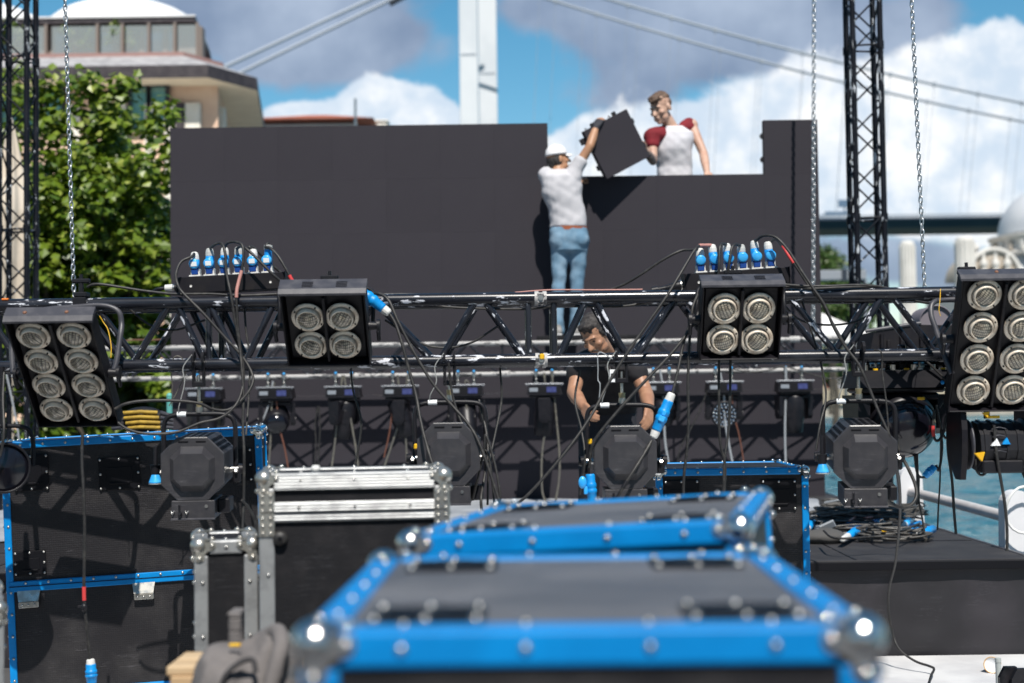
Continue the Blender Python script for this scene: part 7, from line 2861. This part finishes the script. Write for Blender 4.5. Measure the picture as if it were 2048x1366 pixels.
for sx in (-1, 1):
    f_ = Vector((ws2.x + sx * .13, 13.70, ZPL + .09))
    mb = MB()
    mb.limb(f_ + Vector((0, .03, -.045)), f_ + Vector((0, -.15, -.052)), .046, .038)
    remesh('shoe', mb, M_SHOE, .01, p2_, 2)

# ---------------------------------------------------------------- the man bending over behind the front truss
p3_ = thing('person', 'person with moustache in black shirt bending over behind the truss', 'person', Vector((at(1212, 800, 8.8).x, 8.85, ZS)))
hd3 = at(1190, 669, 8.29)
RH3 = RZ(-32) @ RX(38) @ RY(-10)
s3 = 1.0
nk3 = at(1216, 705, 8.46)
sa3, ea3, wa3 = at(1160, 730, 8.48), at(1147, 785, 8.36), at(1166, 812, 8.12)
sb3, eb3, wb3 = at(1266, 728, 8.52), at(1292, 785, 8.42), at(1298, 815, 8.18)
ch3 = at(1214, 735, 8.55)
hp3 = Vector((at(1214, 815, 8.9).x, 8.92, ZS + .90))
mb = MB()
P3h = head(mb, hd3, RH3, s3)
mb.limb(nk3 + Vector((.0, .05, -.02)), hd3 + Vector((.015, .04, -.04)), .066, .060)
torso(mb, [(hp3, .165, .12, 0), (hp3.lerp(ch3, .5), .165, .13, 0), (ch3, .185, .13, 0), (nk3 + Vector((0, .05, -.02)), .09, .08, 0)])
for a_, b_, c_ in ((sa3, ea3, wa3), (sb3, eb3, wb3)):
    mb.limb(a_, b_, .052, .041)
    mb.limb(b_, b_.lerp(c_, .35), .042, .044)
    mb.limb(b_.lerp(c_, .35), c_, .044, .030)
hand(mb, wa3, (at(1180, 832, 8.02) - wa3), (.8, .5, -.1), -1, 28)
hand(mb, wb3, (at(1296, 850, 8.10) - wb3), (-.6, .7, 0), 1, 20)
ft3 = []
for sx in (-1, 1):
    k_ = Vector((hp3.x + sx * .12, 8.80, ZS + .48))
    f_ = Vector((hp3.x + sx * .14, 8.88, ZS + .09))
    ft3.append((k_, f_))
    mb.limb(hp3 + Vector((sx * .09, 0, 0)), k_, .082, .055)
    mb.limb(k_, f_, .054, .04)
    mb.limb(f_, f_ + Vector((0, -.13, -.05)), .038, .030)
body3 = remesh('body', mb, M_SK3, .0065, p3_, 3)
eyes(body3, P3h, s3)
mb = MB()
torso(mb, [(hp3 + Vector((0, 0, -.06)), .185, .14, 0), (hp3.lerp(ch3, .25), .182, .145, 0), (hp3.lerp(ch3, .6), .188, .148, 0), (ch3 + Vector((0, 0, -.02)), .202, .142, 0), (ch3 + Vector((0, 0, .06)), .185, .125, 0), (nk3 + Vector((.01, .04, .0)), .10, .095, 0)])
mb.limb(ch3 + Vector((-.10, 0, .03)), sa3, .10, .080)
mb.limb(sa3, sa3.lerp(ea3, .32), .080, .074)
mb.limb(ch3 + Vector((.10, 0, .03)), sb3, .10, .080)
mb.limb(sb3, sb3.lerp(eb3, .32), .080, .074)
remesh('shirt', mb, M_TEEB, .010, p3_, 4, wrinkle(6, .010, 15, 5, 12))
R33 = RH3.to_3x3()
mb = MB()
mb.ell(P3h(0, .026, .050), (.078, .096, .075), R33, 18)
mb.ell(P3h(0, -.045, .088), (.056, .035, .026), R33, 14)
for sx in (-1, 1):
    mb.ell(P3h(sx * .068, .005, .02), (.014, .040, .045), R33, 12)
remesh('hair', mb, M_HAIRB, .007, p3_, 2, lambda q: .006 * noise.noise(q * 60))
mb = MB()
mb.ell(P3h(0, -.094, -.049), (.027, .009, .0075), R33, 12)
for sx in (-1, 1):
    mb.limb(P3h(sx * .008, -.098, -.048), P3h(sx * .031, -.086, -.060), .007, .005, 8)
remesh('moustache', mb, M_HAIRB, .0045, p3_, 1)
mb = MB()
for sx in (-1, 1):
    mb.ell(P3h(sx * .042, -.035, -.078), (.020, .035, .024), R33, 12)
mb.ell(P3h(0, -.066, -.098), (.024, .022, .018), R33, 12)
remesh('stubble', mb, pmat('dark stubble', (.16, .09, .06), .8), .007, p3_, 2)
mb = MB()
mb.box(at(1227, 752, 8.37), (.045, .006, .075), bev=.003, m=0)
mb.box(at(1227, 752, 8.366), (.03, .003, .03), m=1)
mb.tube([at(1227, 738, 8.38), at(1224, 715, 8.40), at(1216, 700, 8.44)], .004, 6, m=1)
part('badge', mb, [M_STICK, M_DARKJ], p3_, world=True)
mb = MB()
torso(mb, [(hp3 + Vector((0, 0, .06)), .172, .128, 0), (hp3 + Vector((0, 0, -.03)), .185, .14, 0), (hp3 + Vector((0, 0, -.12)), .17, .125, 0)])
for k_, f_ in ft3:
    mb.limb(hp3 + Vector(((k_.x - hp3.x) * .75, 0, -.05)), k_, .096, .070)
    mb.limb(k_, f_, .068, .064)
remesh('trousers', mb, M_DARKJ, .012, p3_, 3)
for k_, f_ in ft3:
    mb = MB()
    mb.limb(f_ + Vector((0, .03, -.045)), f_ + Vector((0, -.15, -.052)), .046, .038)
    remesh('shoe', mb, M_TRIM, .01, p3_, 2)

# ---------------------------------------------------------------- the panel the two riggers hold
c00, c10, c11, c01 = at(1211, 356, 12.90), at(1295, 316, 13.02), at(1253, 217, 12.96), at(1176, 262, 12.84)
ex = (c10 - c00 + c11 - c01).normalized()
ez = (c01 - c00 + c11 - c10)
ez = (ez - ex * ez.dot(ex)).normalized()
ey = ez.cross(ex)
ctr = (c00 + c10 + c11 + c01) / 4
Mh = Matrix((( ex.x, ey.x, ez.x, ctr.x), (ex.y, ey.y, ez.y, ctr.y), (ex.z, ey.z, ez.z, ctr.z), (0, 0, 0, 1)))
hp_ = thing('screen_panel', 'loose dark square screen panel held tilted by two persons over the gap', 'screen panel', Mh)
mb = MB()
mb.box((0, .03, 0), (.485, .06, .485), bev=.003)
part('face', mb, M_LED, hp_)
for (x, z) in ((-.25, -.12), (-.25, .12), (.25, -.12), (.25, .12), (-.12, .25), (.12, .25)):
    mb = MB()
    mb.box((x, .04, z), (.03, .05, .05), bev=.006)
    part('panel_lock', mb, M_LEDEDGE, hp_)
mb = MB()
mb.cyl((.06, .03, .245), (.06, .03, .262), .009, n=10)
mb.cyl((-.20, .03, .245), (-.20, .03, .258), .009, n=10)
part('locating_pin', mb, M_STEEL, hp_)
mb = MB()
mb.box((-.272, .05, .16), (.05, .03, .06), bev=.006)
part('handle', mb, M_LEDEDGE, hp_)

# ---------------------------------------------------------------- tiny people on the far bank
def far_person(px, py, Y, h, top, low, label):
    p = at(px, py, Y)
    t = thing('person', label, 'person', Vector((p.x, Y, p.z)), 'people on the far bank')
    b = p
    mb = MB()
    mb.ell(b + Vector((0, 0, h * .93)), (h * .05, h * .055, h * .07), n=10)
    mb.limb(b + Vector((0, 0, h * .80)), b + Vector((0, 0, h * .90)), h * .035, h * .03, 8)
    torso(mb, [(b + Vector((0, 0, h * .48)), h * .085, h * .06, 0), (b + Vector((0, 0, h * .6)), h * .08, h * .058, 0), (b + Vector((0, 0, h * .8)), h * .11, h * .06, 0), (b + Vector((0, 0, h * .83)), h * .04, h * .04, 0)], 12)
    for sx in (-1, 1):
        mb.limb(b + Vector((sx * h * .115, 0, h * .79)), b + Vector((sx * h * .14, 0, h * .62)), h * .028, h * .024, 8)
        mb.limb(b + Vector((sx * h * .14, 0, h * .62)), b + Vector((sx * h * .13, -h * .04, h * .45)), h * .023, h * .016, 8)
        mb.limb(b + Vector((sx * h * .05, 0, h * .48)), b + Vector((sx * h * .055, 0, h * .26)), h * .05, h * .036, 8)
        mb.limb(b + Vector((sx * h * .055, 0, h * .26)), b + Vector((sx * h * .06, 0, h * .03)), h * .035, h * .024, 8)
    body = remesh('body', mb, M_SK3, h * .012, t, 2)
    mb = MB()
    torso(mb, [(b + Vector((0, 0, h * .46)), h * .10, h * .075, 0), (b + Vector((0, 0, h * .8)), h * .125, h * .075, 0), (b + Vector((0, 0, h * .84)), h * .05, h * .05, 0)], 12)
    remesh('shirt', mb, top, h * .014, t, 2)
    mb = MB()
    for sx in (-1, 1):
        mb.limb(b + Vector((sx * h * .05, 0, h * .48)), b + Vector((sx * h * .06, 0, h * .1)), h * .06, h * .045, 8)
    remesh('trousers', mb, low, h * .014, t, 2)


zq = 1.9
for px, py, h, top, low, lab in ((1660, 820, 2.0, M_RED, M_DARKJ, 'tiny far person in red on the far bank'), (1678, 822, 2.2, M_TEEW, M_JEAN, 'tiny far person in white on the far bank'), (1702, 818, 2.1, pmat('sky blue cloth', (.10, .36, .55), .8), M_DARKJ, 'tiny far person in sky blue on the far bank'),
                                 (1737, 818, 2.1, pmat('turquoise cloth', (.14, .42, .50), .8), M_JEAN, 'tiny far person in turquoise on the far bank')):
    pz = at(px, py, 139.2)
    p = at(px, py, 141.5)
    py_ = py
    # stand them on the bank behind the parapet
    t_ = at(px, 700, 141.5)
    k_ = (0.2 - t_.z) / (at(px, 800, 141.5).z - t_.z)
    far_person(px, 700 + 100 * k_, 141.5, h * 1.6, top, low, lab)
